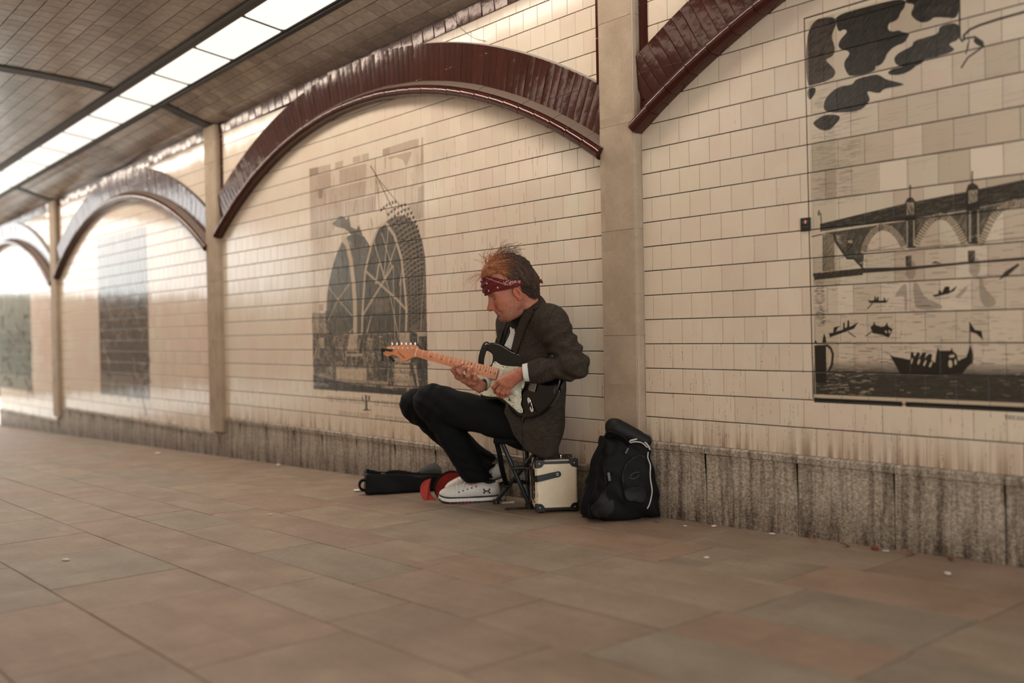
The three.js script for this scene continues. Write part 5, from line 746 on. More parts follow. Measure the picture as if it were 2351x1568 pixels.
    for (let i = 0; i < 30; i++) { const p = V(rg(0.07, 0.118), rg(0.085, 0.115), rg(-0.03, 0.06)), pts = [p.clone()]; let d = V(rg(0.5, 1), rg(-0.1, 0.6), rg(-0.2, 0.3)).normalize(), q = p.clone(); const L = rg(0.03, 0.11); for (let k = 1; k <= 5; k++) { q = q.clone().addScaledVector(d, L / 5); pts.push(q.clone()); d.add(V(0, -0.26, 0)).normalize(); } lock(pts, 0.00035, p, 1.2); }
    const all = mesh('loose_locks', inHead(mergeGeometries(locks)), hairMat, hr); all.userData.kind = 'stuff'; }
  // bandana with its print, knot and ends
  const bt = canvasTex(1024, 512, (g, W, H) => {
    g.fillStyle = 'rgb(88,9,13)'; g.fillRect(0, 0, W, H); const X = (f) => (f + 0.13) / 0.28 * W, Y = (u) => H - (u + 0.03) / 0.14 * H, k = W / 0.28;
    for (let i = 0; i < 5000; i++) { g.fillStyle = R3() < 0.5 ? 'rgba(60,4,8,0.12)' : 'rgba(122,18,22,0.10)'; g.fillRect(R3() * W, R3() * H, 3, 3); }
    const drop = (f, u, a) => { g.save(); g.translate(X(f), Y(u)); g.rotate(a); g.fillStyle = 'rgb(226,206,190)'; g.beginPath(); g.moveTo(0, -0.0048 * k); g.bezierCurveTo(0.0045 * k, -0.001 * k, 0.004 * k, 0.0045 * k, 0, 0.0045 * k); g.bezierCurveTo(-0.004 * k, 0.0045 * k, -0.0045 * k, -0.001 * k, 0, -0.0048 * k); g.fill(); g.fillStyle = 'rgb(88,9,13)'; g.beginPath(); g.ellipse(0, 0.0012 * k, 0.0018 * k, 0.0022 * k, 0, 0, 7); g.fill(); g.fillStyle = 'rgb(226,206,190)'; g.beginPath(); g.arc(0, 0.0012 * k, 0.0007 * k, 0, 7); g.fill(); g.restore(); };
    drop(0.112, 0.062, 0.1); drop(0.116, 0.028, -0.3); drop(0.075, 0.026, 0.3); drop(0.126, 0.085, 0.5);
    for (let i = 0; i < 20; i++) { const t = i / 19, f = lerp(0.104, 0.028, t), u = lerp(0.085, 0.020, t) - 0.004 * Math.sin(t * 3); g.fillStyle = 'rgb(224,200,184)'; g.beginPath(); g.ellipse(X(f), Y(u), 0.0022 * k, 0.0013 * k, 0.8, 0, 7); g.fill(); g.fillStyle = 'rgb(88,9,13)'; g.beginPath(); g.arc(X(f), Y(u), 0.0006 * k, 0, 7); g.fill(); }
    g.strokeStyle = 'rgb(224,200,184)'; for (let i = 0; i < 46; i++) { const f = lerp(0.05, -0.06, Math.pow(R3(), 0.8)), u = 0.030 + (R3() - 0.5) * 0.030 + f * 0.12; g.lineWidth = (0.0006 + R3() * 0.0009) * k; g.beginPath(); g.arc(X(f), Y(u), (0.0015 + R3() * 0.0045) * k, R3() * 6, R3() * 6 + 2.5); g.stroke(); }
    for (let i = 0; i < 40; i++) { const f = lerp(0.055, -0.09, R3()), u = 0.028 + (R3() - 0.5) * 0.036 + f * 0.1; g.fillStyle = 'rgb(224,200,184)'; g.beginPath(); g.arc(X(f), Y(u), 0.0009 * k, 0, 7); g.fill(); }
    g.lineWidth = 0.0012 * k; g.beginPath(); for (let i = 0; i <= 20; i++) { const f = lerp(0.055, -0.02, i / 20); g.lineTo(X(f), Y(0.05 + f * 0.25 + 0.001 * Math.sin(i * 2))); } g.stroke();
  });
  bt.wrapS = bt.wrapT = THREE.ClampToEdgeWrapping; const bandMat = phys(0xffffff, 0.85, { map: bt, sheen: 0.2, sheenColor: new THREE.Color(0.4, 0.1, 0.1) });
  const ban = mesh('bandana', inHead(sdfMesh(bandanaField, [-0.135, -0.03, -0.10], [0.15, 0.115, 0.10], 0.0028, { uv: (f, u) => [(f + 0.13) / 0.28, (u + 0.03) / 0.14] })), bandMat, t, 'red bandana with white paisley print, tied behind the head');
  const redCloth = phys(new THREE.Color(0.115, 0.004, 0.006), 0.85);
  mesh('knot', inHead(new THREE.SphereGeometry(0.013, 16, 12).scale(0.8, 0.9, 1.1).translate(-0.118, 0.006, 0.0)), redCloth, ban);
  const tl = new THREE.Shape(); tl.moveTo(0, 0.011); tl.quadraticCurveTo(0.016, 0.006, 0.032, 0.013); tl.quadraticCurveTo(0.040, 0.004, 0.0405, -0.007); tl.quadraticCurveTo(0.022, -0.002, 0, -0.010); tl.lineTo(0, 0.011);
  mesh('bandana_end', new THREE.ExtrudeGeometry(tl, { depth: 0.0016, bevelEnabled: true, bevelSize: 0.0006, bevelThickness: 0.0006, bevelSegments: 1 }).rotateY(0.20).translate(0.104, 1.048, 0.082), redCloth, ban);
  mesh('bandana_end', ribbon(curvePts([[0.098, 1.062, 0.070], [0.101, 1.078, 0.074], [0.095, 1.092, 0.078]], 8), V(0.8, 0.2, 0.3), [0.006, 0.007, 0.008, 0.009, 0.008, 0.008, 0.007, 0.006, 0.003], 0.0018), redCloth, ban);
  buildShoe(t, [-0.218, floorHere(-0.2, -0.31), -0.312], 0, 0); buildShoe(t, [-0.196, floorHere(-0.2, -0.47) + 0.036, -0.478], 0.0, 0.22);
  return t;
}
const R3 = mulberry(991);
// ---- golf-style shoe, toe towards -x; sole layers, upper, laces, emblem
const leather = phys(new THREE.Color(0.66, 0.64, 0.61), 0.45, { clearcoat: 0.1 }), soleWhite = phys(new THREE.Color(0.72, 0.72, 0.71), 0.5), soleBlack = std(new THREE.Color(0.008, 0.009, 0.010), 0.6), cleatRed = std(new THREE.Color(0.42, 0.012, 0.015), 0.5);
function shoeUpper(x, y, z) {
  let d = ell(x, y, z, [-0.095, 0.040, 0], [0.062, 0.034, 0.046]);
  d = smin(d, ell(x, y, z, [-0.030, 0.046, 0], [0.075, 0.042, 0.045]), 0.03);
  d = smin(d, ell(x, y, z, [0.070, 0.056, 0], [0.065, 0.048, 0.037]), 0.03);
  d = smin(d, cap(x, y, z, [-0.02, 0.062, 0], [0.045, 0.088, 0], 0.026, 0.026), 0.03);
  d = smin(d, cap(x, y, z, [0.118, 0.05, 0], [0.126, 0.092, 0], 0.022, 0.012), 0.03);
  d = smax(d, -(ell(x, y, z, [0.080, 0.122, 0], [0.044, 0.034, 0.030])), 0.008);
  d = smax(d, y - 0.105, 0.006);
  d -= 0.0018 * (noise3(x * 40, y * 40, z * 40) - 0.5) + Math.exp(-((x + 0.055) ** 2) / 0.0008) * 0.0012 * Math.sin(x * 320 + y * 120);
  return smax(d, 0.020 - y, 0.004);
}
function buildShoe(t, at, ry, rz) {
  const s = new THREE.Group(); s.name = 'shoe'; s.userData.label = rz ? 'white shoe of the far foot, heel raised' : 'white sports shoe of the near foot with a black emblem'; s.position.set(...at); s.rotation.set(0, ry, rz); t.add(s);
  mesh('upper', sdfMesh(shoeUpper, [-0.17, 0.012, -0.06], [0.16, 0.12, 0.06], 0.0032, { uv: (x, y, z) => [x * 5, y * 5 + z * 2] }), leather, s);
  const outline = (k) => { const sh = new THREE.Shape(), P = [[-0.158, 0.0], [-0.150, 0.026], [-0.118, 0.045], [-0.075, 0.049], [-0.02, 0.042], [0.05, 0.037], [0.110, 0.036], [0.142, 0.022], [0.148, 0.0], [0.142, -0.022], [0.110, -0.036], [0.05, -0.037], [-0.02, -0.042], [-0.075, -0.049], [-0.118, -0.045], [-0.150, -0.026]].map(([a, b]) => new THREE.Vector2(a * k, b * k)); sh.setFromPoints(new THREE.SplineCurve([...P, P[0]]).getPoints(80)); return sh; };
  const layer = (k, y, h, dx = 0) => new THREE.ExtrudeGeometry(outline(k), { depth: h, bevelEnabled: true, bevelSize: 0.002, bevelThickness: 0.002, bevelSegments: 2, curveSegments: 4 }).rotateX(-Math.PI / 2).translate(dx, y, 0);
  const lift = (g, c) => { const p = g.attributes.position; for (let i = 0; i < p.count; i++) { const x = p.getX(i); p.setY(i, p.getY(i) + Math.max(0, -x - 0.10) ** 2 * 3.2 * c + Math.max(0, x - 0.05) * 0.05 * c); } g.computeVertexNormals(); return g; };
  mesh('outsole', lift(layer(0.985, 0.002, 0.005), 1), soleBlack, s); mesh('midsole', lift(layer(1.0, 0.0095, 0.013), 1), soleWhite, s); mesh('welt', lift(layer(0.992, 0.0250, 0.0035), 1), soleBlack, s);
  for (let i = 0; i < 7; i++) { const x = -0.098 + i * 0.0175; for (const z of [0.043, -0.043]) mesh('cleat', tr(rbox(0.0085, 0.007, 0.014, 0.0015), x, 0.0042 + Math.max(0, -x - 0.1) ** 2 * 3, z), cleatRed, s); }
  mesh('toe_guard', lift(tr(rbox(0.05, 0.012, 0.06, 0.005), -0.130, 0.008, 0), 1), soleBlack, s);
  for (let i = 0; i < 5; i++) { const x = -0.048 + i * 0.021, y0 = 0.075 + i * 0.006; const l = mesh('lace', tube([[x - 0.006, y0 - 0.016, 0.033], [x, y0 + 0.004, 0.018], [x + 0.003, y0 + 0.010, 0], [x, y0 + 0.004, -0.018], [x - 0.006, y0 - 0.016, -0.033]].map((p) => { let q = V(...p); for (let k = 0; k < 30; k++) { const d = shoeUpper(q.x, q.y, q.z); if (Math.abs(d - 0.0012) < 0.0004) break; const e = 0.002, g = V(shoeUpper(q.x + e, q.y, q.z) - shoeUpper(q.x - e, q.y, q.z), shoeUpper(q.x, q.y + e, q.z) - shoeUpper(q.x, q.y - e, q.z), shoeUpper(q.x, q.y, q.z + e) - shoeUpper(q.x, q.y, q.z - e)).normalize(); q.addScaledVector(g, -(d - 0.0012) * 0.8); } return q; }), 0.0024, 24, 6), leather, s); for (const z of [0.034, -0.034]) { const q = onBody((a, b, c) => shoeUpper(a, b, c * Math.sign(z)), x - 0.008, y0 - 0.020, 0.08); mesh('eyelet', tr(new THREE.TorusGeometry(0.0028, 0.0013, 6, 14), q.x, q.y, q.z * Math.sign(z) + 0.0006 * Math.sign(z)), soleBlack, s); } }
  mesh('tongue', tr(rbox(0.055, 0.012, 0.04, 0.005), 0.040, 0.098, 0, 0, 0, 0.45), leather, s); mesh('opening_trim', tr(new THREE.TorusGeometry(0.036, 0.005, 8, 30).scale(1.12, 0.80, 1).rotateX(Math.PI / 2), 0.082, 0.1005, 0, 0, 0, -0.06), std(new THREE.Color(0.012, 0.013, 0.016), 0.9), s); mesh('lining', tr(new THREE.SphereGeometry(1, 24, 16, 0, Math.PI * 2, Math.PI / 2, Math.PI / 2).scale(0.042, 0.03, 0.028), 0.082, 0.104, 0), std(new THREE.Color(0.012, 0.013, 0.016), 0.9), s); 
  // emblem on the heel quarter: two interlocking arcs
  for (const sd of [1, -1]) { const E = [];
    for (const up of [1, -1]) { const on = []; for (let i = 0; i <= 16; i++) { const u = i / 8 - 1, o = onBody((a, b, c) => shoeUpper(a, b, c), 0.080 + u * 0.0155, 0.056 + up * (0.0145 * u * u - 0.0030), 0.08); o.z = (o.z + 0.0006) * sd; on.push(o); } E.push(ribbon(on, on.map((_, i) => V(Math.sign(i - 8) * -up * 0.45 * Math.abs(i / 8 - 1), 1, 0)), on.map((_, i) => 0.0034 + 0.0058 * Math.pow(Math.abs(i / 8 - 1), 2)), 0.0009)); }
    mesh('emblem', E, soleBlack, s); const dots = []; for (let r = 0; r < 6; r++) for (let c = 0; c < 14 - r; c++) { const o = onBody((a, b, cc) => shoeUpper(a, b, cc), -0.045 + c * 0.0062 + r * 0.004, 0.034 + r * 0.0042, 0.08); dots.push(tr(new THREE.CircleGeometry(0.0007, 6), o.x, o.y, (o.z + 0.0003))); if (sd < 0) break; } if (sd > 0) { const h = mesh('perforations', dots, std(new THREE.Color(0.2, 0.19, 0.18), 0.8), s); h.userData.kind = 'stuff'; } }
  return s;
}
// ------------------------------------------------------------------ the electric guitar. Own frame: x from the nut towards the body, y across the strings (upwards as held), z out of its face; metres.
const GA = V(0.8717, -0.2279, 0.4337), GB = V(0.2642, 0.9641, -0.0245), GN = GA.clone().cross(GB), GS = 0.9556, GNUT = V(-0.456, 0.737, -0.120);
const gLocal = (s, t, n) => GNUT.clone().addScaledVector(GA, s * GS).addScaledVector(GB, t * GS).addScaledVector(GN, n * GS);
const shapeOf = (pts, smooth = true, n = 8) => { const sh = new THREE.Shape(); const v = pts.map(([a, b]) => new THREE.Vector2(a / 1000, b / 1000)); sh.setFromPoints(smooth ? new THREE.CatmullRomCurve3(v.map((q) => V(q.x, q.y, 0)), true, 'centripetal').getPoints(pts.length * n).map((q) => new THREE.Vector2(q.x, q.y)) : v); return sh; };
function buildGuitar() {
  const g = new THREE.Group(); g.name = numbered('electric_guitar'); scene.add(g);
  const R = new THREE.Matrix4().makeRotationY(FACE), M = R.clone().multiply(new THREE.Matrix4().makeBasis(GA, GB, GN)); g.quaternion.setFromRotationMatrix(M); g.position.copy(toWorld(GNUT.x, GNUT.y, GNUT.z)); g.scale.setScalar(GS);
  tag(g, 'black electric guitar with cream scratchplate and maple neck in the musician\'s hands', 'guitar');
  const black = phys(new THREE.Color(0.003, 0.003, 0.0035), 0.16, { clearcoat: 0.35, clearcoatRoughness: 0.04, specularIntensity: 0.5 }), cream = phys(new THREE.Color(0.60, 0.60, 0.45), 0.3, { clearcoat: 0.3 }), plasticW = phys(new THREE.Color(0.70, 0.69, 0.63), 0.35), chrome = std(new THREE.Color(0.75, 0.74, 0.72), 0.14, { metalness: 1 }), darkChrome = std(new THREE.Color(0.22, 0.21, 0.20), 0.3, { metalness: 1 }), steel = std(new THREE.Color(0.6, 0.58, 0.54), 0.3, { metalness: 1 }), blackP = std(new THREE.Color(0.006, 0.006, 0.007), 0.4);
  const mapleTex = dataTex(512, 128, (u, v) => { const n = fbm(u * 5, v * 36, 3, 4) - 0.5, m = fbm(u * 2, v * 5, 8, 3) - 0.5, s = fbm(u * 90, v * 30, 5, 2) - 0.5; return [0.83 + n * 0.10 + m * 0.10 + s * 0.03, 0.525 + n * 0.12 + m * 0.09 + s * 0.03, 0.36 + n * 0.11 + m * 0.07 + s * 0.02]; });
  const maple = phys(0xffffff, 0.28, { map: mapleTex, clearcoat: 0.6, clearcoatRoughness: 0.12 });
  const bodyPts = [[360, 110], [374, 124], [400, 132], [430, 133], [465, 124], [505, 113], [560, 112], [615, 130], [668, 147], [715, 143], [752, 108], [770, 55], [772, 0], [762, -50], [738, -98], [700, -140], [660, -160], [620, -162], [575, -143], [530, -122], [488, -112], [455, -122], [425, -128], [403, -121], [402, -108], [418, -100], [434, -86], [442, -66], [444, -44], [452, -34], [470, -34], [470, 30], [420, 30], [418, 48], [416, 66], [408, 85], [392, 96], [374, 101]];
  const body = mesh('body', new THREE.ExtrudeGeometry(shapeOf(bodyPts, true, 7), { depth: 0.026, bevelEnabled: true, bevelSize: 0.008, bevelThickness: 0.008, bevelSegments: 5, curveSegments: 4 }).translate(0, 0, -0.050), black, g);
  { const p = body.geometry.attributes.position; const sc = (v) => v; }
  const pgPts = [[428, 18], [424, 36], [432, 52], [446, 49], [466, 44], [500, 45], [535, 51], [562, 55], [590, 30], [607, -3], [610, -28], [602, -52], [608, -72], [614, -88], [616, -112], [634, -136], [635, -147], [618, -150], [585, -136], [552, -121], [518, -108], [484, -108], [450, -114], [420, -117], [399, -113], [402, -107], [420, -98], [434, -84], [441, -64], [442, -40], [452, -35], [462, -33], [462, 24], [446, 24]];
  const inset = pgPts.map(([a, b]) => [a, b]);
  mesh('scratchplate', new THREE.ExtrudeGeometry(shapeOf(pgPts, true, 6), { depth: 0.0018, bevelEnabled: true, bevelSize: 0.001, bevelThickness: 0.0008, bevelSegments: 2 }).translate(0, 0, -0.0098), cream, g);
  mesh('scratchplate_edge', new THREE.ExtrudeGeometry(shapeOf(pgPts, true, 6), { depth: 0.0006, bevelEnabled: true, bevelSize: 0.0021, bevelThickness: 0.0002, bevelSegments: 1 }).translate(0, 0, -0.0103), blackP, g);
  for (const [a, b] of [[434, 46], [500, 39], [555, 48], [600, -2], [603, -40], [608, -80], [628, -142], [580, -128], [520, -102], [455, -108], [406, -112], [438, -70]]) mesh('screw', tr(new THREE.SphereGeometry(0.0026, 10, 6, 0, Math.PI * 2, 0, Math.PI / 2).rotateX(Math.PI / 2).scale(1, 1, 0.5), a / 1000, b / 1000, -0.0072), blackP, g);
  // neck and fretboard
  const scaleL = 0.6477, fret = (n) => scaleL * (1 - Math.pow(2, -n / 12)) + 0.002, half = (s) => lerp(0.0205, 0.0278, s / 0.46), mid = (s) => -0.0025;
  { const P = [], I = [], U = [], n = 24, m = 13; for (let i = 0; i <= n; i++) { const s = -0.004 + (0.462 + 0.004) * i / n, h = half(Math.max(0, s)), dp = lerp(0.0195, 0.0225, i / n); for (let k = 0; k < m; k++) { const a = Math.PI * k / (m - 1); P.push(s, mid(s) + Math.cos(a) * h, -0.002 - Math.sin(a) * dp); U.push(s * 2, k / m); } for (let k = 0; k < 7; k++) { const y = lerp(-1, 1, k / 6); P.push(s, mid(s) + y * h, 0.0 - y * y * 0.0012); U.push(s * 2.2, y * h * 8 + 0.3); } }
    const w = m + 7; for (let i = 0; i < n; i++) for (let k = 0; k < w; k++) { const a = i * w + k, b = i * w + (k + 1) % w; I.push(a, b, a + w, b, b + w, a + w); } const e0 = 0, e1 = n * w; for (let k = 1; k < w - 1; k++) { I.push(e0, e0 + k + 1, e0 + k, e1, e1 + k, e1 + k + 1); }
    const q = new THREE.BufferGeometry(); q.setAttribute('position', new THREE.Float32BufferAttribute(P, 3)); q.setAttribute('uv', new THREE.Float32BufferAttribute(U, 2)); q.setIndex(flip(I)); const h = q.toNonIndexed(); h.computeVertexNormals(); mesh('neck', h, maple, g); }
  for (let n = 1; n <= 21; n++) { const s = fret(n), h = half(s) - 0.0006; mesh('fret', tube([[s, mid(s) - h, -0.0008], [s, mid(s), 0.0006], [s, mid(s) + h, -0.0008]], 0.0011, 8, 6), steel, g); }
  mesh('nut', tr(rbox(0.0042, 0.042, 0.007, 0.001), 0.0, -0.0025, 0.0006), plasticW, g);
  for (const n of [3, 5, 7, 9, 15, 17, 19, 21]) { const s = (fret(n) + fret(n - 1)) / 2; mesh('fret_marker', tr(new THREE.CylinderGeometry(0.0032, 0.0032, 0.0008, 14).rotateX(Math.PI / 2), s, mid(s), 0.0002), blackP, g); } for (const y of [-0.012, 0.013]) { const s = (fret(12) + fret(11)) / 2; mesh('fret_marker', tr(new THREE.CylinderGeometry(0.0032, 0.0032, 0.0008, 14).rotateX(Math.PI / 2), s, y, -0.0001), blackP, g); }
  // headstock
  const hp = [[2, 18], [-6, 24], [-18, 29], [-40, 26], [-85, 14], [-128, 3], [-160, -8], [-175, -18], [-184, -30], [-186, -44], [-176, -55], [-158, -57], [-144, -48], [-130, -42], [-112, -43], [-92, -50], [-72, -58], [-58, -59], [-44, -52], [-30, -40], [-16, -29], [-2, -23]];
  const head = mesh('headstock', (() => { const q = new THREE.ExtrudeGeometry(shapeOf(hp, true, 6), { depth: 0.010, bevelEnabled: true, bevelSize: 0.0015, bevelThickness: 0.002, bevelSegments: 3 }); const p = q.attributes.position, u = q.attributes.uv; for (let i = 0; i < p.count; i++) u.setXY(i, p.getX(i) * 2.2, p.getY(i) * 8 + 0.3); return q.translate(0, 0, -0.018); })(), maple, g);
  const posts = [[-159, -18], [-132, -12], [-106, -5], [-80, 1], [-54, 7], [-29, 13]];
  posts.forEach(([a, b], i) => { const t = new THREE.Group(); t.name = 'tuner'; t.position.set(a / 1000, b / 1000, -0.006); g.add(t);
    mesh('bushing', tr(new THREE.CylinderGeometry(0.0052, 0.0056, 0.003, 18).rotateX(Math.PI / 2), 0, 0, 0.0012), chrome, t); mesh('post', new THREE.LatheGeometry([[0, -0.002], [0.0034, -0.002], [0.0030, 0.004], [0.0036, 0.0085], [0.0022, 0.009], [0.0018, 0.006], [0, 0.006]].map(([r, h]) => new THREE.Vector2(r, h)), 16).rotateX(Math.PI / 2), chrome, t);
    mesh('button', tr(new THREE.SphereGeometry(1, 16, 10).scale(0.0062, 0.0085, 0.0035), 0.002, 0.0255 - i * 0.0003, -0.011, 0, 0.5, 0.15), chrome, t); mesh('shaft', rod([0, 0.008, -0.011], [0.001, 0.026, -0.011], 0.0018), chrome, t); });
  mesh('string_tree', tr(rbox(0.008, 0.003, 0.004, 0.001), -0.066, -0.020, -0.003), chrome, g); mesh('string_tree', tr(rbox(0.008, 0.003, 0.004, 0.001), -0.040, -0.008, -0.003), chrome, g);
  const logo = canvasTex(512, 160, (c, W, H) => { c.clearRect(0, 0, W, H); c.fillStyle = 'rgb(42,22,12)'; c.font = 'italic bold 118px serif'; c.save(); c.transform(1, 0, -0.25, 1, 30, 0); c.fillText('Concord', 20, 112); c.restore(); c.fillRect(330, 120, 120, 8); }); logo.wrapS = logo.wrapT = THREE.ClampToEdgeWrapping;
  mesh('logo', tr(new THREE.PlaneGeometry(0.060, 0.0190), -0.084, -0.0325, -0.0058, 0, 0, -0.40), new THREE.MeshStandardMaterial({ map: logo, transparent: true, alphaTest: 0.4, roughness: 0.4 }), g);
  // strings, pickups, bridge, controls
  const br = 0.6455;
  for (let i = 0; i < 6; i++) { const yn = 0.0155 - i * 0.0071 + -0.0018, yb = 0.0245 - i * 0.0105 - 0.0015, pt = posts[5 - i]; mesh('string', tube([[pt[0] / 1000, pt[1] / 1000, 0.0005], [-0.002, yn, 0.0042], [0.002, yn, 0.0042], [br, yb, 0.0052], [br + 0.008, yb, -0.001]], 0.00018 + 0.00007 * (5 - i), 40, 4), steel, g); }
  for (const [s, rot] of [[0.481, 0.0], [0.540, 0.0], [0.597, 0.16]]) { const p = new THREE.Group(); p.name = 'pickup'; p.position.set(s, -0.0025, -0.0075); p.rotation.z = rot; g.add(p); mesh('pickup_cover', tr(rbox(0.0165, 0.070, 0.009, 0.004, 3), 0, 0, 0.0028), plasticW, p); for (let i = 0; i < 6; i++) mesh('pole_piece', tr(new THREE.CylinderGeometry(0.0026, 0.0026, 0.002, 12).rotateX(Math.PI / 2), 0, 0.0262 - i * 0.0105, 0.0076), steel, p); for (const y of [0.040, -0.040]) mesh('pickup_screw', tr(new THREE.SphereGeometry(0.0026, 10, 6).scale(1, 1, 0.5), 0, y, 0.0004), blackP, p); }
  const b2 = new THREE.Group(); b2.name = 'bridge'; b2.position.set(br, -0.003, -0.0085); g.add(b2); mesh('bridge_plate', tr(rbox(0.032, 0.074, 0.003, 0.001), 0.010, 0, 0.001), darkChrome, b2); for (let i = 0; i < 6; i++) mesh('saddle', tr(rbox(0.022, 0.0096, 0.007, 0.0015), 0.004, 0.0262 - i * 0.0105, 0.0062), darkChrome, b2); 
  for (const [a, b] of [[577, -66], [582, -101], [606, -132]]) { const k = new THREE.Group(); k.name = 'control_knob'; k.position.set(a / 1000, b / 1000, -0.0075); g.add(k); mesh('skirt', new THREE.LatheGeometry([[0, 0], [0.0122, 0], [0.0125, 0.002], [0.0100, 0.006], [0, 0.006]].map(([r, h]) => new THREE.Vector2(r, h)), 24).rotateX(Math.PI / 2), plasticW, k); const c = new THREE.CylinderGeometry(0.0078, 0.0088, 0.010, 24).rotateX(Math.PI / 2).translate(0, 0, 0.011); mesh('cap', c, plasticW, k); for (let i = 0; i < 10; i++) { const a2 = i / 10 * 6.283; mesh('tick', tr(rbox(0.0024, 0.0006, 0.0004, 0.0001), Math.cos(a2) * 0.0112, Math.sin(a2) * 0.0112, 0.0042, 0, 0, a2), std(new THREE.Color(0.18, 0.16, 0.12), 0.6), k); } mesh('top_mark', tr(rbox(0.0022, 0.008, 0.0004, 0.0001), 0, 0, 0.0162), std(new THREE.Color(0.25, 0.23, 0.18), 0.6), k); }
  mesh('selector_switch', merge([tr(rbox(0.003, 0.022, 0.0012, 0.0004), 0.556, -0.103, -0.0072, 0, 0, 0.6), rod([0.553, -0.099, -0.008], [0.560, -0.108, 0.008], 0.0018, 0.0026)]), blackP, g);
  const jp = shapeOf([[645, -72], [655, -74], [668, -92], [680, -112], [688, -128], [680, -132], [668, -118], [655, -98], [645, -82]], true, 6);
  mesh('jack_plate', new THREE.ExtrudeGeometry(jp, { depth: 0.0015, bevelEnabled: true, bevelSize: 0.001, bevelThickness: 0.001, bevelSegments: 2 }).translate(0, 0, -0.0085), chrome, g); mesh('jack_socket', tr(new THREE.TorusGeometry(0.0062, 0.0018, 8, 20).scale(1, 1.15, 1), 0.664, -0.096, -0.0058), chrome, g);
  mesh('strap_button', tr(new THREE.LatheGeometry([[0, 0], [0.004, 0], [0.004, 0.006], [0.0075, 0.009], [0.006, 0.012], [0, 0.012]].map(([r, h]) => new THREE.Vector2(r, h)), 18), 0.773, -0.006, -0.030, 0, 0, -Math.PI / 2), chrome, g);
  mesh('strap_button', tr(new THREE.LatheGeometry([[0, 0], [0.004, 0], [0.004, 0.006], [0.0075, 0.009], [0.006, 0.012], [0, 0.012]].map(([r, h]) => new THREE.Vector2(r, h)), 18), 0.360, 0.114, -0.030, 0, 0, 0.6), chrome, g);
  // strap: hangs from the horn behind the neck and comes back to the end button
  const strap = std(new THREE.Color(0.008, 0.008, 0.009), 0.7);
  mesh('strap', ribbon(curvePts([[0.372, 0.128, -0.032], [0.352, 0.120, -0.030], [0.344, 0.090, -0.034], [0.338, 0.045, -0.046], [0.345, 0.010, -0.060], [0.372, 0.005, -0.075], [0.392, 0.030, -0.085], [0.418, 0.072, -0.092]], 40), V(0.9, 0.1, 0.25), 0.036, 0.003), strap, g);
  mesh('strap', ribbon(curvePts([[0.792, -0.010, -0.026], [0.795, 0.012, -0.030], [0.788, 0.050, -0.045], [0.772, 0.085, -0.070], [0.745, 0.110, -0.098]], 24), V(0.25, 0.0, 1), 0.040, 0.0035), strap, g);
  { const q = tr(new THREE.CylinderGeometry(0.021, 0.021, 0.003, 24).rotateX(Math.PI / 2), 0.7725, -0.006, -0.022, 0, 0.9, 0); mesh('strap_end', q, std(new THREE.Color(0.014, 0.012, 0.011), 0.5), g); }
  // black clip on the headstock
  const cp = thing('capo', 'black clip clamped on the end of the guitar headstock', 'clip'); cp.quaternion.copy(g.quaternion); cp.position.copy(g.position); cp.scale.copy(g.scale);
  mesh('top_bar', tr(rbox(0.062, 0.012, 0.008, 0.003), -0.166, -0.0265, 0.002, 0, 0, 0.10), blackP, cp); mesh('side_bar', merge([tr(rbox(0.009, 0.064, 0.009, 0.003), -0.191, -0.058, -0.006, 0, 0, 0.38), tr(rbox(0.014, 0.020, 0.012, 0.004), -0.197, -0.032, -0.002, 0, 0, 0.2)]), blackP, cp); mesh('lever', tr(rbox(0.040, 0.013, 0.008, 0.003), -0.140, -0.066, -0.022, 0, 0, -0.50), blackP, cp); mesh('spring_bar', rod([-0.195, -0.032, -0.004], [-0.150, -0.058, -0.022], 0.004), blackP, cp);
  return g;
}
// ------------------------------------------------------------------ things round the musician
const atSite = (name, label, category, x, z, turn = 0, lift = 0) => { const p = toWorld(x, 0, z); return thing(name, label, category, [p.x, floorY(p.x) + lift, p.z], FACE + turn); };
const nylonBump = dataTex(128, 128, (u, v) => { const t = 0.5 + 0.25 * Math.sin(u * 402) + 0.25 * Math.sin(v * 402), n = fbm(u * 20, v * 20, 3, 2); const k = t * 0.6 + n * 0.4; return [k, k, k]; }, false);
const nylon = phys(new THREE.Color(0.0045, 0.005, 0.0052), 0.7, { bumpMap: nylonBump, bumpScale: 0.0009, specularIntensity: 0.4 }), nylonSoft = phys(new THREE.Color(0.008, 0.0078, 0.0072), 0.6, { bumpMap: nylonBump, bumpScale: 0.0009, specularIntensity: 0.55 }), webbing = phys(new THREE.Color(0.004, 0.0045, 0.005), 0.85, { specularIntensity: 0.3 }), plastic = std(new THREE.Color(0.006, 0.006, 0.007), 0.35), gun = std(new THREE.Color(0.055, 0.065, 0.075), 0.35, { metalness: 0.75 }), chromeM = std(new THREE.Color(0.75, 0.73, 0.70), 0.18, { metalness: 1 });
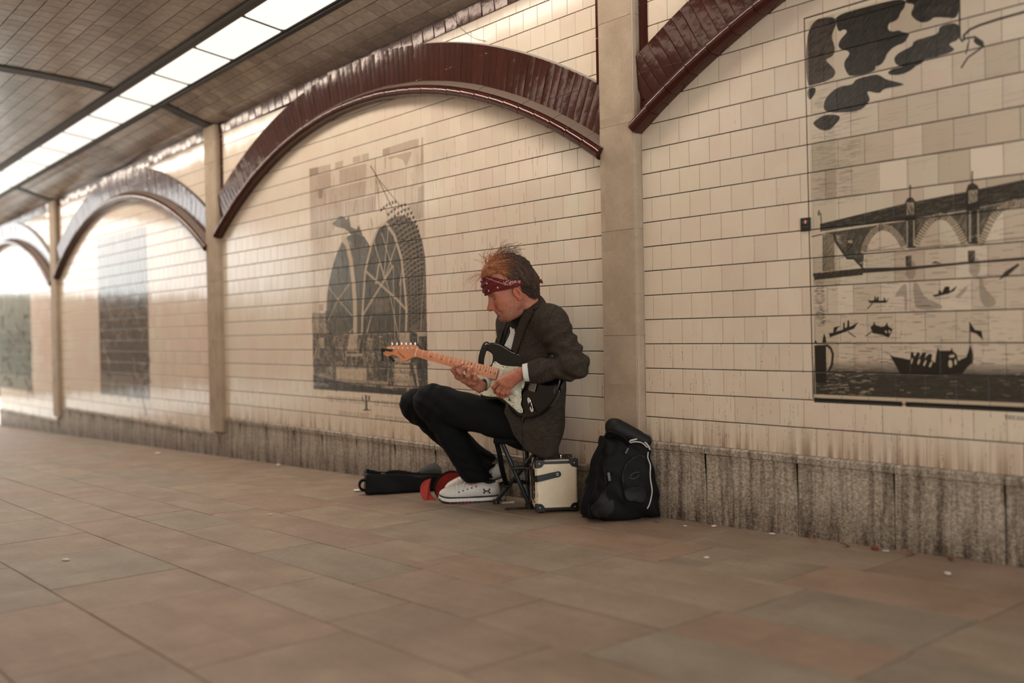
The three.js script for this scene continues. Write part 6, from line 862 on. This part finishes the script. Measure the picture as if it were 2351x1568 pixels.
function buildStool() {
  const s = atSite('folding_stool', 'low folding stool of grey tubes and black straps under the seated man', 'stool', 0.03, -0.02), f = (x, z) => floorHere(x + 0.03, z - 0.02) - floorHere(0.03, -0.02);
  const hub = [0.000, 0.198, 0.035];
  mesh('leg', rod([-0.095, 0.335, 0.02], [0.038, f(0.04, 0) + 0.012, -0.005], 0.0105), gun, s); mesh('leg', rod([0.125, 0.335, 0.04], [-0.122, f(-0.12, -0.17) + 0.012, -0.185], 0.0105), gun, s); mesh('leg', rod([0.03, 0.335, -0.13], [0.03, f(0.03, 0.1) + 0.012, -0.02], 0.0105), gun, s);
  mesh('hub', merge([tr(rbox(0.050, 0.022, 0.05, 0.008), ...hub), tr(rbox(0.080, 0.012, 0.02, 0.004), 0.0, 0.197, 0.05)]), plastic, s);
  for (const [a, b] of [[[-0.05, 0.112, -0.14], [0.040, 0.122, 0.0]], [[-0.05, 0.112, -0.14], [0.03, 0.118, -0.03]]]) mesh('brace_strap', ribbon(curvePts([a, b], 6).map((p) => V(p.x, p.y, p.z)), V(0, 1, 0), 0.018, 0.002), webbing, s);
  mesh('webbing', ribbon(curvePts([[-0.112, 0.33, 0.05], [-0.098, 0.27, 0.055], [-0.088, 0.19, 0.0], [-0.072, 0.11, -0.10], [-0.066, 0.09, -0.12]], 14), V(1, 0, 0.2), 0.024, 0.002), webbing, s);
  mesh('foot', tr(new THREE.CylinderGeometry(0.0145, 0.0155, 0.022, 16), 0.038, f(0.04, 0) + 0.011, -0.005), plastic, s); mesh('foot', tr(new THREE.CylinderGeometry(0.0145, 0.0155, 0.022, 16), -0.122, f(-0.12, -0.17) + 0.011, -0.185), plastic, s); mesh('foot', tr(new THREE.CylinderGeometry(0.0145, 0.0155, 0.022, 16), 0.03, f(0.03, 0) + 0.011, -0.02), plastic, s);
  mesh('joint', tr(rbox(0.034, 0.030, 0.03, 0.006), -0.060, 0.098, -0.13), plastic, s); mesh('tie', tube([[-0.066, 0.09, -0.118], [-0.070, 0.05, -0.10], [-0.080, 0.022, -0.095], [-0.074, 0.03, -0.09]], 0.0016, 14, 5), webbing, s);
  const seat = (x, y, z) => rbx(x, y + 0.35 * Math.max(0, 0.14 - Math.hypot(x - 0.02, z + 0.02)) * 0.4, z, [0.02, 0.327, -0.03], [0.145, 0.012, 0.14], 0.012); mesh('seat', sdfMesh(seat, [-0.16, 0.27, -0.2], [0.2, 0.36, 0.15], 0.008), webbing, s);
  return s;
}
function buildAmp() {
  const a = atSite('guitar_amplifier', 'small cream practice amplifier with black corners on the paving beside the stool', 'amplifier', 0.180, 0.020, 0.12), W = 0.188, H = 0.226, D = 0.178, y0 = 0.012;
  const tolexTex = dataTex(256, 256, (u, v) => { const n = fbm(u * 60, v * 60, 2, 2) - 0.5, m = fbm(u * 5, v * 5, 9, 3) - 0.5; return [0.90 + n * 0.05 + m * 0.05, 0.845 + n * 0.05 + m * 0.05, 0.745 + n * 0.05 + m * 0.06]; }), tolex = phys(0xffffff, 0.6, { map: tolexTex, bumpMap: stainBump, bumpScale: 0.0008 });
  const cab = rbox(W, H, D, 0.011, 4); mesh('cabinet', tr(cab, 0, y0 + H / 2, 0), tolex, a);
  // grille on the left face
  const cloth = canvasTex(128, 256, (g, w, h) => { g.fillStyle = 'rgb(62,60,58)'; g.fillRect(0, 0, w, h); for (let y = 0; y < h; y += 4) for (let x = 0; x < w; x += 4) { const k = ((x + y) / 4) % 2; g.fillStyle = k ? 'rgb(104,100,96)' : 'rgb(40,40,40)'; g.fillRect(x, y, 3, 3); } });
  mesh('grille_cloth', tr(rbox(0.004, 0.152, 0.142, 0.0015), -W / 2 - 0.0005, y0 + 0.108, 0), std(0xffffff, 0.9, { map: cloth }), a);
  for (const [w, h, y, z] of [[0.008, 0.006, 0.030, 0], [0.008, 0.006, 0.186, 0]]) mesh('grille_frame', tr(rbox(0.006, 0.006, 0.150, 0.002), -W / 2 - 0.001, y0 + y, 0), tolex, a); for (const z of [0.073, -0.073]) mesh('grille_frame', tr(rbox(0.006, 0.156, 0.006, 0.002), -W / 2 - 0.001, y0 + 0.108, z), tolex, a);
  { const sc = [[0.030, 0.012], [0.040, 0.045], [0.055, 0.035], [0.050, 0.015], [0.066, 0.030], [0.080, 0.040], [0.078, 0.018], [0.098, 0.030], [0.092, 0.046]]; mesh('script_badge', tube(sc.map(([y, z]) => [-W / 2 - 0.0045, y0 + y, z + 0.018]), 0.0017, 60, 6), chromeM, a); }
  mesh('sticker', tr(rbox(0.0012, 0.020, 0.004, 0.0004), -W / 2 + 0.004, y0 + 0.072, D / 2 + 0.0001, 0, 0, 0), std(new THREE.Color(0.30, 0.02, 0.025), 0.6), a);
  mesh('top_strip', tr(rbox(W - 0.05, 0.013, 0.004, 0.002), 0, y0 + H - 0.010, D / 2 + 0.0005), plastic, a); mesh('bottom_strip', tr(rbox(W - 0.05, 0.011, 0.004, 0.002), 0, y0 + 0.008, D / 2 + 0.0005), plastic, a); mesh('control_panel', tr(rbox(W - 0.05, 0.004, D - 0.06, 0.002), 0, y0 + H + 0.0015, 0), plastic, a);
  // moulded corners with a screw on each
  for (const sx of [-1, 1]) for (const sy of [0, 1]) for (const sz of [-1, 1]) {
    const c = new THREE.Group(); c.name = 'corner'; c.position.set(sx * W / 2, y0 + sy * H, sz * D / 2); a.add(c);
    const px = -sx, py = sy ? -1 : 1, pz = -sz, sh = new THREE.Shape(); sh.moveTo(-0.002, -0.002); sh.lineTo(0.036, -0.002); sh.quadraticCurveTo(0.038, 0.010, 0.033, 0.017); sh.lineTo(0.026, 0.027); sh.quadraticCurveTo(0.016, 0.033, -0.002, 0.032); sh.lineTo(-0.002, -0.002);
    const plate = () => new THREE.ExtrudeGeometry(sh, { depth: 0.0022, bevelEnabled: true, bevelSize: 0.0012, bevelThickness: 0.0012, bevelSegments: 2 }).translate(0, 0, 0.0005);
    const A = plate().scale(px, py, sz), B = plate().rotateY(Math.PI / 2).scale(sx, py, -pz * -1 * -1), parts = [px * py * sz < 0 ? flipFaces(A) : A, new THREE.BoxGeometry(0.004, 0.034, 0.034).translate(sx * 0.0015, py * 0.0155, pz * 0.0155), new THREE.BoxGeometry(0.036, 0.004, 0.034).translate(px * 0.017, -py * 0.0015, pz * 0.0155), new THREE.SphereGeometry(0.0042, 10, 8).translate(sx * 0.0, -py * 0.0, sz * 0.0)];
    for (const q of parts) q.computeVertexNormals(); mesh('corner_cap', parts, plastic, c); mesh('corner_screw', tr(new THREE.SphereGeometry(0.0038, 12, 8).scale(1, 1, 0.6), px * 0.014, py * 0.014, sz * 0.0042), chromeM, c);
  }
  mesh('side_strap', ribbon([V(-W / 2 - 0.005, y0 + 0.178, -0.06), V(-W / 2 - 0.012, y0 + 0.160, 0.0), V(-W / 2 - 0.010, y0 + 0.148, 0.06), V(-W / 2 - 0.006, y0 + 0.145, 0.085), V(-W / 2 + 0.004, y0 + 0.146, D / 2 + 0.0065), V(-W / 2 + 0.03, y0 + 0.150, D / 2 + 0.005), V(-W / 2 + 0.07, y0 + 0.158, D / 2 + 0.003), V(-W / 2 + 0.100, y0 + 0.163, D / 2 + 0.002)], V(0, 1, 0), [0.024, 0.026, 0.027, 0.028, 0.029, 0.028, 0.027, 0.026], 0.0028), std(new THREE.Color(0.007, 0.0075, 0.008), 0.45), a);
  mesh('strap_end', tr(new THREE.CylinderGeometry(0.0132, 0.0132, 0.0028, 20).rotateX(Math.PI / 2), -W / 2 + 0.100, y0 + 0.1632, D / 2 + 0.002), std(new THREE.Color(0.007, 0.0075, 0.008), 0.45), a); mesh('strap_screw', tr(new THREE.TorusGeometry(0.0044, 0.0016, 8, 18), -W / 2 + 0.096, y0 + 0.1632, D / 2 + 0.0042), chromeM, a);
  mesh('handle', tube([[-0.03, y0 + H + 0.004, 0.0], [-0.028, y0 + H + 0.014, 0], [0.0, y0 + H + 0.017, 0], [0.028, y0 + H + 0.014, 0], [0.03, y0 + H + 0.004, 0]], 0.0055, 24, 8), plastic, a); for (const x of [-0.033, 0.033]) mesh('handle_end', tr(rbox(0.012, 0.012, 0.018, 0.004), x, y0 + H + 0.008, 0), chromeM, a);
  for (const x of [-0.055, 0.055, 0.072]) mesh('top_knob', tr(new THREE.CylinderGeometry(0.006, 0.007, 0.009, 14), x, y0 + H + 0.008, 0.035), plastic, a);
  for (const x of [-0.07, 0.07]) for (const z of [-0.065, 0.065]) mesh('rubber_foot', tr(new THREE.CylinderGeometry(0.010, 0.009, 0.013, 14), x, 0.006, z), plastic, a);
  return a;
}
function buildCable() {
  const c = new THREE.Group(); c.name = numbered('guitar_cable'); c.position.set(...SITE); c.rotation.y = FACE; scene.add(c); tag(c, 'thin black cable hanging from the guitar down behind the amplifier', 'cable');
  const j = gLocal(0.664, -0.096, -0.004), k = gLocal(0.672, -0.116, 0.020), fl = (x, z) => floorHere(x, z) + 0.004;
  mesh('plug', rod(j.toArray(), k.toArray(), 0.0052, 0.0062), plastic, c);
  mesh('lead', tube([k, [k.x + 0.006, k.y - 0.012, k.z + 0.008], [0.040, 0.443, 0.225], [0.038, 0.364, 0.205], [0.041, 0.263, 0.165], [0.047, 0.190, 0.13], [0.058, 0.115, 0.09], [0.066, 0.05, 0.05], [0.075, fl(0.07, 0.0), 0.0], [0.05, fl(0.05, -0.03), -0.03], [-0.01, fl(-0.01, -0.04), -0.04], [-0.048, fl(-0.05, -0.02), -0.02], [-0.030, fl(-0.03, 0.004), 0.004], [0.03, fl(0.03, -0.02), -0.01], [0.08, fl(0.08, -0.03), -0.03]], 0.0023, 170, 6), plastic, c);
  const d = new THREE.Group(); d.name = numbered('power_cable'); d.position.set(...SITE); d.rotation.y = FACE; scene.add(d); tag(d, 'black cable looped over the top left edge of the amplifier', 'cable');
  mesh('loop', tube([[0.170, 0.245, -0.055], [0.135, 0.262, -0.03], [0.098, 0.250, 0.03], [0.082, 0.215, 0.075], [0.080, 0.180, 0.095], [0.088, 0.150, 0.112], [0.084, 0.12, 0.02], [0.078, 0.08, -0.09]], 0.0030, 70, 7), plastic, d);
}
function buildBackpack() {
  const b = atSite('backpack', 'full black backpack with a pale curved zip leaning on the pilaster', 'backpack', 0.445, 0.285, 0.16), P = [[-0.150, 0.012], [-0.155, 0.09], [-0.125, 0.15], [-0.108, 0.22], [-0.085, 0.30], [-0.070, 0.355], [-0.02, 0.350], [0.06, 0.345], [0.115, 0.325], [0.142, 0.280], [0.150, 0.19], [0.165, 0.10], [0.168, 0.012], [0.0, 0.0]];
  const core = (x, y, z) => {
    const th = lerp(0.105, 0.065, sstep(0.05, 0.36, y)), n = noise3(x * 14, y * 12, z * 14) - 0.5;
    let d = smax(poly2(x, y, P), Math.abs(z) - th, 0.06); d = smin(d, ell(x, y, z, [0.03, 0.13, 0.055], [0.11, 0.12, 0.062]), 0.04);
    return d - n * 0.014 - 0.003 * Math.sin(x * 40 + y * 70 + n * 8);
  };
  mesh('main_compartment', sdfMesh(core, [-0.22, -0.02, -0.16], [0.23, 0.42, 0.17], 0.006), nylon, b);
  const top = (x, y, z) => smin(cap(x, y, z, [-0.005, 0.385, 0.01], [0.115, 0.330, 0.03], 0.040, 0.030), ell(x, y, z, [-0.012, 0.392, 0.0], [0.034, 0.034, 0.045]), 0.02) - 0.006 * (noise3(x * 25, y * 25, z * 25) - 0.5);
  mesh('top_roll', sdfMesh(top, [-0.09, 0.29, -0.08], [0.19, 0.45, 0.10], 0.005), nylonSoft, b);
  const pk = [[-0.010, 0.20], [0.012, 0.238], [0.050, 0.268], [0.082, 0.274], [0.098, 0.262], [0.098, 0.207], [0.088, 0.145], [0.082, 0.080], [0.036, 0.086], [-0.002, 0.096], [-0.012, 0.146]];
  mesh('front_pocket', patch(pk, core, 0.001, 0.012), nylon, b); mesh('lower_pocket', patch([[-0.004, 0.140], [0.082, 0.142], [0.080, 0.084], [0.036, 0.090], [0.000, 0.100]], core, 0.012, 0.005), nylonSoft, b);
  mesh('pocket_zip', seam(core, [[-0.012, 0.150], [-0.010, 0.20], [0.012, 0.238], [0.050, 0.268], [0.082, 0.274], [0.098, 0.262]], 0.0022, 0.012), plastic, b);
  const badge = []; for (let i = 0; i <= 20; i++) { const a = i / 20 * 5.4 + 0.4; badge.push([0.042 + Math.cos(a) * 0.022, 0.196 + Math.sin(a) * 0.011 + Math.cos(a) * 0.006]); } mesh('oval_badge', seam(core, badge, 0.0009, 0.014), std(new THREE.Color(0.10, 0.11, 0.12), 0.4), b);
  const refl = std(new THREE.Color(0.55, 0.54, 0.50), 0.5);
  mesh('zip_piping', seam(core, [[0.042, 0.336], [0.075, 0.341], [0.100, 0.332], [0.118, 0.312], [0.123, 0.296]], 0.0034, 0.022), refl, b); mesh('zip_piping', seam(core, [[0.042, 0.336], [0.038, 0.328], [0.060, 0.331], [0.090, 0.326], [0.112, 0.306]], 0.0026, 0.022), refl, b);
  mesh('zip_piping', seam(core, [[0.120, 0.285], [0.116, 0.262], [0.122, 0.235], [0.116, 0.200], [0.117, 0.150], [0.118, 0.110], [0.110, 0.080], [0.096, 0.052]], 0.0030, 0.004), refl, b);
  mesh('shoulder_strap', ribbon(curvePts([[-0.074, 0.335, 0.055], [-0.104, 0.300, 0.085], [-0.126, 0.262, 0.095], [-0.134, 0.222, 0.10], [-0.142, 0.165, 0.10], [-0.160, 0.115, 0.10], [-0.172, 0.075, 0.098], [-0.166, 0.025, 0.095]], 30), V(0.5, 0.1, 0.85), 0.034, 0.006), webbing, b);
  mesh('padded_strap', patch([[-0.080, 0.325], [-0.052, 0.328], [-0.040, 0.275], [-0.044, 0.232], [-0.062, 0.190], [-0.082, 0.148], [-0.112, 0.108], [-0.140, 0.062], [-0.132, 0.030], [-0.075, 0.026], [-0.070, 0.090], [-0.082, 0.130], [-0.078, 0.20], [-0.086, 0.262]], core, 0.004, 0.014), nylonSoft, b);
  mesh('side_buckle', tr(rbox(0.012, 0.036, 0.010, 0.003), -0.070, 0.195, 0.122, 0, 0, 0.12), std(new THREE.Color(0.10, 0.10, 0.10), 0.4), b); mesh('zip_pull', tr(rbox(0.008, 0.026, 0.004, 0.002), 0.016, 0.298, 0.10, 0, 0, -0.5), std(new THREE.Color(0.06, 0.06, 0.06), 0.3), b); mesh('mesh_pocket', patch([[-0.115, 0.045], [-0.06, 0.04], [-0.055, 0.10], [-0.085, 0.085]], core, 0.014, 0.005), nylonSoft, b);
  mesh('top_loop', ribbon(curvePts([[-0.058, 0.352, 0.03], [-0.045, 0.366, 0.04], [0.0, 0.352, 0.07], [0.030, 0.320, 0.085]], 16), V(0, 0.7, 0.7), 0.028, 0.005), nylon, b);
  mesh('tassel', merge([tr(rbox(0.045, 0.016, 0.014, 0.004), 0.150, 0.318, 0.0, 0, 0, -0.8), tr(rbox(0.020, 0.024, 0.01, 0.003), 0.172, 0.300, 0.0, 0, 0, -0.8)]), webbing, b);
  return b;
}
function buildCase() {
  const c = atSite('guitar_bag', 'open black soft guitar bag lying along the foot of the wall', 'guitar bag', -0.55, -0.80, 0.20);
  const f = (x, y, z) => { const top = 0.115 - 0.028 * sstep(-0.25, 0.1, x) , n = noise3(x * 10, y * 12, z * 10) - 0.5; let d = rbx(x + 0.06 * (y - 0.06) * (x < 0 ? -1 : 0), y, z, [0.02, 0.060, 0], [0.285, 0.062, 0.10], 0.022); d = smax(d, y - top, 0.012); d = smax(d, -(rbx(x, y, z, [0.02, 0.115, 0], [0.268, 0.050, 0.085], 0.02)), 0.008); return d - n * 0.010 - 0.0025 * Math.sin(x * 36 + y * 40); };
  mesh('shell', sdfMesh(f, [-0.34, -0.02, -0.14], [0.34, 0.15, 0.14], 0.006), nylon, c);
  mesh('zip_edge', tube([[-0.262, 0.122, 0.095], [-0.20, 0.121, 0.098], [-0.05, 0.108, 0.099], [0.12, 0.095, 0.099], [0.28, 0.093, 0.097]], 0.0032, 40, 6), webbing, c);
  const fl = (x, y, z) => { const d = ell(x, y, z, [0.16, 0.075, -0.11], [0.13, 0.055, 0.05]); return d - 0.01 * (noise3(x * 18, y * 18, z * 18) - 0.5); }; mesh('lid_flap', sdfMesh(fl, [-0.02, 0.0, -0.18], [0.32, 0.15, -0.04], 0.006), phys(new THREE.Color(0.032, 0.033, 0.033), 0.7, { bumpMap: nylonBump, bumpScale: 0.001 }), c);
  mesh('carry_handle', ribbon(curvePts([[-0.262, 0.078, 0.06], [-0.285, 0.072, 0.06], [-0.294, 0.052, 0.06], [-0.286, 0.030, 0.06], [-0.262, 0.020, 0.06]], 16), V(0, 0, 1), 0.035, 0.012), webbing, c);
  const p = atSite('paper_slip', 'white scrap of paper poking from under the left end of the guitar bag', 'paper', -0.838, -0.84, 0.3); mesh('sheet', tr(rbox(0.085, 0.004, 0.05, 0.0015), 0, 0.006, 0, 0, 0, -0.03), std(new THREE.Color(0.7, 0.68, 0.64), 0.8), p); mesh('fold', tr(rbox(0.06, 0.003, 0.03, 0.001), 0.005, 0.0095, 0.005, 0, 0.2, 0.03), std(new THREE.Color(0.66, 0.64, 0.6), 0.8), p);
  return c;
}
function buildCap() {
  const c = atSite('baseball_cap', 'red cap with black lining lying upturned beside the white shoe', 'cap', -0.37, -0.50, 0.0), red = phys(new THREE.Color(0.36, 0.030, 0.022), 0.8, { bumpMap: weave, bumpScale: 0.0006 }), band = std(new THREE.Color(0.006, 0.006, 0.007), 0.9), inner = std(new THREE.Color(0.16, 0.035, 0.035), 0.9);
  const g = new THREE.Group(); g.name = 'crown'; g.position.set(0.035, 0.058, 0.0); g.rotation.set(0.95, 0, 0.28); c.add(g);
  const shell = [], n = 18; for (let i = 0; i <= n; i++) { const a = i / n * Math.PI / 2; shell.push(new THREE.Vector2(Math.max(0.0005, Math.sin(a) * 0.085), -Math.cos(a) * 0.075)); } for (let i = n; i >= 0; i--) { const a = i / n * Math.PI / 2; shell.push(new THREE.Vector2(Math.max(0.0004, Math.sin(a) * 0.0815), -Math.cos(a) * 0.0715)); }
  mesh('panel', new THREE.LatheGeometry(shell, 40), red, g); mesh('sweatband', new THREE.LatheGeometry([[0.0812, -0.034], [0.0795, -0.033], [0.0810, 0.0015], [0.0845, 0.003], [0.085, 0.0]].map(([r, h]) => new THREE.Vector2(r, h)), 40), band, g); mesh('label_tab', tr(rbox(0.03, 0.022, 0.002, 0.001), 0.04, -0.045, -0.05, 0.5, 0.4, 0), std(new THREE.Color(0.45, 0.25, 0.22), 0.9), g);
  const s = new THREE.Shape(); s.moveTo(0, -0.078); s.bezierCurveTo(-0.07, -0.085, -0.078, -0.04, -0.078, 0); s.bezierCurveTo(-0.078, 0.04, -0.07, 0.085, 0, 0.078); s.bezierCurveTo(-0.022, 0.05, -0.03, 0.03, -0.03, 0); s.bezierCurveTo(-0.03, -0.03, -0.022, -0.05, 0, -0.078);
  const br = new THREE.ExtrudeGeometry(s, { depth: 0.003, bevelEnabled: true, bevelSize: 0.001, bevelThickness: 0.001, bevelSegments: 2, curveSegments: 24 }).rotateX(-Math.PI / 2); const p = br.attributes.position; for (let i = 0; i < p.count; i++) p.setY(i, p.getY(i) + p.getZ(i) ** 2 * 3.5); br.computeVertexNormals();
  mesh('brim', tr(br, -0.028, 0.030, 0.045, 0.80, 0.35, 0.25), red, c);
  return c;
}
function buildSmall() {
  const pl = thing('wall_plaque', 'tiny black plaque with a pink dot on the tiles left of the bridge picture', 'plaque', [-2.064, 1.206, 0.0075]);
  const tex = canvasTex(128, 160, (g, w, h) => { g.fillStyle = 'rgb(14,14,15)'; g.fillRect(0, 0, w, h); g.fillStyle = 'rgb(226,150,128)'; g.beginPath(); g.ellipse(66, 46, 16, 26, 0, 0, 7); g.fill(); g.fillStyle = 'rgba(110,130,112,0.9)'; g.fillRect(22, 30, 5, 34); g.fillRect(32, 30, 5, 34); g.fillRect(90, 30, 5, 34); g.fillRect(100, 30, 5, 34); g.fillStyle = 'rgb(74,46,32)'; g.fillRect(10, 104, 108, 16); });
  mesh('backing', rbox(0.042, 0.050, 0.005, 0.0015), std(new THREE.Color(0.006, 0.006, 0.007), 0.35), pl).position.z = 0.0025; mesh('print', new THREE.PlaneGeometry(0.038, 0.046).translate(0, 0, 0.0053), std(0xffffff, 0.35, { map: tex }), pl);
  tag(mesh('cobweb_strand', tube([[-4.227, 2.600, 0.10], [-4.19, 2.536, 0.045], [-4.12, 2.444, 0.03], [-3.995, 2.354, 0.022], [-3.93, 2.330, 0.012]], 0.0013, 30, 5), std(new THREE.Color(0.03, 0.025, 0.02), 0.95)), 'dusty cobweb strand hanging from the ceiling edge above the big arch', 'cobweb');
  // litter along the foot of the wall
  const leafC = [[0.42, 0.11, 0.035], [0.34, 0.12, 0.05], [0.5, 0.17, 0.06], [0.25, 0.13, 0.07]], leaf = (x, z, L, w, c, a, label) => { const n = 8, P = [], I = []; for (let i = 0; i <= n; i++) { const t = i / n, hw = Math.sin(Math.PI * Math.pow(t, 0.8)) * w / 2, up = 0.004 + 0.010 * Math.sin(t * 3 + a); P.push((t - 0.5) * L, up + 0.003, -hw, (t - 0.5) * L, up, 0, (t - 0.5) * L, up + 0.004, hw); } for (let i = 0; i < n; i++) for (let k = 0; k < 2; k++) { const q = i * 3 + k; I.push(q, q + 1, q + 3, q + 1, q + 4, q + 3); } const I2 = [...I, ...flip(I).map((v) => v + P.length / 3)]; const Q = [...P, ...P.map((v, i) => (i % 3 === 1 ? v - 0.0008 : v))]; const g = new THREE.BufferGeometry(); g.setAttribute('position', new THREE.Float32BufferAttribute(Q, 3)); g.setIndex(I2); const h = g.toNonIndexed(); h.computeVertexNormals(); const m = mesh('fallen_leaf', h, phys(new THREE.Color(...c), 0.7, { transmission: 0.3, thickness: 0 })); m.position.set(x, floorY(x), z); m.rotation.y = a; tag(m, label, 'leaf'); };
  leaf(-2.012, 0.075, 0.030, 0.016, leafC[0], 0.5, 'small reddish leaf at the plinth foot, nearest the backpack of the fallen leaves'); leaf(-1.879, 0.080, 0.052, 0.018, leafC[1], 1.3, 'long dull brown leaf at the plinth foot under the bridge picture'); leaf(-1.778, 0.060, 0.034, 0.026, leafC[0], 2.0, 'curled orange leaf at the plinth foot, left of the brightest leaf'); leaf(-1.653, 0.065, 0.052, 0.028, leafC[2], 0.9, 'brightest orange leaf at the foot of the granite plinth'); leaf(-1.512, 0.06, 0.034, 0.018, leafC[3], 1.8, 'brown leaf scrap at the plinth foot, rightmost of the fallen leaves');
  const chip = (x, z, s, k, label, cat = 'litter') => { const g = new THREE.IcosahedronGeometry(s, 1).scale(1.3, 0.4, 0.9); const m = mesh('paper_scrap', g, std(new THREE.Color(k, k * 0.93, k * 0.84), 0.9)); m.position.set(x, floorY(x) + s * 0.36, z); m.rotation.y = x * 7; tag(m, label, cat); };
  chip(-2.729, 0.11, 0.009, 0.10, 'dark crumb of litter on the paving just right of the backpack'); chip(-2.57, 0.12, 0.007, 0.5, 'pale crumb of litter by the plinth, second right of the backpack'); chip(-2.476, 0.055, 0.010, 0.55, 'whitish crumb of litter against the plinth under plain tiles'); chip(-2.204, 0.050, 0.010, 0.5, 'pale scrap at the plinth foot left of the leaves'); chip(-1.731, 0.07, 0.010, 0.4, 'pale scrap between the two orange leaves'); chip(-1.43, 0.25, 0.010, 0.6, 'white crumb on the paving out from the rightmost leaf'); chip(-2.13, 0.534, 0.008, 0.6, 'white crumb alone on the paving in front of the wall'); chip(-3.931, 2.107, 0.012, 0.55, 'pale chip on the blurred paving at the left foreground'); chip(-6.262, 0.06, 0.016, 0.6, 'pale crumb by the plinth left of the guitar bag'); chip(-8.022, 0.259, 0.022, 0.6, 'pale blurred crumb near the far plinth'); chip(-4.285, 1.093, 0.007, 0.6, 'tiny white crumb on a paving joint left of the shoes');
  const sl = atSite('paper_slip', 'white paper slip flat on the paving behind the white shoe', 'paper', -0.035, -0.225, 0.1); mesh('sheet', tr(rbox(0.062, 0.0025, 0.03, 0.001), 0, 0.002, 0), std(new THREE.Color(0.7, 0.69, 0.66), 0.8), sl); mesh('crease', tr(rbox(0.02, 0.002, 0.028, 0.0008), 0.02, 0.0045, 0, 0, 0, 0.1), std(new THREE.Color(0.68, 0.67, 0.64), 0.8), sl);
}
// ------------------------------------------------------------------ assemble
const plainTile = phys(new THREE.Color(0.62, 0.52, 0.42), 0.16, {});
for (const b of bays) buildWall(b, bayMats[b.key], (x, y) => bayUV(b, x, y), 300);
bays.forEach((b, i) => buildArch(i + 1, b)); bays.forEach((b, i) => buildBand(i + 5, b));
buildPilaster(9, -3.087, 'sandy stone pilaster right of the musician, in large blocks'); buildPilaster(10, -7.457, 'stone pilaster left of the wheel picture, slightly out of focus'); buildPilaster(11, -11.827, 'blurred stone pilaster farthest from the musician');
buildPlinth('baseboard_right', -2.98, 1.4, 0.347, 'speckled grey granite plinth with dark water streaks, under the bridge picture');
buildPlinth('baseboard_middle', -7.35, -2.98, 0.209, 'streaked granite plinth behind the musician and the open bag');
buildPlinth('baseboard_left', -11.72, -7.35, 0.083, 'blurred granite plinth under the far bay');
buildPlinth('baseboard_far_left', -14.5, -11.72, -0.075, 'granite plinth running out to the daylight');
buildFloor(); buildCeiling(); buildLights(); buildFarRow();
buildPerson(); buildGuitar(); buildStool(); buildAmp(); buildCable(); buildBackpack(); buildCase(); buildCap(); buildSmall();
// the other side of the subway and the street past its lower end
{ const w = struct('wall_opposite', 'tiled wall on the opposite side of the subway'); mesh('wall_core', tr(new THREE.BoxGeometry(17.8, 3.6, 0.3), -5.6, 1.0, 4.76), plainTile, w); }
{ // street beyond: a ground of paving and a brown river wall, seen only mirrored in the far glaze
  const g = struct('ground_outside', 'bright paving outside the lower end of the subway'); mesh('paving', tr(new THREE.BoxGeometry(30, 0.2, 40), -29.6, floorY(-14.5) - 0.1, 6), std(new THREE.Color(0.6, 0.58, 0.54), 0.8), g);
  const w = thing('boundary_wall', 'brown street wall facing the lower end of the subway', 'wall', [-22, floorY(-14.5), 6]); mesh('wall_face', rbox(0.4, 2.0, 16, 0.02), std(new THREE.Color(0.16, 0.10, 0.07), 0.9), w).position.y = 1.0; mesh('coping', rbox(0.5, 0.1, 16, 0.02), std(new THREE.Color(0.3, 0.26, 0.22), 0.9), w).position.y = 2.05;
}
renderer.render(scene, camera);
